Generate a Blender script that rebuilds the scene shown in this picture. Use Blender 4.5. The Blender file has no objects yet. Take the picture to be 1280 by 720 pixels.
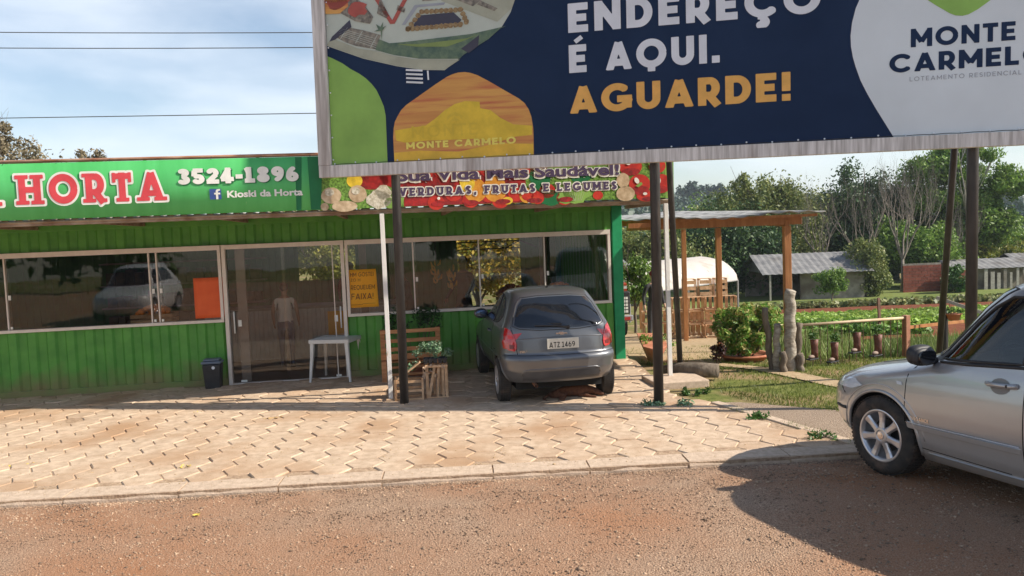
import bpy, bmesh, math, random
import numpy as np
from mathutils import Vector, Matrix, Euler
from mathutils.geometry import tessellate_polygon
random.seed(7); rng = np.random.default_rng(7)
PI = math.pi
S = bpy.context.scene; C = S.collection
R = math.radians

# ------------------------------------------------------------ camera, light, exposure
H_CAM, PITCH, ROLL = 2.15, .0665, .0402
cam_d = bpy.data.cameras.new('camera'); cam = bpy.data.objects.new('camera', cam_d); C.objects.link(cam)
cam_d.sensor_width = 36; cam_d.lens = 36 * 1000 / 1280; cam_d.clip_end = 5000; cam_d.clip_start = .05
cp, sp, cr, sr = math.cos(PITCH), math.sin(PITCH), math.cos(ROLL), math.sin(ROLL)
fw = Vector((0, cp, -sp)); up0 = Vector((0, sp, cp)); rt0 = Vector((1, 0, 0))
rt = rt0 * cr - up0 * sr; upv = up0 * cr + rt0 * sr
m = Matrix((rt, upv, -fw)).transposed().to_4x4(); m.translation = (0, 0, H_CAM)
cam.matrix_world = m
S.camera = cam
SUN_EL, SUN_AZ = R(37.5), R(10)                       # sun to the right, slightly behind the camera
sdir = Vector((math.cos(SUN_AZ) * math.cos(SUN_EL), -math.sin(SUN_AZ) * math.cos(SUN_EL), math.sin(SUN_EL)))
sl = bpy.data.lights.new('sun', 'SUN'); sl.energy = 5.0; sl.angle = R(.55); sl.color = (1, .91, .78)
so = bpy.data.objects.new('sun', sl); C.objects.link(so); so.rotation_euler = sdir.to_track_quat('Z', 'Y').to_euler(); so.location = (30, -5, 25)
W = bpy.data.worlds.new('World'); S.world = W; W.use_nodes = True
nt = W.node_tree; nt.nodes.clear()
def nn(t, ty, **k):
    n = t.nodes.new(ty)
    for a, b in k.items():
        if a.startswith('i_'): n.inputs[a[2:].replace('_', ' ')].default_value = b
        else: setattr(n, a, b)
    return n
sky = nn(nt, 'ShaderNodeTexSky', sky_type='NISHITA', sun_disc=False, sun_elevation=SUN_EL, sun_rotation=R(100), altitude=400, air_density=1.1, dust_density=.8, ozone_density=1.5)
tc = nn(nt, 'ShaderNodeTexCoord'); mp = nn(nt, 'ShaderNodeMapping'); mp.inputs['Scale'].default_value = (1.0, 1.0, 4.2); mp.inputs['Rotation'].default_value = (0, R(4), 0)
nz = nn(nt, 'ShaderNodeTexNoise'); nz.inputs['Scale'].default_value = 2.3; nz.inputs['Detail'].default_value = 6; nz.inputs['Roughness'].default_value = .5; nz.inputs['Distortion'].default_value = .35
rp = nn(nt, 'ShaderNodeValToRGB'); rp.color_ramp.elements[0].position = .41; rp.color_ramp.elements[1].position = .72
rp.color_ramp.elements[0].color = (.12, .12, .12, 1); rp.color_ramp.elements[1].color = (.85, .85, .85, 1)
mx = nn(nt, 'ShaderNodeMixRGB'); mx.inputs['Color2'].default_value = (7.4, 7.9, 8.5, 1)
bg = nn(nt, 'ShaderNodeBackground'); bg.inputs['Strength'].default_value = .105
ow = nn(nt, 'ShaderNodeOutputWorld'); L = nt.links.new
L(tc.outputs['Generated'], mp.inputs['Vector']); L(mp.outputs[0], nz.inputs['Vector']); L(nz.outputs['Fac'], rp.inputs[0])
sx = nn(nt, 'ShaderNodeSeparateXYZ'); el = nn(nt, 'ShaderNodeMapRange'); el.inputs[1].default_value = .30; el.inputs[2].default_value = .75; el.inputs[3].default_value = 1; el.inputs[4].default_value = .12; el.interpolation_type = 'SMOOTHSTEP'
fm = nn(nt, 'ShaderNodeMath', operation='MULTIPLY'); L(tc.outputs['Generated'], sx.inputs[0]); L(sx.outputs['Z'], el.inputs[0]); L(rp.outputs[0], fm.inputs[0]); L(el.outputs[0], fm.inputs[1]); L(fm.outputs[0], mx.inputs['Fac']); L(sky.outputs[0], mx.inputs['Color1']); L(mx.outputs[0], bg.inputs['Color']); L(bg.outputs[0], ow.inputs['Surface'])
S.render.engine = 'CYCLES'
vs = S.view_settings; vs.view_transform = 'Standard'; vs.look = 'None'; vs.exposure = 0.52; vs.gamma = 1
S.cycles.max_bounces = 6; S.cycles.transparent_max_bounces = 12; S.cycles.caustics_reflective = False; S.cycles.caustics_refractive = False

# ------------------------------------------------------------ helpers
def link(o, parent=None):
    C.objects.link(o)
    if parent is not None: o.parent = parent
    return o
def tag(o, label=None, cat=None, group=None, kind=None):
    if label: o['label'] = label
    if cat: o['category'] = cat
    if group: o['group'] = group
    if kind: o['kind'] = kind
    return o
def thing(name, label, cat, loc=(0, 0, 0), rz=0, group=None):
    o = link(bpy.data.objects.new(name, None)); o.location = loc; o.rotation_euler = (0, 0, rz); o.empty_display_size = .2
    return tag(o, label, cat, group)
def copy_tree(o, parent=None):
    c = o.copy(); link(c)
    if parent is not None: c.parent = parent
    for ch in list(o.children): copy_tree(ch, c)
    return c
class MB:
    def __init__(s): s.v = []; s.f = []; s.m = []
    def add(s, vs_, fs, mi=0):
        b = len(s.v); s.v += [tuple(p) for p in vs_]; s.f += [tuple(i + b for i in f) for f in fs]; s.m += [mi] * len(fs); return s
    def box(s, c, d, rot=None, mi=0, tw=None):
        x, y, z = d[0] / 2, d[1] / 2, d[2] / 2
        P = [Vector(p) for p in ((-x, -y, -z), (x, -y, -z), (x, y, -z), (-x, y, -z), (-x, -y, z), (x, -y, z), (x, y, z), (-x, y, z))]
        if rot is not None:
            M = rot if isinstance(rot, Matrix) else Euler(rot).to_matrix(); P = [M @ p for p in P]
        return s.add([p + Vector(c) for p in P], [(0, 3, 2, 1), (4, 5, 6, 7), (0, 1, 5, 4), (1, 2, 6, 5), (2, 3, 7, 6), (3, 0, 4, 7)], mi)
    def bx(s, x0, x1, y0, y1, z0, z1, mi=0): return s.box(((x0 + x1) / 2, (y0 + y1) / 2, (z0 + z1) / 2), (x1 - x0, y1 - y0, z1 - z0), None, mi)
    def beam(s, a, b, w, h, mi=0, up=(0, 0, 1)):
        a = Vector(a); b = Vector(b); d = b - a; l = d.length; z = d.normalized(); u = Vector(up)
        if abs(z.dot(u)) > .95: u = Vector((0, 1, 0))
        x = z.cross(u).normalized(); y = x.cross(z)
        return s.box((a + b) / 2, (w, h, l), Matrix((x, y, z)).transposed(), mi)
    def tube(s, pts, rad, n=8, mi=0, cap=True):
        pts = [Vector(p) for p in pts]; k = len(pts)
        if not hasattr(rad, '__len__'): rad = [rad] * k
        vs_ = []; fs = []; prev = None
        for i, p in enumerate(pts):
            t = (pts[min(i + 1, k - 1)] - pts[max(i - 1, 0)]).normalized()
            if prev is None: a = t.orthogonal().normalized()
            else: a = (prev - t * prev.dot(t)).normalized()
            prev = a; b = t.cross(a)
            for j in range(n):
                q = 2 * PI * j / n; vs_.append(p + (a * math.cos(q) + b * math.sin(q)) * rad[i])
        for i in range(k - 1):
            for j in range(n): fs.append((i * n + j, i * n + (j + 1) % n, (i + 1) * n + (j + 1) % n, (i + 1) * n + j))
        if cap: fs.append(tuple(range(n))[::-1]); fs.append(tuple((k - 1) * n + j for j in range(n)))
        return s.add(vs_, fs, mi)
    def lathe(s, prof, n=24, c=(0, 0, 0), M=None, mi=0, jit=0, cap=True):
        vs_ = []; fs = []; k = len(prof)
        for (r, z) in prof:
            for j in range(n):
                q = 2 * PI * j / n; p = Vector((r * math.cos(q), r * math.sin(q), z))
                if jit: p += Vector((random.uniform(-jit, jit), random.uniform(-jit, jit), 0))
                if M is not None: p = M @ p
                vs_.append(p + Vector(c))
        for i in range(k - 1):
            for j in range(n): fs.append((i * n + j, i * n + (j + 1) % n, (i + 1) * n + (j + 1) % n, (i + 1) * n + j))
        if cap: fs.append(tuple(range(n))[::-1]); fs.append(tuple((k - 1) * n + j for j in range(n)))
        return s.add(vs_, fs, mi)
    def ball(s, c, r, n=10, mi=0, sc=(1, 1, 1), rough=0, M=None, ex=1):
        vs_ = []; fs = []; k = n // 2
        for i in range(k + 1):
            a = PI * i / k
            for j in range(n):
                b = 2 * PI * j / n; q = 1 + (random.uniform(-rough, rough) if rough else 0)
                e_ = lambda v: math.copysign(abs(v) ** ex, v)
                p = Vector((e_(math.sin(a)) * e_(math.cos(b)) * r * sc[0] * q, e_(math.sin(a)) * e_(math.sin(b)) * r * sc[1] * q, e_(math.cos(a)) * r * sc[2] * q))
                if M is not None: p = M @ p
                vs_.append(p + Vector(c))
        for i in range(k):
            for j in range(n): fs.append((i * n + j, (i + 1) * n + j, (i + 1) * n + (j + 1) % n, i * n + (j + 1) % n))
        return s.add(vs_, fs, mi)
    def prism(s, poly, y0, y1, mi=0, ax='xz'):
        """polygon in (x,z) extruded from y0 to y1"""
        n = len(poly); f = (lambda a, b, t: (a, t, b)) if ax == 'xz' else ((lambda a, b, t: (t, a, b)) if ax == 'yz' else (lambda a, b, t: (a, b, t)))
        vs_ = [f(a, b, y0) for a, b in poly] + [f(a, b, y1) for a, b in poly]
        fs = [tuple(range(n)), tuple(range(2 * n - 1, n - 1, -1))] + [(i, i + n, (i + 1) % n + n, (i + 1) % n) for i in range(n)]
        return s.add(vs_, fs, mi)
    def build(s, name, mats, parent=None, smooth=False, bevel=0, fix=True):
        me = bpy.data.meshes.new(name); me.from_pydata(s.v, [], s.f)
        for mm in (mats if isinstance(mats, (list, tuple)) else [mats]): me.materials.append(mm)
        if any(s.m): me.polygons.foreach_set('material_index', s.m)
        if fix:
            bm = bmesh.new(); bm.from_mesh(me); bmesh.ops.recalc_face_normals(bm, faces=bm.faces); bm.to_mesh(me); bm.free()
        if smooth: me.polygons.foreach_set('use_smooth', [True] * len(me.polygons))
        o = link(bpy.data.objects.new(name, me), parent)
        if bevel:
            b = o.modifiers.new('bevel', 'BEVEL'); b.width = bevel; b.segments = 2; b.limit_method = 'ANGLE'; b.angle_limit = R(35)
        return o
def raw(name, V, F, mat, parent=None, smooth=False):
    """numpy quads/tris mesh"""
    me = bpy.data.meshes.new(name); V = np.asarray(V, np.float32); F = np.asarray(F, np.int32); k = F.shape[1]
    me.vertices.add(len(V)); me.vertices.foreach_set('co', V.ravel()); me.loops.add(F.size); me.loops.foreach_set('vertex_index', F.ravel())
    me.polygons.add(len(F)); me.polygons.foreach_set('loop_start', np.arange(0, F.size, k, dtype=np.int32)); me.polygons.foreach_set('loop_total', np.full(len(F), k, np.int32))
    if smooth: me.polygons.foreach_set('use_smooth', np.ones(len(F), bool))
    me.update(calc_edges=True); me.validate()
    for mm in (mat if isinstance(mat, (list, tuple)) else [mat]): me.materials.append(mm)
    return link(bpy.data.objects.new(name, me), parent)

# ------------------------------------------------------------ materials
MATS = {}
def pm(name, c1, c2=None, scale=8, rough=.6, metal=0, bump=0, bscale=None, spec=.5, rnd=0, stretch=None, detail=5, ramp=(.35, .65), coat=0, c3=None, s3=1.2, r3=(.5, .7), island=0, trans=0, coords='Object'):
    M = bpy.data.materials.new(name); M.use_nodes = True; t = M.node_tree; b = t.nodes['Principled BSDF']; L = t.links.new
    b.inputs['Roughness'].default_value = rough; b.inputs['Metallic'].default_value = metal; b.inputs['Specular IOR Level'].default_value = spec
    if coat: b.inputs['Coat Weight'].default_value = coat; b.inputs['Coat Roughness'].default_value = .04
    vec = nn(t, 'ShaderNodeNewGeometry').outputs['Position'] if coords == 'World' else nn(t, 'ShaderNodeTexCoord').outputs[coords]
    if stretch:
        mp = nn(t, 'ShaderNodeMapping'); mp.inputs['Scale'].default_value = stretch; L(vec, mp.inputs['Vector']); vec = mp.outputs[0]
    col = None
    c1 = (*c1, 1); c2 = (*(c2 or c1[:3]), 1)
    nz = nn(t, 'ShaderNodeTexNoise'); nz.inputs['Scale'].default_value = scale; nz.inputs['Detail'].default_value = detail; nz.inputs['Roughness'].default_value = .6
    L(vec, nz.inputs['Vector'])
    rp = nn(t, 'ShaderNodeValToRGB'); e = rp.color_ramp.elements; e[0].position, e[1].position = ramp; e[0].color = c1; e[1].color = c2
    L(nz.outputs['Fac'], rp.inputs[0]); col = rp.outputs[0]
    if c3:
        n3 = nn(t, 'ShaderNodeTexNoise'); n3.inputs['Scale'].default_value = s3; n3.inputs['Detail'].default_value = 6; L(vec, n3.inputs['Vector'])
        r_ = nn(t, 'ShaderNodeMapRange'); r_.inputs[1].default_value, r_.inputs[2].default_value = r3; L(n3.outputs['Fac'], r_.inputs[0])
        mx = nn(t, 'ShaderNodeMixRGB'); mx.inputs['Color2'].default_value = (*c3, 1); L(r_.outputs[0], mx.inputs['Fac']); L(col, mx.inputs['Color1']); col = mx.outputs[0]
    if rnd or island:
        hs = nn(t, 'ShaderNodeHueSaturation'); mr = nn(t, 'ShaderNodeMapRange')
        src = nn(t, 'ShaderNodeObjectInfo').outputs['Random'] if rnd else nn(t, 'ShaderNodeNewGeometry').outputs['Random Per Island']
        a = rnd or island; mr.inputs[3].default_value = 1 - a; mr.inputs[4].default_value = 1 + a
        L(src, mr.inputs[0]); L(mr.outputs[0], hs.inputs['Value']); L(col, hs.inputs['Color']); col = hs.outputs[0]
    L(col, b.inputs['Base Color'])
    if bump:
        n2 = nn(t, 'ShaderNodeTexNoise'); n2.inputs['Scale'].default_value = bscale or scale * 3; n2.inputs['Detail'].default_value = 6; L(vec, n2.inputs['Vector'])
        bp = nn(t, 'ShaderNodeBump'); bp.inputs['Strength'].default_value = bump; bp.inputs['Distance'].default_value = .02; L(n2.outputs['Fac'], bp.inputs['Height']); L(bp.outputs[0], b.inputs['Normal'])
    if trans:
        tr = nn(t, 'ShaderNodeBsdfTranslucent'); ms = nn(t, 'ShaderNodeMixShader'); ms.inputs[0].default_value = trans
        L(col, tr.inputs['Color']); L(b.outputs[0], ms.inputs[1]); L(tr.outputs[0], ms.inputs[2]); L(ms.outputs[0], t.nodes['Material Output'].inputs['Surface'])
    MATS[name] = M; return M
def glass(name, tint, refl=1.0, ior=1.5, k=1.0):
    M = bpy.data.materials.new(name); M.use_nodes = True; t = M.node_tree; t.nodes.clear(); L = t.links.new
    o = nn(t, 'ShaderNodeOutputMaterial'); tr = nn(t, 'ShaderNodeBsdfTransparent'); tr.inputs[0].default_value = (*tint, 1)
    g = nn(t, 'ShaderNodeBsdfGlossy'); g.inputs['Roughness'].default_value = .015; g.inputs['Color'].default_value = (refl, refl, refl, 1)
    lw = nn(t, 'ShaderNodeLayerWeight'); pw = nn(t, 'ShaderNodeMath', operation='POWER'); pw.inputs[1].default_value = 5; L(lw.outputs['Facing'], pw.inputs[0]); fr = nn(t, 'ShaderNodeMath', operation='MULTIPLY_ADD'); fr.inputs[1].default_value = .95; fr.inputs[2].default_value = .05; L(pw.outputs[0], fr.inputs[0]); lw.inputs[0].default_value = .5; mu = nn(t, 'ShaderNodeMath', operation='MULTIPLY'); mu.inputs[1].default_value = k; mu.use_clamp = True
    nz = nn(t, 'ShaderNodeTexNoise'); nz.inputs['Scale'].default_value = 1.1; tc = nn(t, 'ShaderNodeTexCoord'); L(tc.outputs['Object'], nz.inputs['Vector'])
    bp = nn(t, 'ShaderNodeBump'); bp.inputs['Strength'].default_value = .04; bp.inputs['Distance'].default_value = .05; L(nz.outputs['Fac'], bp.inputs['Height']); L(bp.outputs[0], g.inputs['Normal'])
    ms = nn(t, 'ShaderNodeMixShader'); L(fr.outputs[0], mu.inputs[0]); L(mu.outputs[0], ms.inputs[0]); L(tr.outputs[0], ms.inputs[1]); L(g.outputs[0], ms.inputs[2]); L(ms.outputs[0], o.inputs[0])
    return M
def zdirt(M, col, z0, z1, amt=.8, sc=3.0):
    t = M.node_tree; b = t.nodes['Principled BSDF']; L = t.links.new; src = b.inputs['Base Color'].links[0].from_socket
    tc = nn(t, 'ShaderNodeTexCoord'); sx = nn(t, 'ShaderNodeSeparateXYZ'); L(tc.outputs['Object'], sx.inputs[0]); nz = nn(t, 'ShaderNodeTexNoise'); nz.inputs['Scale'].default_value = sc; nz.inputs['Detail'].default_value = 7; L(tc.outputs['Object'], nz.inputs['Vector'])
    a = nn(t, 'ShaderNodeMath', operation='MULTIPLY_ADD'); a.inputs[1].default_value = -(z1 - z0) * 1.6; L(nz.outputs['Fac'], a.inputs[0]); L(sx.outputs['Z'], a.inputs[2])
    mr = nn(t, 'ShaderNodeMapRange'); mr.inputs[1].default_value = z0 - (z1 - z0) * .8; mr.inputs[2].default_value = z1 - (z1 - z0) * .8; mr.inputs[3].default_value = amt; mr.inputs[4].default_value = 0; L(a.outputs[0], mr.inputs[0])
    mx = nn(t, 'ShaderNodeMixRGB'); mx.inputs['Color2'].default_value = (*col, 1); L(mr.outputs[0], mx.inputs['Fac']); L(src, mx.inputs['Color1']); L(mx.outputs[0], b.inputs['Base Color'])
def leafmat(name, cols, trans=.25, rough=.5):
    M = bpy.data.materials.new(name); M.use_nodes = True; t = M.node_tree; b = t.nodes['Principled BSDF']; L = t.links.new
    g = nn(t, 'ShaderNodeNewGeometry'); rp = nn(t, 'ShaderNodeValToRGB'); e = rp.color_ramp.elements
    while len(e) < len(cols): e.new(.5)
    for i, c in enumerate(cols): e[i].position = i / (len(cols) - 1); e[i].color = (*c, 1)
    L(g.outputs['Random Per Island'], rp.inputs[0])
    tc = nn(t, 'ShaderNodeTexCoord'); nz = nn(t, 'ShaderNodeTexNoise'); nz.inputs['Scale'].default_value = .6; L(tc.outputs['Object'], nz.inputs['Vector'])
    hs = nn(t, 'ShaderNodeHueSaturation'); mr = nn(t, 'ShaderNodeMapRange'); mr.inputs[1].default_value = .3; mr.inputs[2].default_value = .7; mr.inputs[3].default_value = .65; mr.inputs[4].default_value = 1.35
    L(nz.outputs['Fac'], mr.inputs[0]); L(mr.outputs[0], hs.inputs['Value']); L(rp.outputs[0], hs.inputs['Color'])
    b.inputs['Roughness'].default_value = rough; b.inputs['Specular IOR Level'].default_value = .35; L(hs.outputs[0], b.inputs['Base Color'])
    tr = nn(t, 'ShaderNodeBsdfTranslucent'); ms = nn(t, 'ShaderNodeMixShader'); ms.inputs[0].default_value = trans
    L(hs.outputs[0], tr.inputs['Color']); L(b.outputs[0], ms.inputs[1]); L(tr.outputs[0], ms.inputs[2]); L(ms.outputs[0], t.nodes['Material Output'].inputs['Surface'])
    return M

def kerb_y(x): return 7.115 + .057 * x
TH = .1427; P0 = Vector((1.83, 13.21, 0))
def K(u, y, z=0):                                     # kiosk frame (u along its front, y into it) to world
    return (P0.x + u * math.cos(TH) - y * math.sin(TH), P0.y + u * math.sin(TH) + y * math.cos(TH), z)
def hgt(x, y):                                        # terrain behind the paving, falling towards the field
    z = -.03 if y < 12 else -.03 - .07 * (y - 12)
    if y > 50: z = -2.69
    if y > 85: z += (min(y, 430) - 85) * min(.05, max(.014, .056 - .00014 * x * 430 / max(y, 430)))
    return z
# ------------------------------------------------------------ lettering (flat print): strokes -> outline polygons
def arc(cx, cy, rx, ry, a0, a1, n=18):
    return [(cx + rx * math.cos(R(a0 + (a1 - a0) * i / n)), cy + ry * math.sin(R(a0 + (a1 - a0) * i / n))) for i in range(n + 1)]
def glyph(ch, w):
    """stroke polylines, advance width; cap height 1, stroke width w"""
    h = w / 2; t = 1 - h; b = h; m = .5
    G = {
     'E': ([[(h, 0), (h, 1)], [(0, t), (.60, t)], [(0, m), (.55, m)], [(0, b), (.60, b)]], .62),
     'F': ([[(h, 0), (h, 1)], [(0, t), (.58, t)], [(0, m), (.53, m)]], .60),
     'L': ([[(h, 0), (h, 1)], [(0, b), (.55, b)]], .57),
     'I': ([[(h, 0), (h, 1)]], w),
     'N': ([[(h, 0), (h, 1)], [(.78 - h, 0), (.78 - h, 1)], [(h, .93), (.78 - h, .07)]], .78),
     'M': ([[(h, 0), (h, 1)], [(.95 - h, 0), (.95 - h, 1)], [(h, .92), (.475, .27)], [(.475, .27), (.95 - h, .92)]], .95),
     'A': ([[(h * .9, -.02), (.43, .97)], [(.43, .97), (.86 - h * .9, -.02)], [(.22, .26), (.64, .26)]], .86),
     'V': ([[(h * .9, 1.02), (.41, .03)], [(.41, .03), (.82 - h * .9, 1.02)]], .82),
     'X': ([[(.08, 0), (.64, 1)], [(.64, 0), (.08, 1)]], .72),
     'Z': ([[(.02, t), (.60, t)], [(.02, b), (.62, b)], [(.52, t), (.10, b)]], .64),
     'T': ([[(.33, 0), (.33, 1)], [(0, t), (.66, t)]], .66),
     'H': ([[(h, 0), (h, 1)], [(.76 - h, 0), (.76 - h, 1)], [(h, m), (.76 - h, m)]], .76),
     'O': ([arc(.5, .5, .5 - h, .5 - h + .01, 0, 360, 36)], 1.0),
     'Q': ([arc(.5, .5, .5 - h, .5 - h + .01, 0, 360, 36), [(.5, .16), (.5, -.14)]], 1.0),
     'C': ([arc(.5, .5, .5 - h, .5 - h + .01, 42, 318, 30)], .90),
     'G': ([arc(.5, .5, .5 - h, .5 - h + .01, 45, 350, 30), [(.5, .44), (.97, .44)], [(.96 - h, .47), (.96 - h, .1)]], .97),
     'U': ([[(h, 1), (h, .38)], [(.74 - h, 1), (.74 - h, .38)], arc(.37, .38, .37 - h, .38 - h, 180, 360, 18)], .74),
     'D': ([[(h, 0), (h, 1)], [(0, t), (.34, t)], [(0, b), (.34, b)], arc(.34, .5, .42 - h, .5 - h, -90, 90, 20)], .76),
     'R': ([[(h, 0), (h, 1)], [(0, t), (.36, t)], [(0, .36), (.36, .36)], arc(.36, (t + .36) / 2, .30 - h, (t - .36) / 2, -90, 90, 16), [(.32, .38), (.60, -.02)]], .68),
     'P': ([[(h, 0), (h, 1)], [(0, t), (.36, t)], [(0, .36), (.36, .36)], arc(.36, (t + .36) / 2, .30 - h, (t - .36) / 2, -90, 90, 16)], .66),
     'S': ([arc(.31, .73, .30 - h, .27 - h + .01, 30, 270, 18), arc(.31, .27, .31 - h, .27 - h + .01, 90, -150, 18), [(.28, .5), (.34, .5)]], .62),
     'J': ([[(.42 - h, 1), (.42 - h, .3)], arc(.2, .28, .22 - h, .28 - h, 0, -170, 14)], .42),
     'K': ([[(h, 0), (h, 1)], [(h, .42), (.6, 1)], [(.22, .55), (.64, 0)]], .66),
     'B': ([[(h, 0), (h, 1)], [(0, t), (.34, t)], [(0, .52), (.36, .52)], [(0, b), (.34, b)], arc(.34, (t + .52) / 2, .28 - h, (t - .52) / 2, -90, 90, 14), arc(.34, (b + .52) / 2, .32 - h, (.52 - b) / 2, -90, 90, 14)], .68),
     '!': ([[(h, .34), (h, 1)], [(h, 0), (h, w * .95)]], w), '.': ([[(h, 0), (h, w)]], w), ',': ([[(h, 0), (h, w)], [(h, 0), (h * .4, -.15)]], w),
     '-': ([[(0, .42), (.34, .42)]], .34), '1': ([[(.34 - h, 0), (.34 - h, 1)], [(.02, t - .08), (.3, t)], [(.0, b), (.5, b)]], .50),
     '2': ([arc(.3, .69, .30 - h, .31 - h, 160, -20, 16), [(.56 - h * .7, .58), (.08, b)], [(0, b), (.6, b)]], .60),
     '3': ([arc(.29, .74, .28 - h, .26 - h, 150, -80, 16), arc(.29, .28, .31 - h, .28 - h, 80, -150, 16), [(.2, .52), (.34, .52)]], .60),
     '4': ([[(.48 - h, 0), (.48 - h, 1)], [(.0, .27), (.62, .27)], [(.40, .96), (.06, .28)]], .62),
     '5': ([[(.06, t), (.54, t)], [(.06 + h * .6, t), (.06 + h * .4, .5)], arc(.29, .32, .31 - h, .32 - h, 130, -150, 20)], .60),
     '6': ([arc(.31, .32, .31 - h, .32 - h, 0, 360, 24), arc(.46, .34, .46 - h, .66 - h, 180, 105, 12)], .62),
     '8': ([arc(.31, .75, .27 - h * .95, .25 - h * .9, 0, 360, 22), arc(.31, .28, .31 - h, .28 - h, 0, 360, 24)], .62),
     '9': ([arc(.31, .68, .31 - h, .32 - h, 0, 360, 24), arc(.16, .66, .46 - h, .66 - h, 0, -75, 12)], .62),
     '0': ([arc(.3, .5, .30 - h, .5 - h, 0, 360, 26)], .60), ' ': ([], .32),
    }
    acc = {'É': 'E', 'Ç': 'C', 'Ó': 'O'}
    k = acc.get(ch, ch); st, adv = G[k]; st = [list(q) for q in st]
    if ch == 'É': st.append([(.22, 1.10), (.46, 1.27)])
    if ch == 'Ç': st.append([(.5, .05), (.48, -.08)]); st.append(arc(.47, -.16, .10, .09, 60, -130, 8))
    return st, adv
SERIF = {'H': [(0, 0), (0, 1), (1, 0), (1, 1)], 'R': [(0, 0), (0, 1)], 'T': [('m', 0)], 'A': [(0, 0), (1, 0)], 'E': [(0, 0), (0, 1)], 'F': [(0, 0), (0, 1)], 'L': [(0, 0), (0, 1)], 'D': [(0, 0), (0, 1)],
         'U': [(0, 1), (1, 1)], 'M': [(0, 0), (0, 1), (1, 0), (1, 1)], 'V': [(0, 1), (1, 1)], 'I': [(0, 0), (0, 1)]}
GC = {}
def glyph_mesh(ch, w, slab, off, res=46):
    key = (ch, w, slab, off)
    if key in GC: return GC[key]
    st, adv = glyph(ch, w); pad = .32 + off; s = .11 if slab else 0
    x = np.arange(-pad - s, adv + pad + s + 1e-6, 1 / res); y = np.arange(-.34 - off, 1.34 + off, 1 / res); Xg, Yg = np.meshgrid(x, y)
    D = np.full(Xg.shape, 9.)
    def boxd(ax, ay, bx, by, hw):
        nonlocal D
        L_ = math.hypot(bx - ax, by - ay) or 1e-6; ux, uy = (bx - ax) / L_, (by - ay) / L_; cx, cy = (ax + bx) / 2, (ay + by) / 2
        p = np.abs((Xg - cx) * ux + (Yg - cy) * uy) - L_ / 2; q = np.abs(-(Xg - cx) * uy + (Yg - cy) * ux) - hw
        D = np.minimum(D, np.minimum(np.maximum(p, q), 0) + np.hypot(np.maximum(p, 0), np.maximum(q, 0)))
    for pl in st:
        tw = w * .62 if (ch == 'É' and pl[0][1] > 1.01) else w * (.82 if len(pl) == 2 and abs(pl[0][1] - pl[1][1]) < 1e-3 and slab else 1)
        for i in range(len(pl) - 1):
            boxd(*pl[i], *pl[i + 1], tw / 2)
            if i: D = np.minimum(D, np.hypot(Xg - pl[i][0], Yg - pl[i][1]) - w / 2)
    if ch in 'AVNMZX':                                  # cut the mitres at base line and cap line
        D = np.maximum(D, np.maximum(-Yg, Yg - 1))
    if slab:
        t_ = .13
        for e in SERIF.get(ch, []):
            xx = adv / 2 if e[0] == 'm' else (w / 2 if e[0] == 0 else adv - w / 2); yy = t_ / 2 if e[1] == 0 else 1 - t_ / 2
            boxd(xx - w / 2 - s, yy, xx + w / 2 + s, yy, t_ / 2)
        if ch == 'T':
            for xx in (.05, adv - .05): boxd(xx, .66, xx, 1, .06)
        if ch in 'EFL':
            for yy in ([.0] if ch == 'L' else ([1.] if ch == 'F' else [0, 1.])): boxd(adv - .06, yy, adv - .06, yy + (.32 if yy == 0 else -.32), .06)
        if ch == 'R': boxd(.5, .065, adv + .06, .065, .065)
    D -= off
    V = []; Fc = []; ny, nx = D.shape; ins = D < 0
    def lerp(i, j, k, l):
        a, b_ = D[i, j], D[k, l]; t = a / (a - b_); return (x[j] + (x[l] - x[j]) * t, y[i] + (y[k] - y[i]) * t)
    for i in range(ny - 1):
        j = 0
        while j < nx - 1:
            c = (ins[i, j], ins[i, j + 1], ins[i + 1, j + 1], ins[i + 1, j])
            if all(c):
                j1 = j
                while j1 < nx - 1 and ins[i, j1 + 1] and ins[i + 1, j1 + 1]: j1 += 1
                b_ = len(V); V += [(x[j], y[i]), (x[j1], y[i]), (x[j1], y[i + 1]), (x[j], y[i + 1])]; Fc.append((b_, b_ + 1, b_ + 2, b_ + 3)); j = j1; continue
            if any(c):
                q = [(i, j), (i, j + 1), (i + 1, j + 1), (i + 1, j)]; P = []
                for k in range(4):
                    a, b2 = q[k], q[(k + 1) % 4]
                    if ins[a]: P.append((x[a[1]], y[a[0]]))
                    if ins[a] != ins[b2]: P.append(lerp(*a, *b2))
                if len(P) >= 3: b_ = len(V); V += P; Fc.append(tuple(range(b_, b_ + len(P))))
            j += 1
    GC[key] = (V, Fc, adv); return GC[key]
def text_flat(name, txt, x0, z0, h, width, mat, parent, y, w=.2, slab=False, off=0, gap=.12, slant=0, rot=0):
    """flat lettering facing -y, baseline z0, cap height h, fitted to width"""
    tot = sum(glyph(c, w)[1] for c in txt) + gap * (len(txt) - 1); sx = width / tot; cx = 0; mb = MB()
    for c in txt:
        V, F, adv = glyph_mesh(c, w, slab, off)
        if V:
            P = []
            for (a, b) in V:
                X = (cx + a) * sx + slant * b * h; Z = b * h; P.append((x0 + X * math.cos(rot) - Z * math.sin(rot), y, z0 + Z * math.cos(rot) + X * math.sin(rot)))
            mb.add(P, F)
        cx += adv + gap
    return mb.build(name, mat, parent, fix=False)
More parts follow.
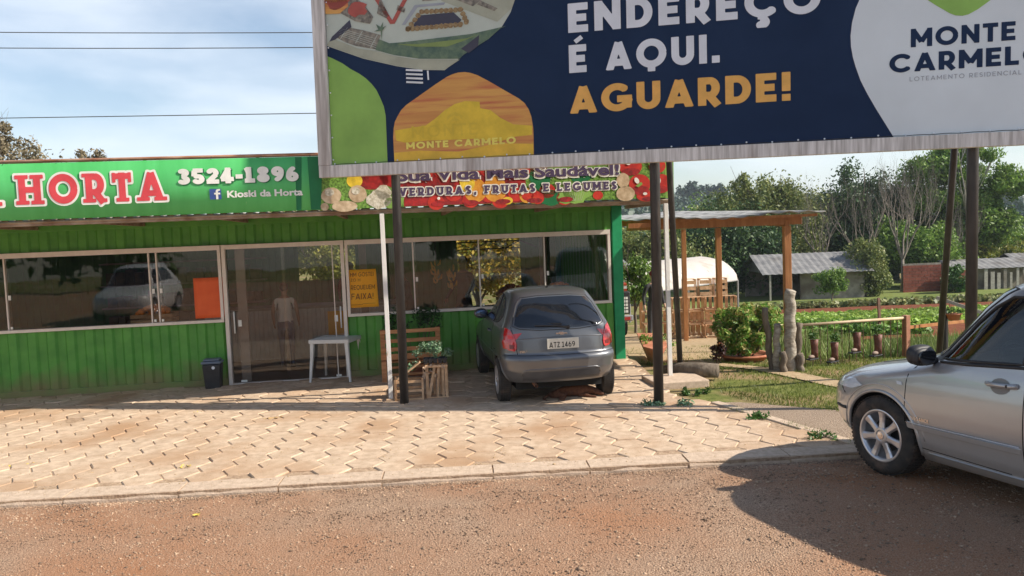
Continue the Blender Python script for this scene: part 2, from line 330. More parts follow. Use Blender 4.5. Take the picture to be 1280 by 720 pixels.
def text_font(name, txt, x0, z0, width, xh, mat, parent, y, bold=.03):
    """lower-case lettering with the built-in face, boldened"""
    cu = bpy.data.curves.new('t', 'FONT'); cu.body = txt; cu.size = 1; cu.offset = bold; cu.resolution_u = 3
    o = bpy.data.objects.new('t', cu); C.objects.link(o); dg = bpy.context.evaluated_depsgraph_get(); dg.update()
    me = bpy.data.meshes.new_from_object(o.evaluated_get(dg)); bpy.data.objects.remove(o)
    co = np.zeros(len(me.vertices) * 3); me.vertices.foreach_get('co', co); co = co.reshape(-1, 3)
    sx = width / (co[:, 0].max() - co[:, 0].min()); sz = xh
    V = np.stack([x0 + (co[:, 0] - co[:, 0].min()) * sx, np.full(len(co), y), z0 + co[:, 1] * sz], 1)
    me.vertices.foreach_set('co', V.ravel()); me.materials.clear(); me.materials.append(mat); me.update(); me.name = name
    return link(bpy.data.objects.new(name, me), parent)
def flat(name, polys, mat, parent, y, th=0):
    """flat printed shapes facing -y; polys of (x,z)"""
    mb = MB()
    for p in polys:
        tr = tessellate_polygon([[Vector((a, b, 0)) for a, b in p]]); mb.add([(a, y, b) for a, b in p], tr)
    o = mb.build(name, mat, parent, fix=False)
    if len(polys) > 1: o['kind'] = 'stuff'
    return o
def ell(cx, cz, rx, rz, n=20, wob=0, rot=0):
    o = []
    for i in range(n):
        a = 2 * PI * i / n; q = 1 + random.uniform(-wob, wob); X, Z = rx * math.cos(a) * q, rz * math.sin(a) * q
        o.append((cx + X * math.cos(rot) - Z * math.sin(rot), cz + X * math.sin(rot) + Z * math.cos(rot)))
    return o

# ------------------------------------------------------------ foliage
def leaves(cent, rad, n, size, aspect=.5, up=.25, squash=1.0):
    """n leaf quads spread about the points cent (radius rad); returns V,F"""
    cent = np.asarray(cent, float); k = len(cent); idx = rng.integers(0, k, n); rad = np.broadcast_to(rad, (k,))
    d = rng.normal(size=(n, 3)); d /= np.linalg.norm(d, axis=1)[:, None]; r = rng.random(n) ** .45
    d[:, 2] *= squash
    P = cent[idx] + d * (rad[idx] * r)[:, None]
    nrm = rng.normal(size=(n, 3)) + d * .8; nrm[:, 2] += up; nrm /= np.linalg.norm(nrm, axis=1)[:, None]
    a = np.cross(nrm, rng.normal(size=(n, 3))); a /= np.linalg.norm(a, axis=1)[:, None]; b = np.cross(nrm, a)
    s = size * rng.uniform(.6, 1.4, n)[:, None]
    V = np.stack([P - a * s, P + b * s * aspect, P + a * s, P - b * s * aspect], 1).reshape(-1, 3)
    F = np.arange(n * 4).reshape(-1, 4); return V, F
def crown_pts(c, r, n, surf=.75):
    d = rng.normal(size=(n, 3)); d /= np.linalg.norm(d, axis=1)[:, None]; q = surf + (1 - surf) * rng.random(n)
    q *= rng.uniform(.7, 1.1, n)
    return np.asarray(c) + d * np.asarray(r) * q[:, None]
def branches(mb, p, d, L, r, lev, n=3, spread=.6, upb=.15, sides=5, ends=None, curve=.15):
    p = Vector(p); d = Vector(d).normalized(); pts = [p.copy()]; rs = [r]; k = 4
    for i in range(k):
        d = (d + Vector((random.uniform(-1, 1), random.uniform(-1, 1), random.uniform(-1, 1))) * curve + Vector((0, 0, upb * .3))).normalized()
        p = p + d * (L / k); pts.append(p.copy()); rs.append(r * (1 - .5 * (i + 1) / k))
    mb.tube(pts, rs, sides if lev > 1 else 3, cap=False)
    if ends is not None and lev <= 1: ends.append(p.copy())
    if lev <= 0: return
    for j in range(n):
        q = random.uniform(.45, 1.0); i = min(k, max(1, int(q * k))); a = Vector((random.uniform(-1, 1), random.uniform(-1, 1), random.uniform(-.3, 1))).normalized()
        nd = (d * (1 - spread) + a * spread + Vector((0, 0, upb))).normalized()
        branches(mb, pts[i] if j else pts[-1], nd, L * random.uniform(.6, .82), rs[i] * .64, lev - 1, n, spread, upb, sides, ends, curve)
def tree(name, label, x, y, h, blobs, lm, n, size, tr=.2, lev=2, bark=None, group=None, z=None, clump=.9, cl=60, cat='tree', trunkh=.45):
    """blobs: ellipsoids (dx,dy,zc,rx,ry,rz) above the ground; crown as clumps of small leaves round the limbs"""
    z = hgt(x, y) - .05 if z is None else z
    t = thing(name, label, cat, (x, y, z), 0, group)
    mb = MB(); ends = []
    if tr:
        branches(mb, (0, 0, 0), (random.uniform(-.1, .1), 0, 1), h * trunkh, tr, lev, 4, .55, .25, 7, ends)
        mb.build('trunk', bark or M_bark, t, smooth=True, fix=False)
    tot = sum(b[3] * b[5] for b in blobs); P = []; Rr = []
    for b in blobs:
        k = max(4, int(cl * b[3] * b[5] / tot)); q = crown_pts(b[:3], b[3:], k, .55); P.append(q); Rr.append(np.full(k, clump * min(b[3], b[5]) * .38) * rng.uniform(.6, 1.4, k))
    P = np.concatenate(P); Rr = np.concatenate(Rr); V, F = leaves(P, Rr, n, size)
    V = V[:]; raw('crown', V, F, lm, t)
    return t
# ------------------------------------------------------------ materials in use
M_bark = pm('bark', (.10, .075, .055), (.20, .16, .12), 14, .9, bump=.6, stretch=(1, 1, .25))
M_barkpale = pm('pale_bark', (.30, .27, .23), (.45, .41, .36), 9, .85, bump=.3)
M_road = pm('road_gravel', (.18, .108, .068), (.62, .44, .31), 110, .95, bump=1.0, bscale=80, spec=.2, detail=4, ramp=(.36, .64), c3=(.40, .185, .09), s3=.5, r3=(.38, .72))
M_palebark2 = pm('grey_brown_bark', (.16, .13, .105), (.27, .23, .19), 9, .85, bump=.3)
M_peb = pm('pebble', (.22, .14, .09), (.44, .31, .21), 3, .9, island=.5)
M_joint = pm('joint_sand', (.30, .20, .13), (.52, .38, .26), 20, .95, bump=.5, spec=.2)
M_paver = pm('paver_concrete', (.47, .345, .24), (.64, .49, .355), 9, .9, bump=.35, bscale=90, spec=.25, island=.10, c3=(.43, .27, .16), s3=.9, r3=(.46, .70), coords='World')
M_kerb = pm('kerb_concrete', (.48, .36, .26), (.62, .48, .36), 18, .9, bump=.4, bscale=60, c3=(.34, .2, .13), s3=2.2, r3=(.6, .8))
M_wallg = pm('green_paint', (.065, .27, .035), (.10, .35, .05), 3.5, .48, bump=.08, bscale=8, c3=(.11, .2, .05), s3=2.5, r3=(.64, .9))
zdirt(M_wallg, (.26, .17, .09), .02, .42, .75)
M_post = pm('emerald_paint', (.0, .26, .095), (.01, .33, .13), 5, .5, bump=.05)
M_alu = pm('champagne_aluminium', (.70, .63, .56), (.78, .71, .64), 8, .45, metal=.1)
M_alud = pm('grey_aluminium', (.34, .33, .33), (.42, .41, .4), 8, .4, metal=.4)
M_glass = glass('window_glass', (.90, .88, .86), k=.75)
M_int = pm('interior_wall', (.20, .18, .16), (.28, .25, .22), 4, .8)
M_floor = pm('brown_tile', (.12, .06, .035), (.18, .09, .055), 5, .35, bump=.05)
M_rust = pm('rusty_pipe', (.30, .11, .05), (.50, .30, .2), 12, .8, bump=.3, stretch=(.3, 1, 1))
M_soffit = pm('weathered_steel_sheet', (.26, .19, .135), (.40, .31, .235), 7, .75, bump=.1, c3=(.20, .12, .07), s3=3)
M_whitepost = pm('chipped_white_paint', (.72, .70, .66), (.80, .78, .74), 12, .55, bump=.15, c3=(.40, .27, .18), s3=9, r3=(.66, .74), stretch=(1, 1, .4))
M_blackpost = pm('dark_painted_steel', (.020, .018, .018), (.045, .040, .037), 9, .5, bump=.25, c3=(.10, .075, .06), s3=5, r3=(.62, .78), stretch=(1, 1, .3))
M_frame = pm('streaked_grey_frame', (.42, .40, .38), (.74, .72, .70), 26, .7, bump=.2, stretch=(1, 1, .06), detail=3, c3=(.2, .15, .12), s3=3.0, r3=(.6, .85))
def pr(name, c, rough=.5, dirt=.12, sc=5): return pm(name, tuple(v * (1 - dirt) for v in c), tuple(min(1, v * (1 + dirt * .6)) for v in c), sc, rough, spec=.3)
P_navy = pm('print_navy', (.009, .024, .066), (.013, .031, .08), 1.3, .62, spec=.15); P_white = pr('print_white', (.74, .78, .82)); P_gold = pr('print_gold', (.78, .43, .11)); P_leaf = pr('print_leaf_green', (.26, .47, .10), .5, .2, 1.2)
P_pale = pr('print_pale_blue', (.66, .73, .77), .5, .07, .9); P_dk = pr('print_dark', (.06, .06, .09)); P_grey = pr('print_grey', (.34, .37, .42))
P_ban = pm('banner_green', (.07, .42, .11), (.10, .50, .15), 2.2, .42, spec=.4, c3=(.45, .72, .45), s3=30, r3=(.74, .80), stretch=(2.2, 1, .35)); P_cream = pr('print_cream_white', (.84, .84, .78)); P_red = pr('print_red', (.70, .075, .09)); P_fb = pr('print_blue', (.05, .10, .32))
P_ink = pr('print_violet_ink', (.085, .06, .13)); P_dgreen = pr('print_deep_green', (.015, .17, .06)); P_tom = pm('print_tomato', (.42, .015, .012), (.66, .04, .02), 9, .5, c3=(.30, .10, .02), s3=22, r3=(.62, .75)); P_tomd = pm('print_dark_tomato', (.14, .01, .012), (.46, .02, .02), 13, .5)
P_pot = pm('print_potato', (.40, .28, .16), (.68, .54, .36), 11, .5); P_cau = pm('print_cauliflower', (.42, .38, .26), (.80, .77, .66), 38, .5); P_orange = pm('print_orange', (.60, .22, .02), (.82, .42, .05), 8, .5); P_yel = pr('print_yellow', (.84, .62, .06), .5, .3, 9); P_veg = pr('print_lettuce', (.17, .33, .06), .5, .7, 34)

# ------------------------------------------------------------ ground
def smooth_noise(x, y, s, seed=0):
    return (math.sin(x * s + seed) * math.cos(y * s * 1.3 + seed * 2) + .5 * math.sin(x * s * 2.3 + y * s * 1.7 + seed * 3) + .3 * math.sin(x * s * 5.1 - y * s * 4.3 + seed)) / 1.8
def sheet(name, xs, ys, zf, mat, kind='structure'):
    V = [(x, y, zf(x, y)) for y in ys for x in xs]; n = len(xs)
    F = [(j * n + i, j * n + i + 1, (j + 1) * n + i + 1, (j + 1) * n + i) for j in range(len(ys) - 1) for i in range(n - 1)]
    return tag(raw(name, V, F, mat, smooth=True), kind=kind)
M_grass = pm('lawn_turf', (.10, .125, .028), (.20, .215, .06), 7, .95, bump=.8, bscale=60, spec=.15, c3=(.34, .235, .13), s3=1.1, r3=(.46, .62))
M_far = pm('far_grass', (.12, .16, .04), (.22, .25, .08), .12, .95, spec=.1)
M_soil = pm('red_soil', (.13, .042, .02), (.24, .085, .042), 5, .95, bump=1, bscale=20, spec=.1)
def lawn_z(x, y): return hgt(x, y) + .012 * smooth_noise(x, y, 2.1) if y > 7 else -.03
ys = list(np.arange(7.0, 20, .4)) + list(np.arange(20, 86, 3.0)) + [100, 130, 170, 220, 280, 350, 430, 520, 700, 1200, 2500]
ys = [-60, -20, 0, 5] + ys
def ground_z(x, y):
    if y < 7.4: return -.35
    return lawn_z(x, y) if y < 60 else hgt(x, y) + (y > 120) * 3.0 * smooth_noise(x, y, .012)
xs = [-900, -400, -200, -100, -50, -25, -14] + list(np.arange(-12, 16, .6)) + [18, 22, 28, 36, 48, 64, 90, 130, 180, 250, 350, 500, 800, 1500]
gm = sheet('ground', xs, ys, ground_z, M_grass)
def road_z(x, y):
    d = kerb_y(x) - y; return -.055 + min(.155, max(0, d) * .16 * (1 if x > -1 else 1)) * min(1, max(.25, (x + 3) / 5)) + .006 * smooth_noise(x, y, 3.1)
rx = [-120, -60, -30, -15] + list(np.arange(-9, 9, .35)) + [12, 20, 40, 80, 140]
def rsheet():
    ds = [0] + list(np.arange(.05, 8, .35)) + [10, 14, 20, 30]; V = []; n = len(rx)
    for d in ds:
        for x in rx: y = kerb_y(x) - d + (0.0 if x < 3.2 else 0); V.append((x, y, road_z(x, y)))
    F = [((j + 1) * n + i, (j + 1) * n + i + 1, j * n + i + 1, j * n + i) for j in range(len(ds) - 1) for i in range(n - 1)]
    return tag(raw('road', V, F, M_road, smooth=True), kind='structure')
rsheet()
# gravel verge between paving edge and lawn, footpath and bare soil: thin sheets
def patch(name, poly, zoff, mat, cut=.35, zf=None):
    bm = bmesh.new(); vs_ = [bm.verts.new((a, b, 0)) for a, b in poly]; bm.faces.new(vs_); bmesh.ops.triangulate(bm, faces=bm.faces)
    for _ in range(4):
        e = [q for q in bm.edges if q.calc_length() > cut]
        if e: bmesh.ops.subdivide_edges(bm, edges=e, cuts=1); bmesh.ops.triangulate(bm, faces=[f for f in bm.faces if len(f.verts) > 3])
    for v in bm.verts: v.co.z = (zf or lawn_z)(v.co.x, v.co.y) + zoff
    bmesh.ops.recalc_face_normals(bm, faces=bm.faces); me = bpy.data.meshes.new(name); bm.to_mesh(me); bm.free(); me.materials.append(mat)
    return tag(link(bpy.data.objects.new(name, me)), kind='structure')
M_verge = pm('verge_gravel', (.22, .15, .10), (.46, .36, .27), 60, .95, bump=1, bscale=70, spec=.2)
M_path = pm('dry_footpath', (.38, .27, .16), (.50, .38, .24), 12, .95, bump=.5, bscale=60, spec=.15)
patch('verge', [(2.98, 7.42), (6.5, 7.5), (6.5, 8.4), (4.2, 8.7), (3.3, 9.35), (2.75, 9.75), (2.3, 9.75), (2.6, 9.1)], .012, M_verge, .4)
patch('footpath', [(4.9, 8.6), (4.2, 10.4), (3.35, 12.4), (2.9, 13.4), (3.15, 13.5), (3.7, 12.5), (4.55, 10.55), (5.4, 8.8)], .014, M_path, .3)
patch('soil_yard', [(2.1, 13.6), (3.4, 13.2), (5.3, 15.2), (6.2, 18), (6.0, 22), (2.2, 22)], .010, M_path, .6)
patch('ploughed_soil', [(5.5, 16.5), (30, 16.5), (34, 20.6), (6.0, 20.6)], .03, M_soil, 1.5)
patch('soil_strip', [(8.0, 27.6), (60, 27.6), (64, 34.5), (9.5, 34.5)], .04, M_soil, 3)
patch('grass_strip', [(8.0, 35), (64, 35), (70, 60), (10, 60)], .03, M_far, 4)

# ------------------------------------------------------------ pavement: hexagonal stones laid one by one
KA = math.atan(.057); ku = Vector((math.cos(KA), math.sin(KA), 0)); kn = Vector((-math.sin(KA), math.cos(KA), 0)); KO = Vector((0, kerb_y(0), 0))
def pave_right(y):                                     # right-hand limit of the paving
    return float(np.interp(y, [7.1, 7.8, 9.6, 10.0, 13.2, 14.4], [3.35, 3.15, 2.42, 2.02, 1.98, 1.9]))
base = MB(); rows_y = np.linspace(0, 7.4, 16); bv = []
for k, d in enumerate(rows_y):
    for x in (-13.0, -6, -2, None):
        p = KO + kn * d
        if x is None: yy = p.y + .057 * 2.5; xx = pave_right(yy)
        else: xx = x
        bv.append((xx, kerb_y(xx) + d, .004))
bf = [(j * 4 + i, j * 4 + i + 1, (j + 1) * 4 + i + 1, (j + 1) * 4 + i) for j in range(15) for i in range(3)]
base.add(bv, bf)
base.add([(-13, kerb_y(-13), .004), (3.35, kerb_y(3.35), .004), (3.35, kerb_y(3.35), -.3), (-13, kerb_y(-13), -.3)], [(0, 1, 2, 3)])
pavement = tag(base.build('pavement', M_joint), kind='structure')
RH = .194
def hex_mesh(i):
    mb = MB(); r0 = RH - .005; vs_ = []
    jr = [random.uniform(-.004, .004) for _ in range(6)]
    for (rr, z) in ((r0, -.03), (r0, .006), (r0 - .010, .0145)):
        for k in range(6): a = PI / 3 * k; vs_.append(((rr + jr[k]) * math.cos(a), (rr + jr[k]) * math.sin(a), z + (random.uniform(-.0015, .0015) if z > 0 else 0)))
    fs = [tuple(range(12, 18))] + [(a * 6 + k, a * 6 + (k + 1) % 6, a * 6 + 6 + (k + 1) % 6, a * 6 + 6 + k) for a in (0, 1) for k in range(6)]
    me = bpy.data.meshes.new('paver_stone'); me.from_pydata(vs_, [], fs); me.materials.append(M_paver); return me
hexes = [hex_mesh(i) for i in range(6)]
cells = []
for c in range(-82, 20):
    for r_ in range(0, 24):
        u_ = c * 1.5 * RH; v_ = .40 + r_ * math.sqrt(3) * RH + (c % 2) * math.sqrt(3) / 2 * RH
        p = KO + ku * u_ + kn * v_
        if p.x > pave_right(p.y) - RH * .7: continue
        q = ((p.x - P0.x) * -math.sin(TH) + (p.y - P0.y) * math.cos(TH))           # depth past the kiosk front
        if q > -.02 and p.x < 1.95: continue
        if p.y > 14.2 or p.x < -10.5: continue
        cells.append((p.x ** 2 + p.y ** 2 + (40 if p.x < -.66 * p.y else 0), p))
cells.sort(key=lambda a: a[0]); rest = MB()
for i, (d_, p) in enumerate(cells):
    me = hexes[random.randrange(6)]; a = KA + PI / 3 * random.randrange(6) + random.uniform(-.012, .012); tl = (random.gauss(0, .009), random.gauss(0, .009)); dz = random.gauss(0, .003)
    loc = (p.x + random.gauss(0, .002), p.y + random.gauss(0, .002), dz)
    if i < 300:
        o = link(bpy.data.objects.new('paver_stone', me), pavement); o.location = loc; o.rotation_euler = (*tl, a)
    else:
        M = Matrix.Translation(loc) @ Euler((*tl, a)).to_matrix().to_4x4(); rest.add([M @ v.co for v in me.vertices], [tuple(f.vertices) for f in me.polygons])
tag(rest.build('paver_stone_far', M_paver, pavement, fix=False), kind='stuff').name = 'paver_stones'
x_ = -10.6
while x_ < 3.1:                                        # kerb stones along the road
    Lk = random.uniform(.86, 1.0); mb = MB(); w = .26; n = 5
    vs_ = []
    for i in range(n + 1):
        t_ = i / n * (Lk - .014); j = random.uniform(-.006, .006)
        vs_ += [(t_, -.012 + j, -.25), (t_, -.006 + j, -.03), (t_, .014 + j, .012), (t_, w, .016 + random.uniform(-.001, .001)), (t_, w, -.05)]
    fs = [(i * 5 + k, (i + 1) * 5 + k, (i + 1) * 5 + k + 1, i * 5 + k + 1) for i in range(n) for k in range(4)] + [(0, 1, 2, 3, 4), tuple(n * 5 + k for k in (4, 3, 2, 1, 0))]
    mb.add(vs_, fs); o = mb.build('kerb_stone', M_kerb, pavement); o.location = (x_, kerb_y(x_), random.uniform(-.003, .003)); o.rotation_euler = (0, 0, KA + random.uniform(-.004, .004)); x_ += Lk
for (a, b) in [((3.32, 7.42), (3.02, 8.2)), ((3.0, 8.22), (2.72, 8.95)), ((2.7, 8.97), (2.42, 9.66))]:   # edging on the right
    mb = MB(); mb.beam((*a, -.03), (*b, -.03), .12, .10); mb.build('edging_stone', M_kerb, pavement, bevel=.008)
# loose gravel on the road
k = 42000; gx = rng.uniform(-5.5, 5.5, k); gd = rng.random(k) ** 1.3 * 4.0; gy = kerb_y(gx) - gd - .02
keep = np.abs(gx) < gy * .72 + .3; gx, gy = gx[keep], gy[keep]; k = len(gx); gz = np.array([road_z(a, b) for a, b in zip(gx, gy)])
tv = np.array([(1, 0, 0), (-.5, .87, 0), (-.5, -.87, 0), (0, 0, .8), (0, 0, -.6)]); s = rng.gamma(2.5, .0018, k) + .003
ang = rng.random(k) * 6.28; ca, sa = np.cos(ang), np.sin(ang); sc = np.stack([s * rng.uniform(.7, 1.4, k), s, s * rng.uniform(.5, 1, k)], 1)
q = tv[None] * sc[:, None]; q = np.stack([q[..., 0] * ca[:, None] - q[..., 1] * sa[:, None], q[..., 0] * sa[:, None] + q[..., 1] * ca[:, None], q[..., 2]], 2) + np.stack([gx, gy, gz + .001], 1)[:, None]
F = (np.array([(0, 1, 3), (1, 2, 3), (2, 0, 3), (1, 0, 4), (2, 1, 4), (0, 2, 4)])[None] + (np.arange(k) * 5)[:, None, None]).reshape(-1, 3)
tag(raw('gravel', q.reshape(-1, 3), F, M_peb), kind='stuff')
# fallen yellow leaves: separate things
M_dry = pm('dry_yellow_leaf', (.62, .40, .04), (.70, .55, .12), 20, .7)
M_tan = pm('dry_tan_leaf', (.42, .26, .12), (.5, .36, .18), 20, .8)
def leaf(x, y, z, s, m, label, n=1):
    mb = MB()
    for _ in range(n):
        a = random.uniform(0, 6.3); cx, cy = (random.uniform(-s, s) * (n > 1) * 1.1, random.uniform(-s, s) * .6 * (n > 1)); P = []
        for i in range(9):
            q = 2 * PI * i / 9; rr = s * (1 if i % 2 == 0 else .62) * (.75 + .25 * math.cos(q)); P.append((cx + rr * math.cos(q + a), cy + rr * math.sin(q + a), z + .006 + .3 * s * abs(math.sin(q * 1.5)) * random.uniform(.3, 1)))
        P.append((cx, cy, z + .006)); mb.add(P, [(i, (i + 1) % 9, 9) for i in range(9)])
    o = mb.build('fallen_leaf', m, fix=False); o.location = (x, y, 0); tag(o, label, 'leaf', 'fallen leaves')
leaf(-2.64, 6.38, -.03, .045, M_dry, 'bright yellow leaf lying alone on the gravel in front of the kerb')
leaf(-3.30, 7.72, .0, .075, M_dry, 'long yellow dry leaf heap on the middle of the hexagonal paving', 4)
leaf(-3.0, 9.75, .0, .075, M_tan, 'tan dry leaf cluster on the sunny paving left of centre, far from the kerb', 5)
leaf(-4.95, 8.05, .0, .06, M_dry, 'yellow dry leaf pair on the left part of the paving', 3)
leaf(-5.25, 8.0, .0, .06, M_dry, 'yellow dry leaf patch nearest the left edge of the photo', 4)
leaf(-4.1, 7.65, .0, .045, M_tan, 'small tan leaf on the left paving near the kerb', 2)
leaf(-3.9, 8.9, .0, .045, M_tan, 'small curled tan leaf on the paving straight before the bin', 2)
leaf(-4.2, 10.3, .0, .05, M_dry, 'yellow leaves at the edge of the canopy shade', 3)
leaf(2.2, 5.9, .08, .04, P_white, 'whitish scrap of litter in the shade of the silver car')
# ------------------------------------------------------------ the kiosk: green shipping container shop
kiosk = thing('produce_kiosk', 'green corrugated container shop with long sliding windows and glass doors', 'shop', (P0.x, P0.y, 0), TH)
def corr(u0, u1, z0, z1, y=0, dep=.034, per=.27, axis='u', flip=1):
    P = []; u_ = u0; k = 0; pat = [(0, 0), (.36, 0), (.48, 1), (.86, 1), (.98, 0)]
    n0 = math.floor(u0 / per)
    i = n0; pts = []
    while i * per < u1 + per:
        for a, b in pat: pts.append((i * per + a * per, b))
        i += 1
    q = [(u0, float(np.interp(u0, [p[0] for p in pts], [p[1] for p in pts])))] + [p for p in pts if u0 < p[0] < u1] + [(u1, float(np.interp(u1, [p[0] for p in pts], [p[1] for p in pts])))]
    V = []
    for a, b in q:
        yy = y + b * dep * flip
        V += [(a, yy, z0), (a, yy, z1)] if axis == 'u' else [(yy, a, z0), (yy, a, z1)]
    F = [(2 * i, 2 * i + 2, 2 * i + 3, 2 * i + 1) for i in range(len(q) - 1)]
    return V, F
UL = -12.19
for (a, b, z0, z1) in [(UL, -6.34, .1, .985), (-4.48, -.16, .1, .965), (UL, -.16, 2.17, 2.47), ]:
    mb = MB(); mb.add(*corr(a, b, z0, z1)); mb.build('wall_panel', M_wallg, kiosk, fix=False)
mb = MB(); mb.add(*corr(.1, 4.76, .1, 2.47, y=-.01, axis='v', flip=-1)); mb.build('wall_panel', M_wallg, kiosk, fix=False)
mb = MB(); mb.add(*corr(.1, 4.76, .1, 2.47, y=UL + .02, axis='v')); mb.build('wall_panel', M_wallg, kiosk, fix=False)
mb = MB(); mb.bx(-.155, .012, -.03, .09, -.01, 2.60); mb.build('corner_post', M_post, kiosk, bevel=.008)
mb = MB(); mb.bx(-.155, .012, 4.72, 4.88, -.05, 2.60); mb.build('corner_post', M_post, kiosk, bevel=.008)
for a, b in ((UL, -6.345), (-4.475, -.158)): mb = MB(); mb.bx(a, b, -.012, .05, -.04, .10); mb.build('bottom_rail', M_wallg, kiosk, bevel=.006)
mb = MB(); mb.bx(UL, -.158, -.016, .06, 2.47, 2.59); mb.build('top_rail', M_wallg, kiosk, bevel=.006)
for z_ in (2.47, -.02): mb = MB(); mb.bx(-.05, .008, .092, 4.7, z_, z_ + .12); mb.build('side_rail', M_post, kiosk)
mb = MB(); mb.bx(UL, .0, .02, 4.86, 2.592, 2.63); mb.build('roof', M_soffit, kiosk)
mb = MB(); mb.bx(UL, -.06, .07, 4.8, -.05, .012); mb.build('floor', M_floor, kiosk)
# far wall with two openings on to the trees behind
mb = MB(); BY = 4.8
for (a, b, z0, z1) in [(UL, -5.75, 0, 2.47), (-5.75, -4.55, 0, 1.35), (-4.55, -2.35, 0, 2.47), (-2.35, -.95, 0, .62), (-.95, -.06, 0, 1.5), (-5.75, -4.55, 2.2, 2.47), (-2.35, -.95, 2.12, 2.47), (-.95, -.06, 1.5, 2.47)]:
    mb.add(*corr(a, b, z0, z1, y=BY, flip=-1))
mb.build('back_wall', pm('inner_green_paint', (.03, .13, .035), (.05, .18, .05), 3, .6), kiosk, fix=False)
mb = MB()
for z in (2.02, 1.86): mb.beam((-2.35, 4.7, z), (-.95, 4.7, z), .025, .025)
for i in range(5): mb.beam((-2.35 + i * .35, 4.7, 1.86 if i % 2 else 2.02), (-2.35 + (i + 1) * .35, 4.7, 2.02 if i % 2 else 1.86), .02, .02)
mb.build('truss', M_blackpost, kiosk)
for a, b in ((-4.35, 1.9), (-.95, 2.3)): mb = MB(); mb.bx(a, a + .13, b, b + .1, .012, 2.47); mb.build('inner_column', M_int, kiosk)
# windows
def window(u0, u1, z0, z1, mull, lab=None):
    fr = MB(); t = .045
    fr.bx(u0, u1, -.055, .04, z1 - .075, z1); fr.bx(u0, u1, -.06, .04, z0, z0 + t)
    fr.bx(u0, u0 + t, -.052, .04, z0 + t, z1 - .075); fr.bx(u1 - t, u1, -.052, .04, z0 + t, z1 - .075)
    f = fr.build('window_frame', M_alu, kiosk, bevel=.003)
    ed = [u0 + t] + mull + [u1 - t]
    for i in range(len(ed) - 1):
        y = -.012 if i % 2 else .014; g = MB(); g.bx(ed[i], ed[i + 1] + (.04 if i < len(ed) - 2 else 0), y, y + .005, z0 + t, z1 - .077); g.build('pane', M_glass, f)
    for i, mu_ in enumerate(mull):
        mm_ = MB(); mm_.bx(mu_ - .008, mu_ + .012, -.026, .03, z0 + t, z1 - .077); mm_.build('mullion', M_alu, f)
        lk = MB(); lk.bx(mu_ + .03, mu_ + .065, -.03, -.014, (z0 + z1) / 2 - .10, (z0 + z1) / 2 - .03); lk.build('latch', P_cream, f); lk = MB(); lk.bx(mu_ + .03, mu_ + .06, -.03, -.014, z0 + t + .012, z0 + t + .05); lk.build('latch', P_cream, f)
    return f
window(-11.6, -6.345, .985, 2.17, [-9.43, -7.40, -7.29])
window(-4.475, -.20, .965, 2.17, [-3.42, -2.37, -1.30])
fr = MB(); fr.bx(-6.33, -6.275, -.058, .04, -.02, 2.17); fr.bx(-4.545, -4.49, -.058, .04, -.02, 2.17); fr.bx(-6.275, -4.545, -.056, .04, 2.10, 2.168); fr.bx(-6.275, -4.545, -.03, .03, -.02, .02)
df = fr.build('door_frame', M_alu, kiosk, bevel=.003)
for (a, b, y, hx) in [(-6.272, -5.41, .018, -6.2), (-5.45, -4.55, -.01, -4.585)]:
    g = MB(); g.bx(a, b, y, y + .008, .025, 2.098); d = g.build('glass_door', M_glass, kiosk)
    h_ = MB(); h_.tube([(hx, y - .05, .80), (hx, y - .05, 1.14)], .011, 8); h_.tube([(hx, y - .05, .84), (hx, y, .84)], .006, 6); h_.tube([(hx, y - .05, 1.10), (hx, y, 1.10)], .006, 6); h_.build('door_handle', P_cream, d, smooth=True)
    s_ = MB(); s_.bx(hx + (.05 if hx < -5 else -.10), hx + (.10 if hx < -5 else -.05), y - .014, y - .002, .90, 1.0); s_.build('lock', P_cream, d); s_ = MB(); s_.bx(hx + (.04 if hx < -5 else -.12), hx + (.13 if hx < -5 else -.04), y - .014, y - .002, .03, .06); s_.build('lock', P_cream, d)
mm_ = MB(); mm_.bx(-4.68, -4.665, -.03, -.01, .02, 2.10); mm_.build('door_track', M_alu, kiosk)
mm_ = MB(); mm_.bx(-6.16, -6.02, .10, .16, .02, 2.10); mm_.build('inner_jamb', M_int, kiosk)
# posters taped inside / on the glass
def poster(name, label, u0, u1, z0, z1, mat, y=-.022, skew=0):
    t = thing(name, label, 'poster', K(u0, y, z0), TH); w, h_ = u1 - u0, z1 - z0
    mb = MB(); n = 8; V = []
    for j in range(n + 1):
        for i in range(n + 1): V.append((w * i / n + skew * h_ * j / n, -.004 * math.sin(i * .9 + j * .7), h_ * j / n))
    F = [(j * (n + 1) + i, j * (n + 1) + i + 1, (j + 1) * (n + 1) + i + 1, (j + 1) * (n + 1) + i) for j in range(n) for i in range(n)]
    mb.add(V, F); s_ = mb.build('sheet', mat, t, smooth=True, fix=False); sm = s_.modifiers.new('s', 'SOLIDIFY'); sm.thickness = .0015; return t
M_porange = pm('orange_red_paper', (.72, .105, .02), (.80, .14, .035), 4, .7); M_pyel = pm('amber_paper', (.80, .36, .01), (.86, .42, .02), 4, .7); M_marker = pr('marker_ink', (.16, .06, .02))
poster('paper_sign', 'plain orange red paper sheet on the window left of the doors', -6.77, -6.31, 1.06, 1.68, M_porange)
pw = poster('paper_sign', 'amber handwritten sign behind the window right of the doors', -4.44, -3.99, 1.10, 1.70, M_pyel, skew=-.03)
mb = None
def hand(txt, x, z, h_, w): 
    o = text_flat('handwriting', txt, x, z, h_, w, M_marker, pw, -.009, w=.13, gap=.16, slant=.05); return o
hand('HM GOSTEI', .03, .49, .065, .36); hand('ZO H', .03, .415, .045, .15); hand('REQUEIJEM', .03, .285, .07, .37); hand('FAIXA!', .03, .13, .095, .34)
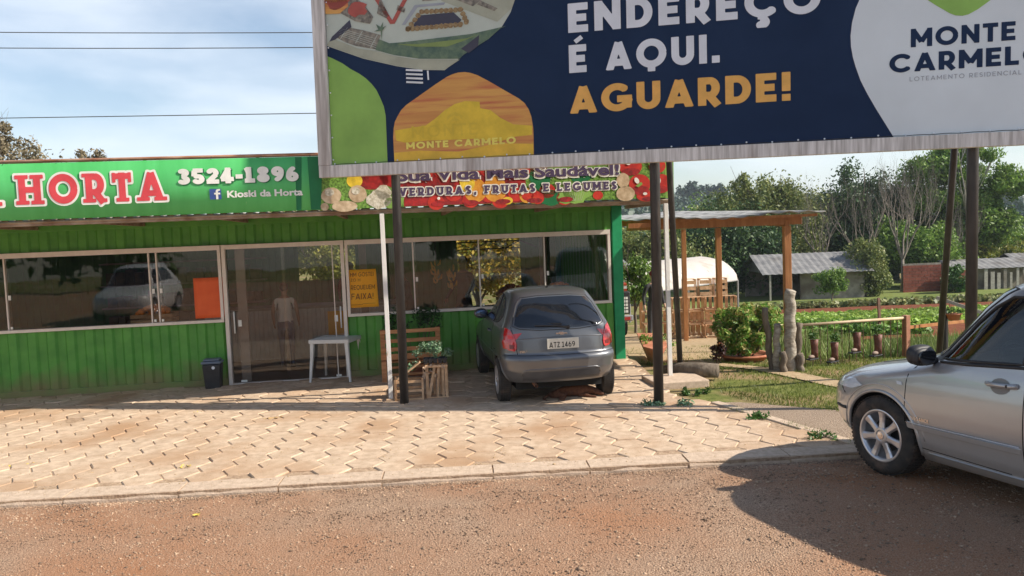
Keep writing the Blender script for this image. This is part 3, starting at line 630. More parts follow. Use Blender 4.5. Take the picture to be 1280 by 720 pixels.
mb = MB(); mb.bx(.02, .2, -.0095, -.0085, .045, .05); mb.bx(.2, .4, -.0095, -.0085, .058, .062); mb.build('underline', M_marker, pw)

# inside: counter, goods
M_ctr = pm('counter_sheet', (.42, .41, .39), (.5, .49, .47), 6, .6)
ct = thing('shop_counter', 'pale corrugated shop counter seen through the glass doors', 'counter', K(-7.2, 2.45), TH)
mb = MB(); mb.add(*corr(0, 3.6, .015, .93, y=0, dep=.02, per=.16)); mb.add([(0, 0, .015), (0, .7, .015), (0, .7, .93), (0, 0, .93)], [(0, 1, 2, 3)]); mb.build('front', M_ctr, ct, fix=False)
mb = MB(); mb.bx(-.03, 3.63, -.04, .75, .932, .975); mb.build('counter_top', M_int, ct, bevel=.005)
cs = thing('paper_sign', 'small amber paper sign fixed to the counter behind the doors', 'poster', K(-5.0, 2.43, .38), TH)
mb = MB(); mb.bx(-.0, .42, -.006, 0, 0, .48); mb.build('sheet', M_pyel, cs)
M_or = pm('orange_fruit', (.70, .20, .02), (.8, .3, .03), 6, .45, bump=.1, rnd=.2); M_wood = pm('crate_wood', (.42, .25, .12), (.60, .40, .22), 10, .8, bump=.3, stretch=(1, 1, 1), rnd=.15)
M_dark = pm('dark_goods', (.03, .028, .025), (.06, .05, .04), 5, .7)
def heap(u_, y, z, w, d, label, n=40, m=None, shape='crate'):
    t = thing('fruit_crate', label, 'fruit crate', K(u_, y, z), TH)
    mb = MB()
    for zz in (.03, .11, .19):
        for s_ in (-1, 1): mb.box((0, s_ * d / 2, zz), (w, .012, .055)); mb.box((s_ * w / 2, 0, zz), (.012, d - .014, .055))
    mb.bx(-w / 2 + .01, w / 2 - .01, -d / 2 + .01, d / 2 - .01, .005, .015); mb.build('crate', M_wood, t)
    f = MB(); 
    for i in range(n):
        a, b = random.uniform(-1, 1), random.uniform(-1, 1); hh = .2 + .13 * (1 - max(abs(a), abs(b)) ** 2); f.ball((a * (w / 2 - .05), b * (d / 2 - .05), hh), .042, 8)
    tag(f.build('fruit', m or M_or, t, smooth=True, fix=False), kind='stuff')
    return t
M_pal = M_wood
def stand(u_, y, w, d, h_, label):
    t = thing('display_stand', label, 'stand', K(u_, y, .012), TH); mb = MB()
    for a in (-1, 1):
        for b in (-1, 1): l_ = MB(); l_.box((a * (w / 2 - .03), b * (d / 2 - .03), h_ / 2), (.05, .05, h_)); l_.build('leg', M_int, t)
    mb.box((0, 0, h_ + .016), (w, d, .03)); mb.build('board', M_int, t); return t
stand(-7.75, .75, 1.5, .6, .86, 'dark display stand inside the left window')
heap(-7.55, .65, .905, .62, .4, 'crate of orange fruit inside the left window')
stand(-1.0, .75, 1.6, .6, .9, 'dark display stand inside the right window')
heap(-.95, .6, .95, .62, .42, 'crate of orange fruit inside the right window, beside the corner')
heap(-1.75, .75, .95, .5, .4, 'crate of dark fruit inside the right window', 34, pm('dark_red_fruit', (.14, .03, .02), (.2, .06, .03), 6, .4))
for i, (uu, lb) in enumerate([(-3.0, 'bunch of yellow fruit hanging inside, nearer the doors'), (-2.72, 'lower bunch of yellow fruit hanging inside, further right')]):
    t = thing('hanging_fruit', lb, 'fruit', K(uu, 1.2, 1.55 - .1 * i), TH, 'fruit bunches hanging inside the shop'); mb = MB(); mb.tube([(0, 0, .1), (0, 0, .9 + .1 * i)], .006, 5); mb.build('string', M_dark, t)
    f = MB()
    for k in range(14): a = random.uniform(0, 6.3); zz = random.uniform(-.22, .12); f.tube([(.03 * math.cos(a), .03 * math.sin(a), zz), (.08 * math.cos(a), .08 * math.sin(a), zz + .03), (.10 * math.cos(a), .10 * math.sin(a), zz + .10)], [.012, .02, .008], 6)
    f.build('bunch', pm('dull_yellow_fruit', (.5, .26, .03), (.6, .36, .05), 6, .5), t, smooth=True)
t = thing('supply_shelf', 'dark shelf of goods behind the counter on the back wall', 'shelf', K(-8.0, 4.3, .012), TH)
for z in (.5, .95, 1.4, 1.85): mb = MB(); mb.bx(-1.6, 1.6, 0, .4, z, z + .03); mb.build('board', M_int, t)
for z in (.53, .98, 1.43):
    g = MB(); x_ = -1.5
    while x_ < 1.5: w_ = random.uniform(.08, .2); g.bx(x_, x_ + w_, .05, .3, z + .001, z + random.uniform(.15, .32)); x_ += w_ + .02
    tag(g.build('goods', pm('mixed_goods', (.04, .035, .03), (.16, .11, .07), 4, .6), t), kind='stuff')

# ------------------------------------------------------------ canopy and shop sign
cn = thing('canopy', 'weathered flat steel canopy along the shop front with two white posts', 'canopy', K(.11, 0, -.054), TH); cn.scale = (1.03, .87, 1.025)
mb = MB()
V, F = corr(-12.3, .05, 0, 1, dep=.02, per=.16); 
V2 = [(a, -2.22 + (2.20 if z > .5 else 0), 2.545 + yy * 1.0) for (a, yy, z) in V]; mb.add(V2, F)
mb.add([(a, b, c + .012) for a, b, c in V2], F); sh = mb.build('roof_sheet', M_soffit, cn, fix=False)
mb = MB(); mb.bx(-12.3, .05, -2.27, -2.215, 2.49, 2.55); mb.build('front_beam', M_soffit, cn, bevel=.004)
for i in range(9):
    mb = MB(); u_ = -11.7 + i * 1.46; mb.beam((u_, -2.21, 2.515), (u_, -.03, 2.515), .05, .05); mb.build('rafter', M_soffit, cn)
mb = MB()
for i in range(70): mb.box((-12.0 + i * .172, -1.6, 2.528), (.03, .03, .012))
tag(mb.build('rivet', M_whitepost, cn), kind='stuff')
for (u_, z0) in ((-3.84, .0), (-.03, .12)):
    mb = MB(); mb.bx(u_ - .028, u_ + .028, -2.33, -2.275, z0, 2.49); mb.build('post', M_whitepost, cn, bevel=.003)
mb = MB(); mb.bx(-.30, .46, -2.5, -1.85, -.06, .07); ob = mb.build('concrete_footing', M_kerb, None, bevel=.015); ob.location = (P0.x, P0.y, 0); ob.rotation_euler = (0, 0, TH)
tag(ob, 'sandy concrete footing block under the right canopy post', 'footing')

bn = thing('shop_banner', 'long green shop banner with red HORTA lettering and vegetable pictures', 'banner', K(.11, .30, -.054), TH); bn.scale = (1.03, 1, 1.025)
BYb = -2.34
mb = MB(); n = 60; V = []; 
for i in range(n + 1):
    u_ = -12.2 + (12.28) * i / n
    for z in (2.565, 2.9, 3.245): V.append((u_, BYb + .003 * math.sin(i * 1.7 + z * 4), z))
F = [(i * 3 + k, i * 3 + 3 + k, i * 3 + 4 + k, i * 3 + 1 + k) for i in range(n) for k in (0, 1)]
mb.add(V, F); cl = mb.build('banner_sheet', P_ban, bn, smooth=True, fix=False); sm = cl.modifiers.new('s', 'SOLIDIFY'); sm.thickness = .004; sm.offset = 1
mb = MB(); mb.tube([(-12.25, -2.28, 3.275), (.12, -2.28, 3.275)], .022, 8)
mb.build('top_pipe', M_rust, bn, smooth=True)
mb = MB(); mb.tube([(-12.25, -2.28, 2.535), (.10, -2.28, 2.535)], .016, 8)
for i in range(10): mb.beam((-12.1 + i * 1.35, -2.27, 2.55), (-12.1 + i * 1.35, -2.27, 3.26), .03, .02)
mb.build('bottom_pipe', M_soffit, bn)
mb = MB()
for i in range(21): mb.tube([(-11.9 + .6 * i, BYb - .004, 3.235), (-11.9 + .6 * i, -2.29, 3.285)], .004, 5)
tag(mb.build('tie', M_blackpost, bn), kind='stuff')
y1, y2, y3 = BYb - .012, BYb - .016, BYb - .020
text_flat('red_lettering_outline', 'HORTA', -8.14, 2.75, .355, 1.66, P_cream, bn, y1, w=.24, slab=True, off=.075, gap=.28)
text_flat('red_lettering', 'HORTA', -8.14, 2.75, .355, 1.66, P_red, bn, y2, w=.24, slab=True, off=0, gap=.28)
text_flat('red_lettering_outline', 'A', -8.76, 2.745, .355, .38, P_cream, bn, y1, w=.24, slab=True, off=.075, gap=.28)
text_flat('red_lettering', 'A', -8.76, 2.745, .355, .38, P_red, bn, y2, w=.24, slab=True, off=0, gap=.28)
text_flat('phone_number', '3524-1896', -6.31, 2.935, .195, 1.46, P_cream, bn, y2, w=.27, gap=.09)
text_flat('phone_number_shadow', '3524-1896', -6.295, 2.925, .195, 1.46, P_dgreen, bn, y1, w=.27, gap=.09)
flat('blue_badge', [[(-5.94, 2.74), (-5.80, 2.74), (-5.80, 2.87), (-5.94, 2.87)]], P_fb, bn, y1)
flat('badge_letter', [[(-5.865, 2.74), (-5.838, 2.74), (-5.838, 2.80), (-5.812, 2.80), (-5.812, 2.822), (-5.838, 2.822), (-5.836, 2.842), (-5.812, 2.848), (-5.812, 2.868), (-5.85, 2.865), (-5.865, 2.845), (-5.865, 2.822), (-5.885, 2.822), (-5.885, 2.80), (-5.865, 2.80)]], P_cream, bn, y2)
text_font('small_lettering', 'Kioski da Horta', -5.73, 2.76, .92, .115, P_cream, bn, y2, .035)
flat('dark_green_stripe', [[(-4.90, 2.57), (-4.84, 2.57), (-4.80, 3.24), (-4.88, 3.24)], [(-4.72, 2.57), (-4.60, 2.57), (-4.54, 3.24), (-4.73, 3.24)]], P_dgreen, bn, y1)
ban_y = y1 + .002
# vegetable pictures printed along the right half
random.seed(3)
def disc(name, L_, mat, y): return flat(name, [ell(*q) for q in L_], mat, bn, y)
flat('printed_lettuce', [[(-4.60, 2.57), (-3.55, 2.57), (-3.55, 3.24), (-4.57, 3.24)]], P_veg, bn, y1 + .004)
flat('printed_pepper', [ell(-3.95, 2.93, .22, .13, 18, .06), ell(-3.55, 3.0, .3, .2, 18, .06)], P_tomd, bn, y1 + .003)
flat('printed_pepper', [ell(-4.16, 2.92, .1, .09)], P_yel, bn, y1 + .0025)
disc('printed_potato', [(-4.46, 2.74, .125, .105, 20, .03), (-4.13, 2.75, .115, .11, 20, .03), (-4.30, 2.60, .16, .07, 20, .02), (-4.55, 2.60, .05, .05)], P_pot, y1)
flat('printed_highlight', [ell(-4.48, 2.78, .06, .045, 12), ell(-4.15, 2.79, .055, .045, 12)], P_cau, bn, y2)
flat('printed_cauliflower', [ell(-3.86, 2.67, .16, .12, 22, .12), ell(-3.8, 2.76, .1, .09, 16, .1)], P_cau, bn, y1)
flat('printed_cucumber', [ell(-3.62, 2.68, .075, .14, 18, 0, -.2), ell(-3.72, 2.62, .08, .07)], P_leaf, bn, y1)
flat('printed_red_ground', [[(-3.55, 2.57), (-1.95, 2.57), (-1.95, 3.24), (-3.55, 3.24)]], P_tomd, bn, y1 + .004)
disc('printed_tomato', [(-3.1 + .21 * i + random.uniform(-.04, .04), 2.62 + .09 * (i % 2) + random.uniform(-.03, .03), .11, .095, 18, .02) for i in range(9)] + [(-3.3 + .3 * i, 3.02, .15, .12) for i in range(6)], P_tom, y1 + .002)
disc('printed_shade', [(-3.1 + .21 * i, 2.59, .10, .035) for i in range(0, 9, 2)] + [(-.40, 2.68, .13, .06), (-.52, 2.93, .13, .05), (-.12, 2.68, .12, .05), (-.28, 2.56, .1, .03)], P_tomd, y1 - .001)
disc('printed_orange', [(-2.62, 2.75, .15, .16), (-2.36, 2.76, .155, .17), (-2.3, 3.05, .15, .12), (-1.95, 2.66, .09, .1)], P_orange, y1 + .001)
disc('printed_lemon', [(-2.72, 2.86, .10, .13), (-2.2, 2.60, .07, .05), (-1.85, 2.59, .07, .04)], P_yel, y1)
flat('printed_mixed_ground', [[(-1.95, 2.57), (-.02, 2.57), (-.02, 3.24), (-1.95, 3.24)]], P_veg, bn, y1 + .004)
flat('printed_broccoli', [ell(-1.62, 2.62, .16, .10, 20, .12), ell(-1.75, 2.9, .15, .2, 20, .1), ell(-1.2, 2.9, .14, .1, 18, .1)], P_dgreen, bn, y1 + .002)
flat('printed_lettuce', [ell(-1.27, 2.68, .20, .14, 22, .14), ell(-1.4, 2.62, .12, .09, 18, .12)], P_leaf, bn, y1 + .001)
flat('printed_leaf_vein', [[(-1.27 + .018 * k, 2.57), (-1.265 + .018 * k, 2.57), (-1.27 + .05 * k, 2.79)] for k in range(-3, 4)], P_cau, bn, y1)
disc('printed_tomato', [(-1.80, 2.62, .09, .08), (-1.93, 2.66, .08, .07), (-.98, 2.63, .07, .06), (-.52, 3.0, .16, .12), (-.40, 2.76, .15, .135), (-.30, 2.60, .15, .075), (-.10, 2.76, .14, .13), (-.15, 3.0, .12, .1)], P_tom, y1)
flat('printed_highlight', [ell(-.44, 2.81, .03, .045, 10, 0, .5), ell(-.13, 2.80, .025, .04, 10), ell(-.33, 2.63, .03, .02, 10), ell(-.55, 3.04, .03, .02, 10), ell(-3.1, 2.66, .02, .02, 8), ell(-2.0, 2.69, .02, .02, 8)], P_cream, bn, y3)
disc('printed_potato', [(-.63, 2.82, .09, .10, 18, .03), (-.60, 2.64, .13, .10, 18, .03)], P_pot, y2)
flat('printed_stalk', [[(-.30, 3.08), (-.22, 2.94), (-.19, 2.95), (-.25, 3.1)], [(-.22, 3.0), (-.12, 2.94), (-.11, 2.96), (-.2, 3.03)], [(-.42, 2.72), (-.36, 2.76), (-.38, 2.79), (-.46, 2.74)]], P_leaf, bn, y3)
flat('banner_edge', [[(-.045, 2.56), (.075, 2.56), (.085, 3.25), (-.045, 3.25)]], P_leaf, bn, y1 + .003)
text_flat('slogan_outline', 'VERDURAS, FRUTAS E LEGUMES', -3.60, 2.705, .105, 2.88, P_cream, bn, y2, w=.24, slab=True, off=.13, gap=.34)
text_flat('slogan', 'VERDURAS, FRUTAS E LEGUMES', -3.60, 2.705, .105, 2.88, P_ink, bn, y3, w=.24, slab=True, off=0, gap=.34)
text_font('motto_outline', 'Sua Vida Mais Saudável!', -3.64, 2.89, 2.98, .215, P_cream, bn, y2, .085)
text_font('motto', 'Sua Vida Mais Saudável!', -3.62, 2.90, 2.94, .205, P_ink, bn, y3, .03)

# ------------------------------------------------------------ billboard
BO = Vector((-1.4516 - .045, 10.17 + .0096, .026)); BA = math.atan2(-.20903, .97791)
bb = thing('billboard', 'large roadside billboard with navy and white housing advert on dark steel posts', 'billboard', BO, BA); bb.rotation_euler = (0, .0105, BA); bb.scale = (.988, .988, .988)
mb = MB(); mb.bx(-.80, 8.05, 0.0, .03, 3.06, 6.05); pn = mb.build('printed_panel', P_navy, bb)
mb = MB(); mb.bx(-.97, 8.2, -.045, .055, 2.975, 3.128); mb.build('frame_bar', M_frame, bb, bevel=.004)
mb = MB(); mb.bx(-.97, 8.2, -.045, .055, 6.0, 6.15); mb.build('frame_bar', M_frame, bb, bevel=.004)
mb = MB(); mb.bx(-.972, -.80, -.046, .056, 3.13, 5.998); mb.build('frame_bar', M_frame, bb, bevel=.004)
mb = MB(); mb.bx(8.05, 8.202, -.046, .056, 3.13, 5.998); mb.build('frame_bar', M_frame, bb, bevel=.004)
mb = MB()
for i in range(9): mb.beam((-.6 + i * 1.05, .034, 3.0), (-.6 + i * 1.05, .034, 6.1), .05, .05)
for z in (3.9, 4.9): mb.beam((-.9, .085, z), (8.1, .085, z), .05, .05)
mb.build('rear_frame', M_frame, bb)
for (a, rr) in ((.0, .058), (3.31, .062), (6.82, .062)):
    mb = MB(); mb.tube([(a, .16, -.1), (a, .16, 6.0)], rr, 14); mb.build('post', M_blackpost, bb, smooth=True)
ib = Matrix.Rotation(-BA, 3, 'Z')
for p, q in (((2.49, 11.72, -.05), (1.92, 9.85, 4.9)), ((6.05, 11.2, -.05), (5.24, 9.15, 4.6))):
    mb = MB(); mb.tube([ib @ (Vector(p) - BO), ib @ (Vector(q) - BO)], .042, 10); mb.build('brace', M_blackpost, bb, smooth=True)
mb = MB(); i = 0
x_ = -.76
while x_ < 8.0: mb.ball((x_, -.008, 3.150 + .006 * math.sin(x_ * 9)), .011, 8); x_ += .285
z_ = 3.2
while z_ < 6: mb.ball((-.778, -.008, z_), .011, 8); z_ += .285
tag(mb.build('grommet', P_white, bb, smooth=True, fix=False), kind='stuff')
mb = MB(); V = []; n = 160                              # rope lacing the vinyl to the frame
for i in range(n): V.append((-.77 + i * .055, -.006, 3.137 + .007 * abs(math.sin(i * .606))))
mb.tube(V, .004, 4); mb.build('lacing_rope', M_dark, bb)
p1, p2, p3, p4 = -.004, -.007, -.010, -.013
def bflat(name, polys, mat, y): return flat(name, polys, mat, pn, y)
bflat('green_arch', [[(-.795, 4.52), (-.73, 4.49), (-.60, 4.42), (-.49, 4.34), (-.37, 4.27), (-.29, 4.21), (-.21, 4.13), (-.15, 4.05), (-.10, 3.94), (-.06, 3.84), (-.04, 3.72), (-.04, 3.13), (-.795, 3.13)]], P_leaf, p1)
arch = [(.05, 3.13), (.05, 3.45), (.06, 3.56), (.08, 3.64), (.12, 3.71), (.17, 3.78), (.24, 3.84), (.41, 3.94), (.65, 4.08), (.79, 4.155), (.86, 4.18), (.93, 4.195), (1.02, 4.195), (1.09, 4.18), (1.18, 4.145), (1.31, 4.07), (1.53, 3.93), (1.69, 3.83), (1.76, 3.77), (1.81, 3.69), (1.84, 3.6), (1.86, 3.46), (1.86, 3.13)]
P_or1 = pm('print_sunset', (.56, .25, .06), (.70, .38, .09), 2.2, .5, stretch=(.25, 1, 3.5), c3=(.50, .12, .05), s3=4)
P_or2 = pr('print_gold_strip', (.78, .50, .06), .5, .2, 3); P_yh = pr('print_yellow_hill', (.72, .52, .05), .5, .15, 5)
bflat('sunset_arch', [arch], P_or1, p1)
bflat('gold_band', [[(.055, 3.135), (1.855, 3.135), (1.855, 3.27), (1.4, 3.30), (.9, 3.22), (.4, 3.26), (.055, 3.25)]], P_or2, p2)
bflat('yellow_gate_picture', [[(.09, 3.40), (.075, 3.53), (.29, 3.55), (.49, 3.57), (.62, 3.65), (.74, 3.74), (.87, 3.81), (1.01, 3.84), (1.195, 3.82), (1.2, 3.74), (1.33, 3.71), (1.45, 3.61), (1.61, 3.52), (1.85, 3.49), (1.84, 3.38), (1.64, 3.37), (1.44, 3.32), (1.12, 3.37), (.48, 3.38), (.21, 3.37)]], P_yh, p2)
P_or3 = pr('print_amber', (.66, .48, .05)); P_pale_y = pr('print_pale_yellow', (.82, .72, .15))
text_flat('gate_lettering', 'MONTE CARMELO', .22, 3.285, .085, 1.42, P_pale_y, pn, p3, w=.24, gap=.16)
text_flat('gate_lettering', 'MONTE', .30, 3.42, .15, .86, P_or3, pn, p3, w=.16, gap=.25)
bflat('gate_emblem', [[(.77, 3.61), (.77, 3.66), (.82, 3.70), (.87, 3.715), (.92, 3.70), (.97, 3.66), (.97, 3.61), (.92, 3.66), (.87, 3.67), (.82, 3.66)], [(.80, 3.60), (.87, 3.66), (.94, 3.60)], [(.83, 3.57), (.92, 3.57), (.90, 3.55), (.85, 3.55)]], P_or3, p3)
P_a1 = pr('print_pale_street', (.50, .56, .50), .5, .1, 2); P_a2 = pm('print_dark_park', (.06, .115, .085), (.15, .22, .13), 9, .5); P_a3 = pm('print_roofs', (.10, .09, .075), (.33, .30, .24), 17, .5); P_a4 = pm('print_brown_plants', (.20, .12, .05), (.36, .26, .12), 30, .5); P_a5 = pr('print_brick_red', (.42, .10, .08)); P_a6 = pr('print_sandy_street', (.40, .42, .33), .5, .15, 3); P_a7 = pr('print_meadow', (.22, .30, .10))
bflat('street_view_picture', [[(-.795, 4.66), (-.795, 6.0), (2.3, 6.0), (2.2, 5.6), (1.85, 5.3), (1.69, 5.05), (1.62, 4.87), (1.5, 4.70), (1.33, 4.57), (1.03, 4.42), (.76, 4.235), (.46, 4.26), (.13, 4.33), (-.31, 4.455), (-.795, 4.65)]], P_a1, p1)
bflat('sandy_street', [[(-.795, 4.67), (-.72, 4.75), (-.65, 4.71), (-.38, 4.59), (-.14, 4.54), (.10, 4.46), (.37, 4.40), (.96, 4.35), (.76, 4.24), (.46, 4.265), (.13, 4.335), (-.31, 4.46), (-.795, 4.655)]], P_a6, p2)
bflat('park', [[(-.13, 4.70), (.05, 4.62), (.24, 4.62), (1.11, 4.65), (1.56, 4.71), (1.49, 4.69), (1.33, 4.57), (1.0, 4.40), (.96, 4.36), (.43, 4.40), (.1, 4.47), (-.14, 4.55)]], P_a2, p2 - .0006)
bflat('meadow', [[(.15, 4.60), (.45, 4.58), (1.05, 4.60), (1.22, 4.64), (1.0, 4.57), (.8, 4.52), (.4, 4.55)]], P_a7, p3)
bflat('hedge_shade', [[(.98, 4.48), (1.22, 4.63), (1.2, 4.50), (1.08, 4.42)], [(-.72, 4.76), (-.76, 4.70), (-.68, 4.72), (-.45, 4.86), (-.47, 4.95), (-.6, 4.85)]], P_dk, p3)
bflat('car_park', [[(-.66, 4.75), (-.57, 4.88), (-.30, 4.81), (-.06, 4.73), (-.14, 4.56), (-.40, 4.62), (-.55, 4.68)]], P_a3, p2 - .001)
bflat('parking_line', [[(-.66 + .05 * k, 4.745 - .018 * k), (-.65 + .05 * k, 4.745 - .018 * k), (-.55 + .05 * k, 4.872 - .015 * k), (-.56 + .05 * k, 4.872 - .015 * k)] for k in range(1, 10, 4)] + [[(-.62 + .0 * k, 4.77 + .022 * k), (-.13, 4.575 + .028 * k), (-.13, 4.58 + .028 * k), (-.62, 4.775 + .022 * k)] for k in range(5)], P_a1, p3)
bflat('dark_plaza', [[(.36, 4.80), (.46, 4.93), (.9, 4.93), (1.0, 4.83), (.96, 4.79)]], P_dk, p2)
bflat('pavement_stripe', [[(.22, 4.83), (.40, 5.06), (.80, 5.06), (.78, 5.03), (.44, 5.03), (.27, 4.83)]], P_grey, p2)
ring = [(.30 + .062 * k, 4.775 - .0 * k) for k in range(12)] + [(1.06 - .02 * k, 4.80 + .05 * k) for k in range(3)] + [(.99 - .062 * k, 4.955 + .002 * k) for k in range(9)] + [(.44 - .045 * k, 4.93 - .05 * k) for k in range(4)]
bflat('planted_ring', [ell(a, b, .036, .032, 10, .15) for a, b in ring], P_a4, p3)
bflat('red_triangle_sign', [[(-.20, 5.30), (-.14, 5.30), (.10, 4.90), (.35, 5.3), (.41, 5.3), (.13, 4.855), (.07, 4.855)]], P_a5, p3)
bflat('far_street', [[(.75, 5.08), (1.45, 4.77), (1.64, 4.92), (1.72, 5.12), (1.2, 5.4), (.75, 5.3)]], P_a6, p2)
bflat('far_roofs', [[(.85, 5.12), (1.15, 4.98), (1.28, 5.06), (1.0, 5.22)], [(1.2, 5.0), (1.42, 4.9), (1.46, 4.93), (1.25, 5.04)], [(-.45, 5.3), (-.6, 5.05), (-.4, 4.93), (-.2, 4.88), (-.15, 4.96), (-.25, 5.1)], [(-.1, 5.0), (.02, 4.93), (.06, 4.96), (-.05, 5.2)], [(.16, 5.02), (.26, 4.98), (.28, 5.03), (.18, 5.08)], [(.5, 5.1), (.86, 5.1), (.82, 5.2), (.55, 5.22)]], P_a3, p3)
bflat('autumn_tree_picture', [ell(-.36, 5.08, .13, .09, 14, .25), ell(-.62, 5.2, .16, .10, 14, .2)], P_a5, p4); bflat('tiled_roof_picture', [[(-.795, 5.05), (-.795, 5.3), (-.5, 5.3), (-.48, 5.12), (-.6, 5.04)]], P_or1, p4)
bflat('palm_picture', [[(-.06, 4.78), (-.05, 4.66), (-.04, 4.78), (.02, 4.84), (-.03, 4.82), (-.02, 4.89), (-.06, 4.83), (-.12, 4.87), (-.09, 4.80), (-.15, 4.78)]], P_a2, p4)
bflat('crosswalk_bar', [[(.255, 4.285 - .05 * k), (.475, 4.262 - .05 * k), (.472, 4.238 - .05 * k), (.252, 4.262 - .05 * k)] for k in range(4)] + [[(.53, 4.245), (.552, 4.245), (.555, 4.13), (.535, 4.13)]], P_white, p3)
P_lw = pr('print_letter_white', (.70, .74, .80), .5, .08, 3)
text_flat('advert_lettering', 'ENDEREÇO', 2.32, 4.565, .345, 2.87, P_lw, pn, p2, w=.25, gap=.17)
text_flat('advert_lettering', 'É AQUI.', 2.32, 4.09, .33, 1.76, P_lw, pn, p2, w=.25, gap=.16)
text_flat('advert_lettering', 'AGUARDE!', 2.32, 3.605, .325, 2.54, P_gold, pn, p2, w=.25, gap=.14)
ws = [(6.0, 3.07), (5.98, 3.09), (5.77, 3.46), (5.68, 3.63), (5.61, 3.78), (5.56, 3.93), (5.53, 4.04), (5.51, 4.16), (5.505, 4.28), (5.52, 4.42), (5.56, 4.58), (5.63, 4.74), (5.74, 4.90), (5.95, 5.1), (6.3, 5.35), (6.7, 5.6), (8.05, 5.6), (8.05, 3.07)]
bflat('pale_panel', [ws], P_pale, p1)
bflat('green_roof_mark', [[(6.05, 4.80), (6.37, 4.55), (6.52, 4.445), (6.58, 4.415), (6.65, 4.405), (6.71, 4.415), (6.80, 4.46), (7.0, 4.60), (7.3, 4.85), (6.68, 5.3)]], P_leaf, p2)
text_flat('project_name', 'MONTE', 6.13, 4.105, .20, 1.05, P_navy, pn, p2, w=.23, gap=.14)
text_flat('project_name', 'CARMELO', 5.91, 3.84, .20, 1.59, P_navy, pn, p2, w=.23, gap=.13)
text_flat('project_subtitle', 'LOTEAMENTO RESIDENCIAL', 6.12, 3.735, .048, 1.12, P_grey, pn, p2, w=.13, gap=.30)
# loose vinyl skirt near the bottom edge
mb = MB(); n = 120; V = []
for i in range(n + 1):
    a = -.79 + 8.83 * i / n; V += [(a, -.0035 - .006 * abs(math.sin(i * .41)), 3.128), (a, -.0032, 3.19)]
# ------------------------------------------------------------ cars
def paint(name, c, met=.55, rough=.32, coat=.8, dust=(.30, .22, .15), dr=(.60, .95)):
    return pm(name, c, tuple(v * 1.12 for v in c), 1.5, rough, met, coat=coat, c3=dust, s3=2.2, r3=dr)
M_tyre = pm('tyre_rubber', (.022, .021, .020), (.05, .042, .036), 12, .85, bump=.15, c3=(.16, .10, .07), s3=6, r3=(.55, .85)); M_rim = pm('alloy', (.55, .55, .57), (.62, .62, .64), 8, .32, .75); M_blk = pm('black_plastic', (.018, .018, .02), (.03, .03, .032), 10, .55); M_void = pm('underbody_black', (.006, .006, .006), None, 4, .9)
M_red = pm('red_lens', (.38, .008, .012), (.5, .015, .02), 20, .12, coat=1); M_clear = pm('clear_lens', (.62, .66, .70), (.7, .74, .78), 20, .1, coat=1); M_chrome = pm('chrome', (.75, .75, .77), None, 5, .12, 1.0)
M_cglass = pm('tinted_car_glass', (.010, .012, .016), (.014, .016, .02), 4, .03, spec=.8); M_platem = pm('plate_plastic', (.60, .57, .48), (.68, .65, .56), 20, .5)
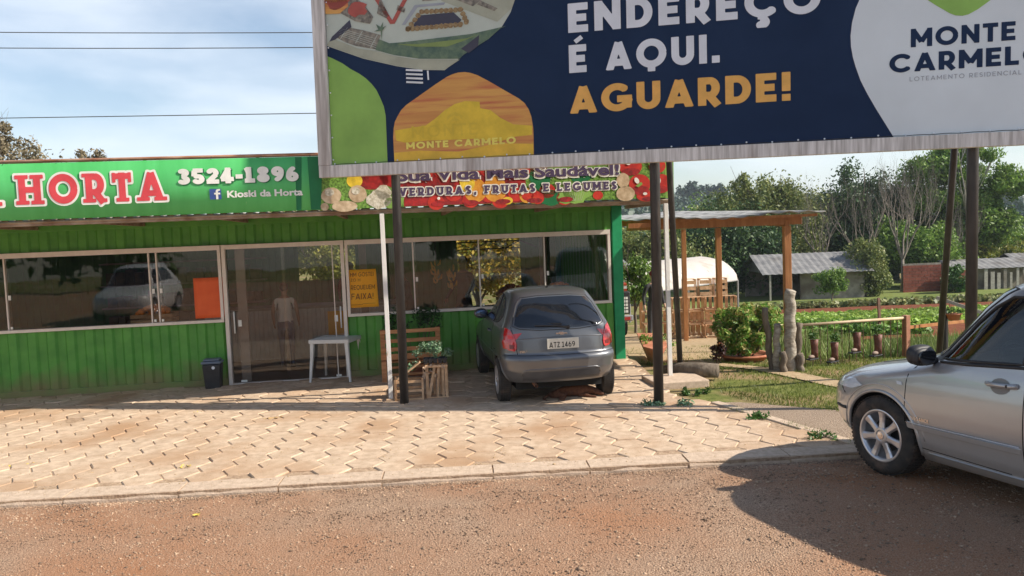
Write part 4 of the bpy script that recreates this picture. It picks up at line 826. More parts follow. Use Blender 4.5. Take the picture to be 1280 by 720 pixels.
class Car:
    def __init__(s, prof, Rf, Rr, p=2.4, nz=60, smooth=.022, nu=46):
        s.zt = np.array([q[0] for q in prof]); s.T = {k: np.array([q[i] for q in prof]) for i, k in ((1, 'xf'), (2, 'xr'), (3, 'w'))}
        s.Rf, s.Rr, s.p, s.sm = Rf, Rr, p, smooth; s.z0, s.z1 = s.zt[0], s.zt[-1]; s.nz = nz; s.nu = nu
    def g(s, k, z):
        q = 0
        for o, wt in ((-1.5, .15), (-.75, .2), (0, .3), (.75, .2), (1.5, .15)): q += wt * float(np.interp(z + o * s.sm, s.zt, s.T[k]))
        return q
    def rr(s, z):
        L_ = s.g('xf', z) - s.g('xr', z); return min(s.Rf, L_ * .45), min(s.Rr, L_ * .45)
    def y(s, x, z):
        xf, xr, w = s.g('xf', z), s.g('xr', z), s.g('w', z); Rf, Rr = s.rr(z)
        if x > xf - Rf: t = min(1, (x - xf + Rf) / Rf)
        elif x < xr + Rr: t = min(1, (xr + Rr - x) / Rr)
        else: t = 0
        return w * (1 - t ** s.p) ** (1 / s.p) - .035 * w * ((x - (xf + xr) / 2) / (xf - xr) * 2) ** 2 * (1 - t)
    def xrear(s, y, z):
        a = s.g('xr', z) + 1e-5; b = a + s.rr(z)[1] + .5; y = abs(y)
        for _ in range(22):
            c = (a + b) / 2
            if s.y(c, z) < y: a = c
            else: b = c
        return a
    def xfront(s, y, z):
        a = s.g('xf', z) - 1e-5; b = a - s.rr(z)[0] - .5; y = abs(y)
        for _ in range(22):
            c = (a + b) / 2
            if s.y(c, z) < y: a = c
            else: b = c
        return a
    def half(s, z):
        xf, xr = s.g('xf', z), s.g('xr', z); Rf, Rr = s.rr(z); w = s.g('w', z); P = []
        for i in range(11):
            a = PI / 2 * i / 10; t = max(0, math.cos(a)) ** (2 / s.p); x = xf - Rf + Rf * t; yy = 0 if i == 0 else s.y(min(x, xf - 1e-6), z); P.append((x, yy))
        n = s.nu
        for i in range(1, n): x = xf - Rf + (xr + Rr - xf + Rf) * i / n; P.append((x, s.y(x, z)))
        for i in range(11):
            a = PI / 2 * (10 - i) / 10; t = max(0, math.cos(a)) ** (2 / s.p); x = xr + Rr - Rr * t; P.append((x, 0 if i == 10 else s.y(max(x, xr + 1e-6), z)))
        return P
    def body(s, name, mat, parent, wheels, wr, tunnels=()):
        zs = [s.z0 + (s.z1 - s.z0) * i / s.nz for i in range(s.nz + 1)]; V = []; F = []
        for z in zs:
            h_ = s.half(z); ring = h_ + [(x, -y) for x, y in h_[-2:0:-1]]; n = len(ring)
            V += [(x, y, z) for x, y in ring]
        for k in range(len(zs) - 1):
            for i in range(n): F.append((k * n + i, k * n + (i + 1) % n, (k + 1) * n + (i + 1) % n, (k + 1) * n + i))
        F.append(tuple(range(n))[::-1]); F.append(tuple((len(zs) - 1) * n + i for i in range(n)))
        mb = MB(); mb.add(V, F); o = mb.build(name, [mat, M_void], None, smooth=True)
        cut = MB()
        for (wx, wz) in wheels:
            for sd in (-1, 1):
                cut.v and None; n = 40; b = len(cut.v); W_ = s.T['w'].max()
                for yy in (sd * (W_ - .30), sd * (W_ + .3)):
                    for j in range(n): cut.v.append((wx + wr * math.cos(2 * PI * j / n), yy, wz + wr * math.sin(2 * PI * j / n)))
                fs = [tuple(range(n)), tuple(range(2 * n - 1, n - 1, -1))] + [(j, j + n, (j + 1) % n + n, (j + 1) % n) for j in range(n)]
                cut.f += [tuple(i + b for i in f) for f in fs]; cut.m += [1] * len(fs)
        for poly in tunnels: cut.prism(poly, -1.3, 1.3, 1)
        co = cut.build('cut', [mat, M_void]); bo = o.modifiers.new('b', 'BOOLEAN'); bo.operation = 'DIFFERENCE'; bo.object = co; bo.solver = 'EXACT'
        dg = bpy.context.evaluated_depsgraph_get(); dg.update(); me = bpy.data.meshes.new_from_object(o.evaluated_get(dg))
        bpy.data.objects.remove(o); bpy.data.objects.remove(co); me.name = name
        bm = bmesh.new(); bm.from_mesh(me)
        for e in bm.edges:
            if len(e.link_faces) == 2 and e.calc_face_angle(0) > R(42): e.smooth = False
        bm.to_mesh(me); bm.free()
        return link(bpy.data.objects.new(name, me), parent)
    def patch(s, name, poly, mat, parent, mode='side', side=1, off=.004, cut=.05, mi=None, thick=0):
        """a panel following the body: poly in (x,z) for sides or (y,z) for rear / front"""
        bm = bmesh.new(); vs_ = [bm.verts.new((a, b, 0)) for a, b in poly]; bm.faces.new(vs_); bmesh.ops.triangulate(bm, faces=bm.faces, ngon_method='EAR_CLIP')
        for _ in range(5):
            e = [q for q in bm.edges if q.calc_length() > cut]
            if not e: break
            bmesh.ops.subdivide_edges(bm, edges=e, cuts=1); bmesh.ops.triangulate(bm, faces=[f for f in bm.faces if len(f.verts) > 3])
        for v in bm.verts:
            a, b = v.co.x, v.co.y
            if mode == 'side': v.co = (a, side * (s.y(a, b) + off), b)
            elif mode == 'rear': v.co = (s.xrear(a, b) - off, a, b)
            else: v.co = (s.xfront(a, b) + off, a, b)
        bmesh.ops.recalc_face_normals(bm, faces=bm.faces)
        me = bpy.data.meshes.new(name); bm.to_mesh(me); bm.free(); me.materials.append(mat); me.polygons.foreach_set('use_smooth', [True] * len(me.polygons))
        o = link(bpy.data.objects.new(name, me), parent)
        if thick:
            sm = o.modifiers.new('s', 'SOLIDIFY'); sm.thickness = thick; sm.offset = 0
        return o
    def strip(s, name, x0, x1, za, zb, off, mat, parent, side, rise):
        V = []; n = 24
        for i in range(n + 1):
            q = i / n; x = x0 + (x1 - x0) * q; e = min(1, min(q, 1 - q) * 14 + .25); d = rise * q
            for z, o in ((za, -.004), (za + .008, off * e), (zb - .012, off * e), (zb, -.004)): V.append((x, side * (s.y(x, z + d) + o), z + d))
        F = [(i * 4 + k, i * 4 + 4 + k, i * 4 + 5 + k, i * 4 + 1 + k) for i in range(n) for k in range(3)] + [(0, 1, 2, 3), (n * 4 + 3, n * 4 + 2, n * 4 + 1, n * 4)]
        mb = MB(); mb.add(V, F); return mb.build(name, mat, parent)
    def line(s, name, pts, mat, parent, w=.007, mode='side', side=1, off=.002, r=None):
        P = []
        for i in range(len(pts) - 1):
            (a, b), (c, d) = pts[i], pts[i + 1]; n = max(2, int(math.hypot(c - a, d - b) / .04))
            for k in range(n): P.append((a + (c - a) * k / n, b + (d - b) * k / n))
        P.append(pts[-1]); Q = []
        for a, b in P:
            Q.append((a, side * (s.y(a, b) + off), b) if mode == 'side' else ((s.xrear(a, b) - off, a, b) if mode == 'rear' else (s.xfront(a, b) + off, a, b)))
        mb = MB(); mb.tube(Q, r or w / 2, 6); return mb.build(name, mat, parent, smooth=True)
def wheel(parent, x, y, z, r, w, rimr, spokes=7, side=1, steer=0, tread=True, mat=None):
    M = Matrix.Translation((x, y, z)) @ Matrix.Rotation(steer, 4, 'Z') @ Matrix.Rotation(-PI / 2 * side, 4, 'X')
    wo = link(bpy.data.objects.new('wheel', None), parent); wo.matrix_local = M; wo.empty_display_size = .1
    mb = MB(); h = w / 2
    mb.lathe([(rimr - .012, -h * .85), (rimr + .01, -h * .96), (r - .05, -h * 1.0), (r - .015, -h * .88), (r - .003, -h * .66), (r, -h * .3), (r, h * .3), (r - .003, h * .66), (r - .015, h * .88), (r - .05, h * 1.0), (rimr + .012, h * .96), (rimr - .012, h * .80)], 48, cap=False)
    for zz in (-.45, -.15, .15, .45): pass
    mb.build('tyre', M_tyre, wo, smooth=True)
    if tread:
        tb = MB()
        for k in range(64):
            q = 2 * PI * k / 64
            for zz in (-.62, -.2, .22, .62): tb.box(((r + .001) * math.cos(q + zz * .05), (r + .001) * math.sin(q + zz * .05), zz * h), (.008, .02, h * .34), Euler((0, 0, q)))
        tag(tb.build('tread_block', M_tyre, wo), kind='stuff')
    rb = MB(); rb.lathe([(rimr + .012, h * .9), (rimr + .006, h * .97), (rimr - .012, h * .92), (rimr - .022, h * .55), (rimr - .03, -h * .2), (rimr - .06, -h * .6), (.0, -h * .62)], 48, cap=False); 
    rb.build('rim', mat or M_rim, wo, smooth=True)
    bd = MB(); bd.lathe([(.135, h * .1), (.13, h * .15), (.02, h * .15)], 24); bd.build('brake_disc', M_blk, wo)
    sp_ = MB()
    for k in range(spokes):
        q = 2 * PI * k / spokes + .22; c_, s_ = math.cos(q), math.sin(q); P = []
        for (rad, hw, zz) in ((.05, .030, .80), (.11, .026, .74), (rimr * .72, .030, .74), (rimr - .008, .038, .80)):
            for dx, dz in ((-1, -.14), (-1, 0), (-.55, .09), (.55, .09), (1, 0), (1, -.14)): P.append((rad * c_ - dx * hw * s_, rad * s_ + dx * hw * c_, (zz + dz) * h))
        F = [(i * 6 + a, i * 6 + (a + 1) % 6, i * 6 + 6 + (a + 1) % 6, i * 6 + 6 + a) for i in range(3) for a in range(6)]; sp_.add(P, F)
    sp_.lathe([(.072, h * .55), (.072, h * .80), (.062, h * .9), (.045, h * .92), (.04, h * .86), (.0, h * .87)], 28)
    for k in range(5): q = 2 * PI * k / 5; sp_.lathe([(.008, h * .7), (.008, h * .88)], 6, (.055 * math.cos(q), .055 * math.sin(q), 0))
    sp_.build('spokes', mat or M_rim, wo, smooth=False, bevel=.0015)
    cp_ = MB(); cp_.lathe([(.030, h * .86), (.028, h * .93), (.0, h * .94)], 20); cp_.box((0, 0, h * .945), (.03, .01, .003)); cp_.build('hub_cap', M_chrome, wo, smooth=False)
    return wo

# grey hatchback parked nose-in, its tail to us (origin at the rear axle on the ground)
YA = R(8.6); celta = thing('parked_hatchback', 'dark grey three door hatchback parked tail towards the road at the kiosk', 'car', (.50, 10.40, 0), PI / 2 + YA)
M_grey = paint('grey_car_paint', (.122, .126, .135), .5, .33, .7)
prof = [(.30, 2.86, -.50, .66), (.36, 2.98, -.56, .70), (.46, 3.04, -.605, .735), (.585, 3.05, -.62, .750), (.635, 3.04, -.61, .75), (.655, 3.03, -.565, .745), (.72, 2.92, -.56, .745), (.84, 2.45, -.545, .742), (.93, 2.05, -.53, .715), (.985, 1.85, -.52, .695), (1.03, 1.75, -.50, .67), (1.15, 1.52, -.40, .615), (1.27, 1.33, -.29, .565), (1.35, 1.18, -.20, .525), (1.395, 1.02, -.12, .50), (1.422, .80, -.02, .42), (1.432, .6, .1, .30)]
cc = Car(prof, .62, .36, 2.7, nz=70, smooth=.012)
body = cc.body('body', M_grey, celta, [(0, .285), (2.25, .285)], .325)
# rear glass, hatch lines, lights
cc.patch('rear_window', [(-.56, 1.02), (-.50, .995), (-.25, .975), (.25, .975), (.50, .995), (.56, 1.02), (.53, 1.12), (.47, 1.25), (.41, 1.325), (.2, 1.345), (-.2, 1.345), (-.41, 1.325), (-.47, 1.25), (-.53, 1.12)], M_cglass, celta, 'rear', off=.006)
cc.line('window_seal', [(-.585, 1.01), (-.50, .975), (-.25, .955), (.25, .955), (.50, .975), (.585, 1.01), (.55, 1.12), (.49, 1.26), (.43, 1.34), (.2, 1.362), (-.2, 1.362), (-.43, 1.34), (-.49, 1.26), (-.55, 1.12), (-.585, 1.01)], M_blk, celta, mode='rear', r=.006, off=.001)
cc.line('hatch_seam', [(-.60, 1.0), (-.585, .90), (-.56, .78), (-.545, .665)], M_void, celta, mode='rear', r=.0045, off=-.001); cc.line('hatch_seam', [(.60, 1.0), (.585, .90), (.56, .78), (.545, .665)], M_void, celta, mode='rear', r=.0045, off=-.001)
cc.line('hatch_crease', [(-.57, .845), (-.3, .862), (0, .867), (.3, .862), (.57, .845)], M_grey, celta, mode='rear', r=.007, off=-.003)
cc.line('bumper_seam', [(-.74, .655), (-.4, .648), (0, .645), (.4, .648), (.74, .655)], M_void, celta, mode='rear', r=.006, off=-.004)
cc.line('bumper_lip', [(-.50, .40), (-.48, .46), (-.42, .475), (0, .48), (.42, .475), (.48, .46), (.50, .40)], M_grey, celta, mode='rear', r=.010, off=-.004)
cc.patch('bumper_valance', [(-.49, .33), (.49, .33), (.49, .40), (.46, .45), (-.46, .45), (-.49, .40)], pm('dark_valance', (.05, .053, .06), (.07, .072, .08), 5, .5), celta, 'rear', off=.002)
for sd in (1, -1):
    lp = [(sd * .665, .99), (sd * .615, .965), (sd * .57, .88), (sd * .55, .79), (sd * .555, .735), (sd * .58, .705), (sd * .655, .72), (sd * .685, .80), (sd * .69, .90)]
    tl = cc.patch('tail_light', lp, M_red, celta, 'rear', off=.010); cc.patch('lamp_lens', [(sd * .635, .79), (sd * .58, .78), (sd * .585, .74), (sd * .635, .735)], pm('dark_red_lens', (.15, .01, .012), None, 4, .15), tl, 'rear', off=.014)
    cc.patch('lamp_lens', [(sd * .65, .91), (sd * .60, .90), (sd * .585, .86), (sd * .65, .86)], pm('bright_red_lens', (.62, .03, .03), None, 4, .2), tl, 'rear', off=.014)
    cc.patch('tail_light_side', [(-.48, .93), (-.38, .90), (-.33, .82), (-.36, .74), (-.46, .72)], M_red, celta, 'side', sd, .004, .03)
    # side glass and door
    sg = [(1.50, .985), (.30, 1.0), (.14, 1.03), (.02, 1.10), (.12, 1.22), (.30, 1.31), (.55, 1.345), (.98, 1.345), (1.12, 1.30), (1.38, 1.12)]
    cc.patch('side_window', sg, M_cglass, celta, 'side', sd, .005); cc.line('window_seal', sg + [sg[0]], M_blk, celta, side=sd, r=.008, off=0)
    cc.line('door_pillar', [(.52, .99), (.56, 1.34)], M_blk, celta, side=sd, r=.012, off=.004)
    cc.line('door_seam', [(.50, .98), (.46, .8), (.47, .5), (.52, .36), (1.52, .34), (1.62, .5), (1.62, .97)], M_void, celta, side=sd, r=.004, off=-.001)
    hd = MB(); hd.tube([(.58, sd * (cc.y(.58, .86) + .0), .86), (.60, sd * (cc.y(.6, .86) + .03), .86), (.70, sd * (cc.y(.7, .86) + .03), .865), (.72, sd * cc.y(.72, .86), .865)], .011, 8); hd.build('door_handle', M_grey, celta, smooth=True)
    mr = MB(); yy = sd * (cc.y(1.42, 1.0) + .10); mr.ball((1.42, yy, 1.02), .105, 14, sc=(.55, 1.05, .72)); mr.tube([(1.42, sd * cc.y(1.42, .98), .97), (1.42, yy, .99)], .025, 8)
    mo = mr.build('wing_mirror', M_grey, celta, smooth=True); mg = MB(); mg.ball((1.372, yy, 1.02), .09, 14, sc=(.14, 1.0, .68)); mg.build('mirror_glass', pm('mirror_blue', (.06, .09, .16), None, 3, .05, .8), mo, smooth=True)
    cc.line('side_trim', [(-.30, .60), (.3, .60), (1.9, .60)], M_grey, celta, side=sd, r=.010, off=0)
    for wx in (0, 2.25):
        P = [(wx + .332 * math.cos(a), sd * (cc.y(wx + .332 * math.cos(a), max(.31, .285 + .332 * math.sin(a))) - .002), .285 + .332 * math.sin(a)) for a in np.linspace(.08, PI - .08, 22)]
        mb = MB(); mb.tube(P, .011, 6); mb.build('arch_lip', M_grey, celta, smooth=True)
        wheel(celta, wx, sd * .675, .282, .282, .165, .175, 8, sd)
# plate, badge, wiper, antenna, exhaust
pl = MB(); xr = cc.xrear(0, .79); pl.box((xr - .012, -.02, .785), (.012, .40, .13)); po = pl.build('number_plate', M_platem, celta, bevel=.003)
rot90 = link(bpy.data.objects.new('plate_lettering', None), celta)
bpy.data.objects.remove(rot90)
def rear_text(txt, y0, z0, h_, w_, mat, parent, x, ww=.16):
    """reads from behind: text x axis runs to the car's right (-y)"""
    o = text_flat('lettering', txt, 0, 0, h_, w_, mat, parent, 0, w=ww, gap=.14)
    M = Matrix(((0, 1, 0, x), (-1, 0, 0, y0), (0, 0, 1, z0), (0, 0, 0, 1))); o.data.transform(M); return o
P_blk = pr('plate_ink', (.02, .02, .02))
rear_text('ATZ', .155, .737, .068, .135, P_blk, po, xr - .0195); rear_text('1469', -.005, .737, .068, .165, P_blk, po, xr - .0195)
mb = MB(); x_ = cc.xrear(0, .905) - .010; q = [(-.072, .918), (-.03, .918), (-.022, .928), (.030, .928), (.022, .918), (.072, .918), (.062, .900), (.018, .900), (.010, .890), (-.040, .890), (-.032, .900), (-.082, .900)]
mb.prism([(a - .005, b) for a, b in q], x_ - .004, x_ + .004, ax='yz'); mb.build('badge', M_chrome, celta, bevel=.001)
rear_text('CELTA', .52, .686, .026, .13, M_chrome, celta, cc.xrear(.46, .70) - .006, .2)
mb = MB(); wp = [(cc.xrear(-.06 + a, z) - .03, -.10 + a, z) for a, z in ((0, .985), (.15, 1.005), (.3, 1.012), (.42, 1.015))]; mb.tube(wp, [.014, .010, .008, .006], 6); mb.ball((cc.xrear(.1, .975) - .02, -.10, .985), .024, 8)
mb.beam((cc.xrear(.1, 1.02) - .022, -.02, 1.022), (cc.xrear(.45, 1.05) - .022, .40, 1.034), .008, .022); mb.build('rear_wiper', M_blk, celta)
mb = MB(); mb.tube([(.25, 0, 1.43), (.0, 0, 1.50)], [.006, .003], 6); mb.tube([(.25, 0, 1.425), (.25, 0, 1.445)], .02, 8); mb.build('antenna', M_blk, celta)
mb = MB(); mb.tube([(.3, .33, .26), (-.40, .33, .27), (-.54, .33, .265)], .022, 10, cap=False); mb.build('exhaust', M_rust, celta, smooth=True)
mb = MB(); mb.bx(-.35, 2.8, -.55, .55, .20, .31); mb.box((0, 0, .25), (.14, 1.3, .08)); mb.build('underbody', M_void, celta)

# silver family car on the right (origin under the front axle centre)
hv = Vector((-.36, .933, 0)).normalized(); lv = Vector((-hv.y, hv.x, 0))
cp0 = Vector((2.935, 6.37, 0)) - lv * .85
ZG = .095
sc_ = thing('parked_car', 'silver family car with open-spoke alloy wheels parked in the right foreground', 'car', (cp0.x, cp0.y, ZG), math.atan2(hv.y, hv.x))
M_silver = paint('silver_car_paint', (.42, .415, .41), .45, .30, .8, (.44, .38, .32), (.66, 1.0))
prof = [(.19, .66, -3.30, .74), (.24, .78, -3.45, .80), (.34, .86, -3.55, .845), (.50, .885, -3.60, .868), (.60, .87, -3.6, .872), (.70, .80, -3.6, .868), (.78, .62, -3.58, .862), (.84, .36, -3.56, .853), (.90, .10, -3.54, .842), (.955, -.08, -3.5, .828), (.985, -.16, -3.46, .815), (1.04, -.22, -3.40, .80), (1.22, -.37, -3.2, .75), (1.37, -.50, -3.02, .71), (1.49, -.63, -2.84, .67), (1.575, -.78, -2.66, .62), (1.62, -.98, -2.45, .55), (1.645, -1.4, -2.2, .42)]
sv = Car(prof, .66, .45, 2.25, nz=84, smooth=.014, nu=70)
winF = [(-.48, .995), (-1.16, 1.045), (-1.17, 1.2), (-1.16, 1.49), (-.96, 1.48), (-.82, 1.40), (-.69, 1.27), (-.58, 1.12)]
winR = [(-1.25, 1.05), (-2.45, 1.07), (-2.44, 1.22), (-2.3, 1.42), (-2.0, 1.5), (-1.25, 1.51)]
sb = sv.body('body', M_silver, sc_, [(0, .318), (-2.62, .318)], .352, [winF, winR])
wsg = []
for k, z in enumerate(np.linspace(1.0, 1.53, 10)): wsg.append((-sv.g('w', z) * .80, z))
ws2 = wsg + [(-a, b) for a, b in wsg[::-1]]
sv.patch('windscreen', ws2, M_cglass, sc_, 'front', off=.006)
sv.line('windscreen_seal', ws2 + [ws2[0]], M_blk, sc_, mode='front', r=.008, off=0)
M_tg = glass('tinted_side_glass', (.40, .52, .46), k=1.3)
M_seal = M_blk
for sd in (1, -1):
    for wn in (winF, winR):
        wo = sv.patch('side_window', wn, M_tg, sc_, 'side', sd, -.006); sv.line('window_seal', wn + [wn[0]], M_seal, wo, side=sd, r=.011, off=-.001)
    sv.line('belt_trim', [(-.48, .972), (-1.16, 1.025), (-2.5, 1.05)], M_blk, sc_, side=sd, r=.012, off=.002)
    sv.patch('mirror_panel', [(-.32, .97), (-.47, .978), (-.53, 1.07), (-.42, 1.03)], M_blk, sc_, 'side', sd, .006, .03)
    mr = MB(); yc = sd * (sv.y(-.50, .97) + .125)
    mr.ball((-.41, yc, 1.03), .115, 20, sc=(.50, .98, .66), ex=.72); mr.tube([(-.42, sd * sv.y(-.42, .96), .975), (-.42, yc - sd * .05, .97)], .028, 8)
    mo = mr.build('wing_mirror', M_blk, sc_, smooth=True)
    mk = MB(); mk.ball((-.437, yc, 1.02), .112, 18, sc=(.42, .95, .62), ex=.72); mk.build('mirror_housing', M_blk, mo, smooth=True); mg = MB(); mg.ball((-.478, yc, 1.02), .09, 16, sc=(.10, 1.0, .60), ex=.7); mg.build('mirror_glass', M_cglass, mo, smooth=True)
    sv.line('door_seam', [(-.27, .955), (-.25, .80), (-.24, .45), (-.30, .30), (-1.10, .285)], M_void, sc_, side=sd, r=.0042, off=-.0015)
    sv.line('door_seam', [(-1.205, 1.05), (-1.21, .75), (-1.215, .34), (-1.19, .29)], M_void, sc_, side=sd, r=.0045, off=-.0015)
    sv.line('door_seam', [(-2.30, .30), (-2.32, .45), (-2.5, .66), (-2.56, .9)], M_void, sc_, side=sd, r=.0045, off=-.0015)
    sv.strip('side_moulding', -.26, -1.195, .435, .49, .012, M_silver, sc_, sd, .008)
    sv.line('moulding_chrome', [(-.26, .487), (-1.195, .502)], M_chrome, sc_, side=sd, r=.003, off=.014)
    sv.strip('side_moulding', -1.225, -2.2, .443, .498, .012, M_silver, sc_, sd, .003)
    sv.strip('sill_cover', -.42, -2.22, .215, .28, .014, M_silver, sc_, sd, 0)
    for hx in (-1.03, -2.05):
        rc = sv.patch('handle_recess', [(hx + .075 * math.cos(a), .885 + .055 * math.sin(a)) for a in np.linspace(0, 2 * PI, 17)[:-1]], pm('recess_shade', (.22, .21, .2), None, 3, .5), sc_, 'side', sd, .002, .03)
        hd = MB(); yy = lambda x: sd * (sv.y(x, .89) + .030); hd.tube([(hx - .12, sd * (sv.y(hx - .12, .89) - .005), .90), (hx - .09, yy(hx - .09), .90), (hx + .07, yy(hx + .07), .893), (hx + .11, sd * (sv.y(hx + .1, .89) - .005), .893)], [.02, .017, .016, .014], 10); hd.build('door_handle', M_silver, rc, smooth=True)
        lk = MB(); lk.ball((hx - .075, yy(hx - .075) + sd * .012, .90), .012, 10, sc=(1, .5, 1)); lk.build('key_lock', M_blk, rc)
    for wx in (0, -2.62):
        P = [(wx + .362 * math.cos(a), sd * (sv.y(wx + .362 * math.cos(a), max(.24, .318 + .362 * math.sin(a))) + .000), .318 + .362 * math.sin(a)) for a in np.linspace(-.22, PI + .22, 34)]
        mb = MB(); mb.tube(P, .014, 8); mb.build('arch_lip', M_silver, sc_, smooth=True)
        P = [(wx + .415 * math.cos(a), sd * (sv.y(wx + .415 * math.cos(a), max(.24, .318 + .415 * math.sin(a))) - .006), .318 + .415 * math.sin(a)) for a in np.linspace(.0, PI - .1, 30)]
        mb = MB(); mb.tube(P, .010, 8); mb.build('arch_crease', M_silver, sc_, smooth=True)
        wheel(sc_, wx, sd * .765, .316, .316, .205, .205, 7, sd, 0)
    sv.patch('headlight', [(.50, .72), (.30, .74), (.18, .70), (.30, .655), (.60, .64), (.66, .68)], M_clear, sc_, 'side', sd, .006, .03)
    sv.patch('indicator', [(-.16, .79), (-.21, .79), (-.22, .765), (-.17, .765)], M_clear, sc_, 'side', sd, .006, .03)
    mb = MB(); 
    sv.line('bumper_strip', [(.55, .47), (.45, .47), (.385, .475)], M_blk, sc_, side=sd, r=.014, off=.0)
    sv.line('bumper_seam', [(.40, .60), (.50, .66), (.60, .69)], M_void, sc_, side=sd, r=.004, off=-.001)
    sv.line('bonnet_seam', [(.42, .815), (.16, .872), (-.08, .94)], M_void, sc_, side=sd, r=.004, off=-.002)
sv.patch('grille', [(-.38, .58), (.38, .58), (.40, .70), (-.40, .70)], M_blk, sc_, 'front', off=.004); sv.patch('lower_grille', [(-.5, .26), (.5, .26), (.48, .40), (-.48, .40)], M_blk, sc_, 'front', off=.004)
for sd in (1, -1): sv.patch('headlight', [(sd * .44, .60), (sd * .74, .62), (sd * .76, .70), (sd * .44, .71)], M_clear, sc_, 'front', off=.008)
# trim lettering and interior
o = text_flat('trim_lettering', 'ELEGANCE', 0, 0, .026, .17, M_chrome, sc_, 0, w=.2, gap=.16)
o.data.transform(Matrix(((-1, 0, 0, -.30), (0, -1, 0, sv.y(-.40, .53) + .006), (0, 0, 1, .515), (0, 0, 0, 1))))
M_seat = pm('seat_cloth', (.05, .05, .055), (.08, .08, .085), 10, .9)
for (sx, syy) in ((-1.25, .36), (-1.25, -.36)):
    mb = MB(); mb.box((sx - .12, syy, 1.02), (.12, .40, .34), (0, -.25, 0)); mb.build('seat_back', M_seat, sc_, bevel=.04)
    mb = MB(); mb.box((sx - .19, syy, 1.24), (.08, .22, .13), (0, -.2, 0)); mb.build('headrest', M_seat, sc_, bevel=.03)
mb = MB(); mb.tube([(-.80 + .045 * math.sin(a), .36 + .17 * math.cos(a), 1.0 + .12 * math.sin(a)) for a in np.linspace(0, 2 * PI, 25)], .013, 8, cap=False); mb.build('steering_wheel', M_blk, sc_, smooth=True)
mb = MB(); mb.ball((-.62, .0, .975), .3, 16, sc=(.55, 2.3, .20)); mb.build('dashboard', M_blk, sc_, smooth=True)
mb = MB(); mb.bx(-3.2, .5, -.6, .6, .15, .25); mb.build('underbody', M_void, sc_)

# white car standing off to the left (its reflection shows in the left window)
def simple_car(name, label, loc, rz, pmat, c_):
    t = thing(name, label, 'car', loc, rz); b = c_.body('body', pmat, t, [(0, .318), (-2.62, .318)], .352)
    for sd in (1, -1):
        c_.patch('side_window', winF, M_cglass, t, 'side', sd, .006); c_.patch('side_window', winR, M_cglass, t, 'side', sd, .006)
        for wx in (0, -2.62): wheel(t, wx, sd * .765, .316, .316, .205, .205, 7, sd, 0, False)
    c_.patch('windscreen', ws2, M_cglass, t, 'front', off=.006); return t
simple_car('white_car', 'white car standing on the road left of the frame, mirrored in the left shop window', (-8.1, -1.3, .05), R(98), paint('white_car_paint', (.72, .73, .74), .0, .3, .6), sv)

# ------------------------------------------------------------ people and dog
def skin_body(name, nodes, edges, parent, sub=2):
    """nodes: name -> (x,y,z,r[,r2])"""
    ks = list(nodes); V = [nodes[k][:3] for k in ks]; E = [(ks.index(a), ks.index(b)) for a, b in edges]
    me = bpy.data.meshes.new('s'); me.from_pydata(V, E, []); o = bpy.data.objects.new('s', me); C.objects.link(o)
    sk = o.modifiers.new('k', 'SKIN'); sk.use_smooth_shade = True; sd = me.skin_vertices
    for i, k in enumerate(ks):
        r_ = nodes[k][3]; r2 = nodes[k][4] if len(nodes[k]) > 4 else r_
        me.skin_vertices[0].data[i].radius = (r_, r2); me.skin_vertices[0].data[i].use_root = (i == 0)
    ss = o.modifiers.new('u', 'SUBSURF'); ss.levels = sub; ss.render_levels = sub
    dg = bpy.context.evaluated_depsgraph_get(); dg.update(); m2 = bpy.data.meshes.new_from_object(o.evaluated_get(dg)); bpy.data.objects.remove(o); m2.name = name
    m2.polygons.foreach_set('use_smooth', [True] * len(m2.polygons)); return link(bpy.data.objects.new(name, m2), parent)
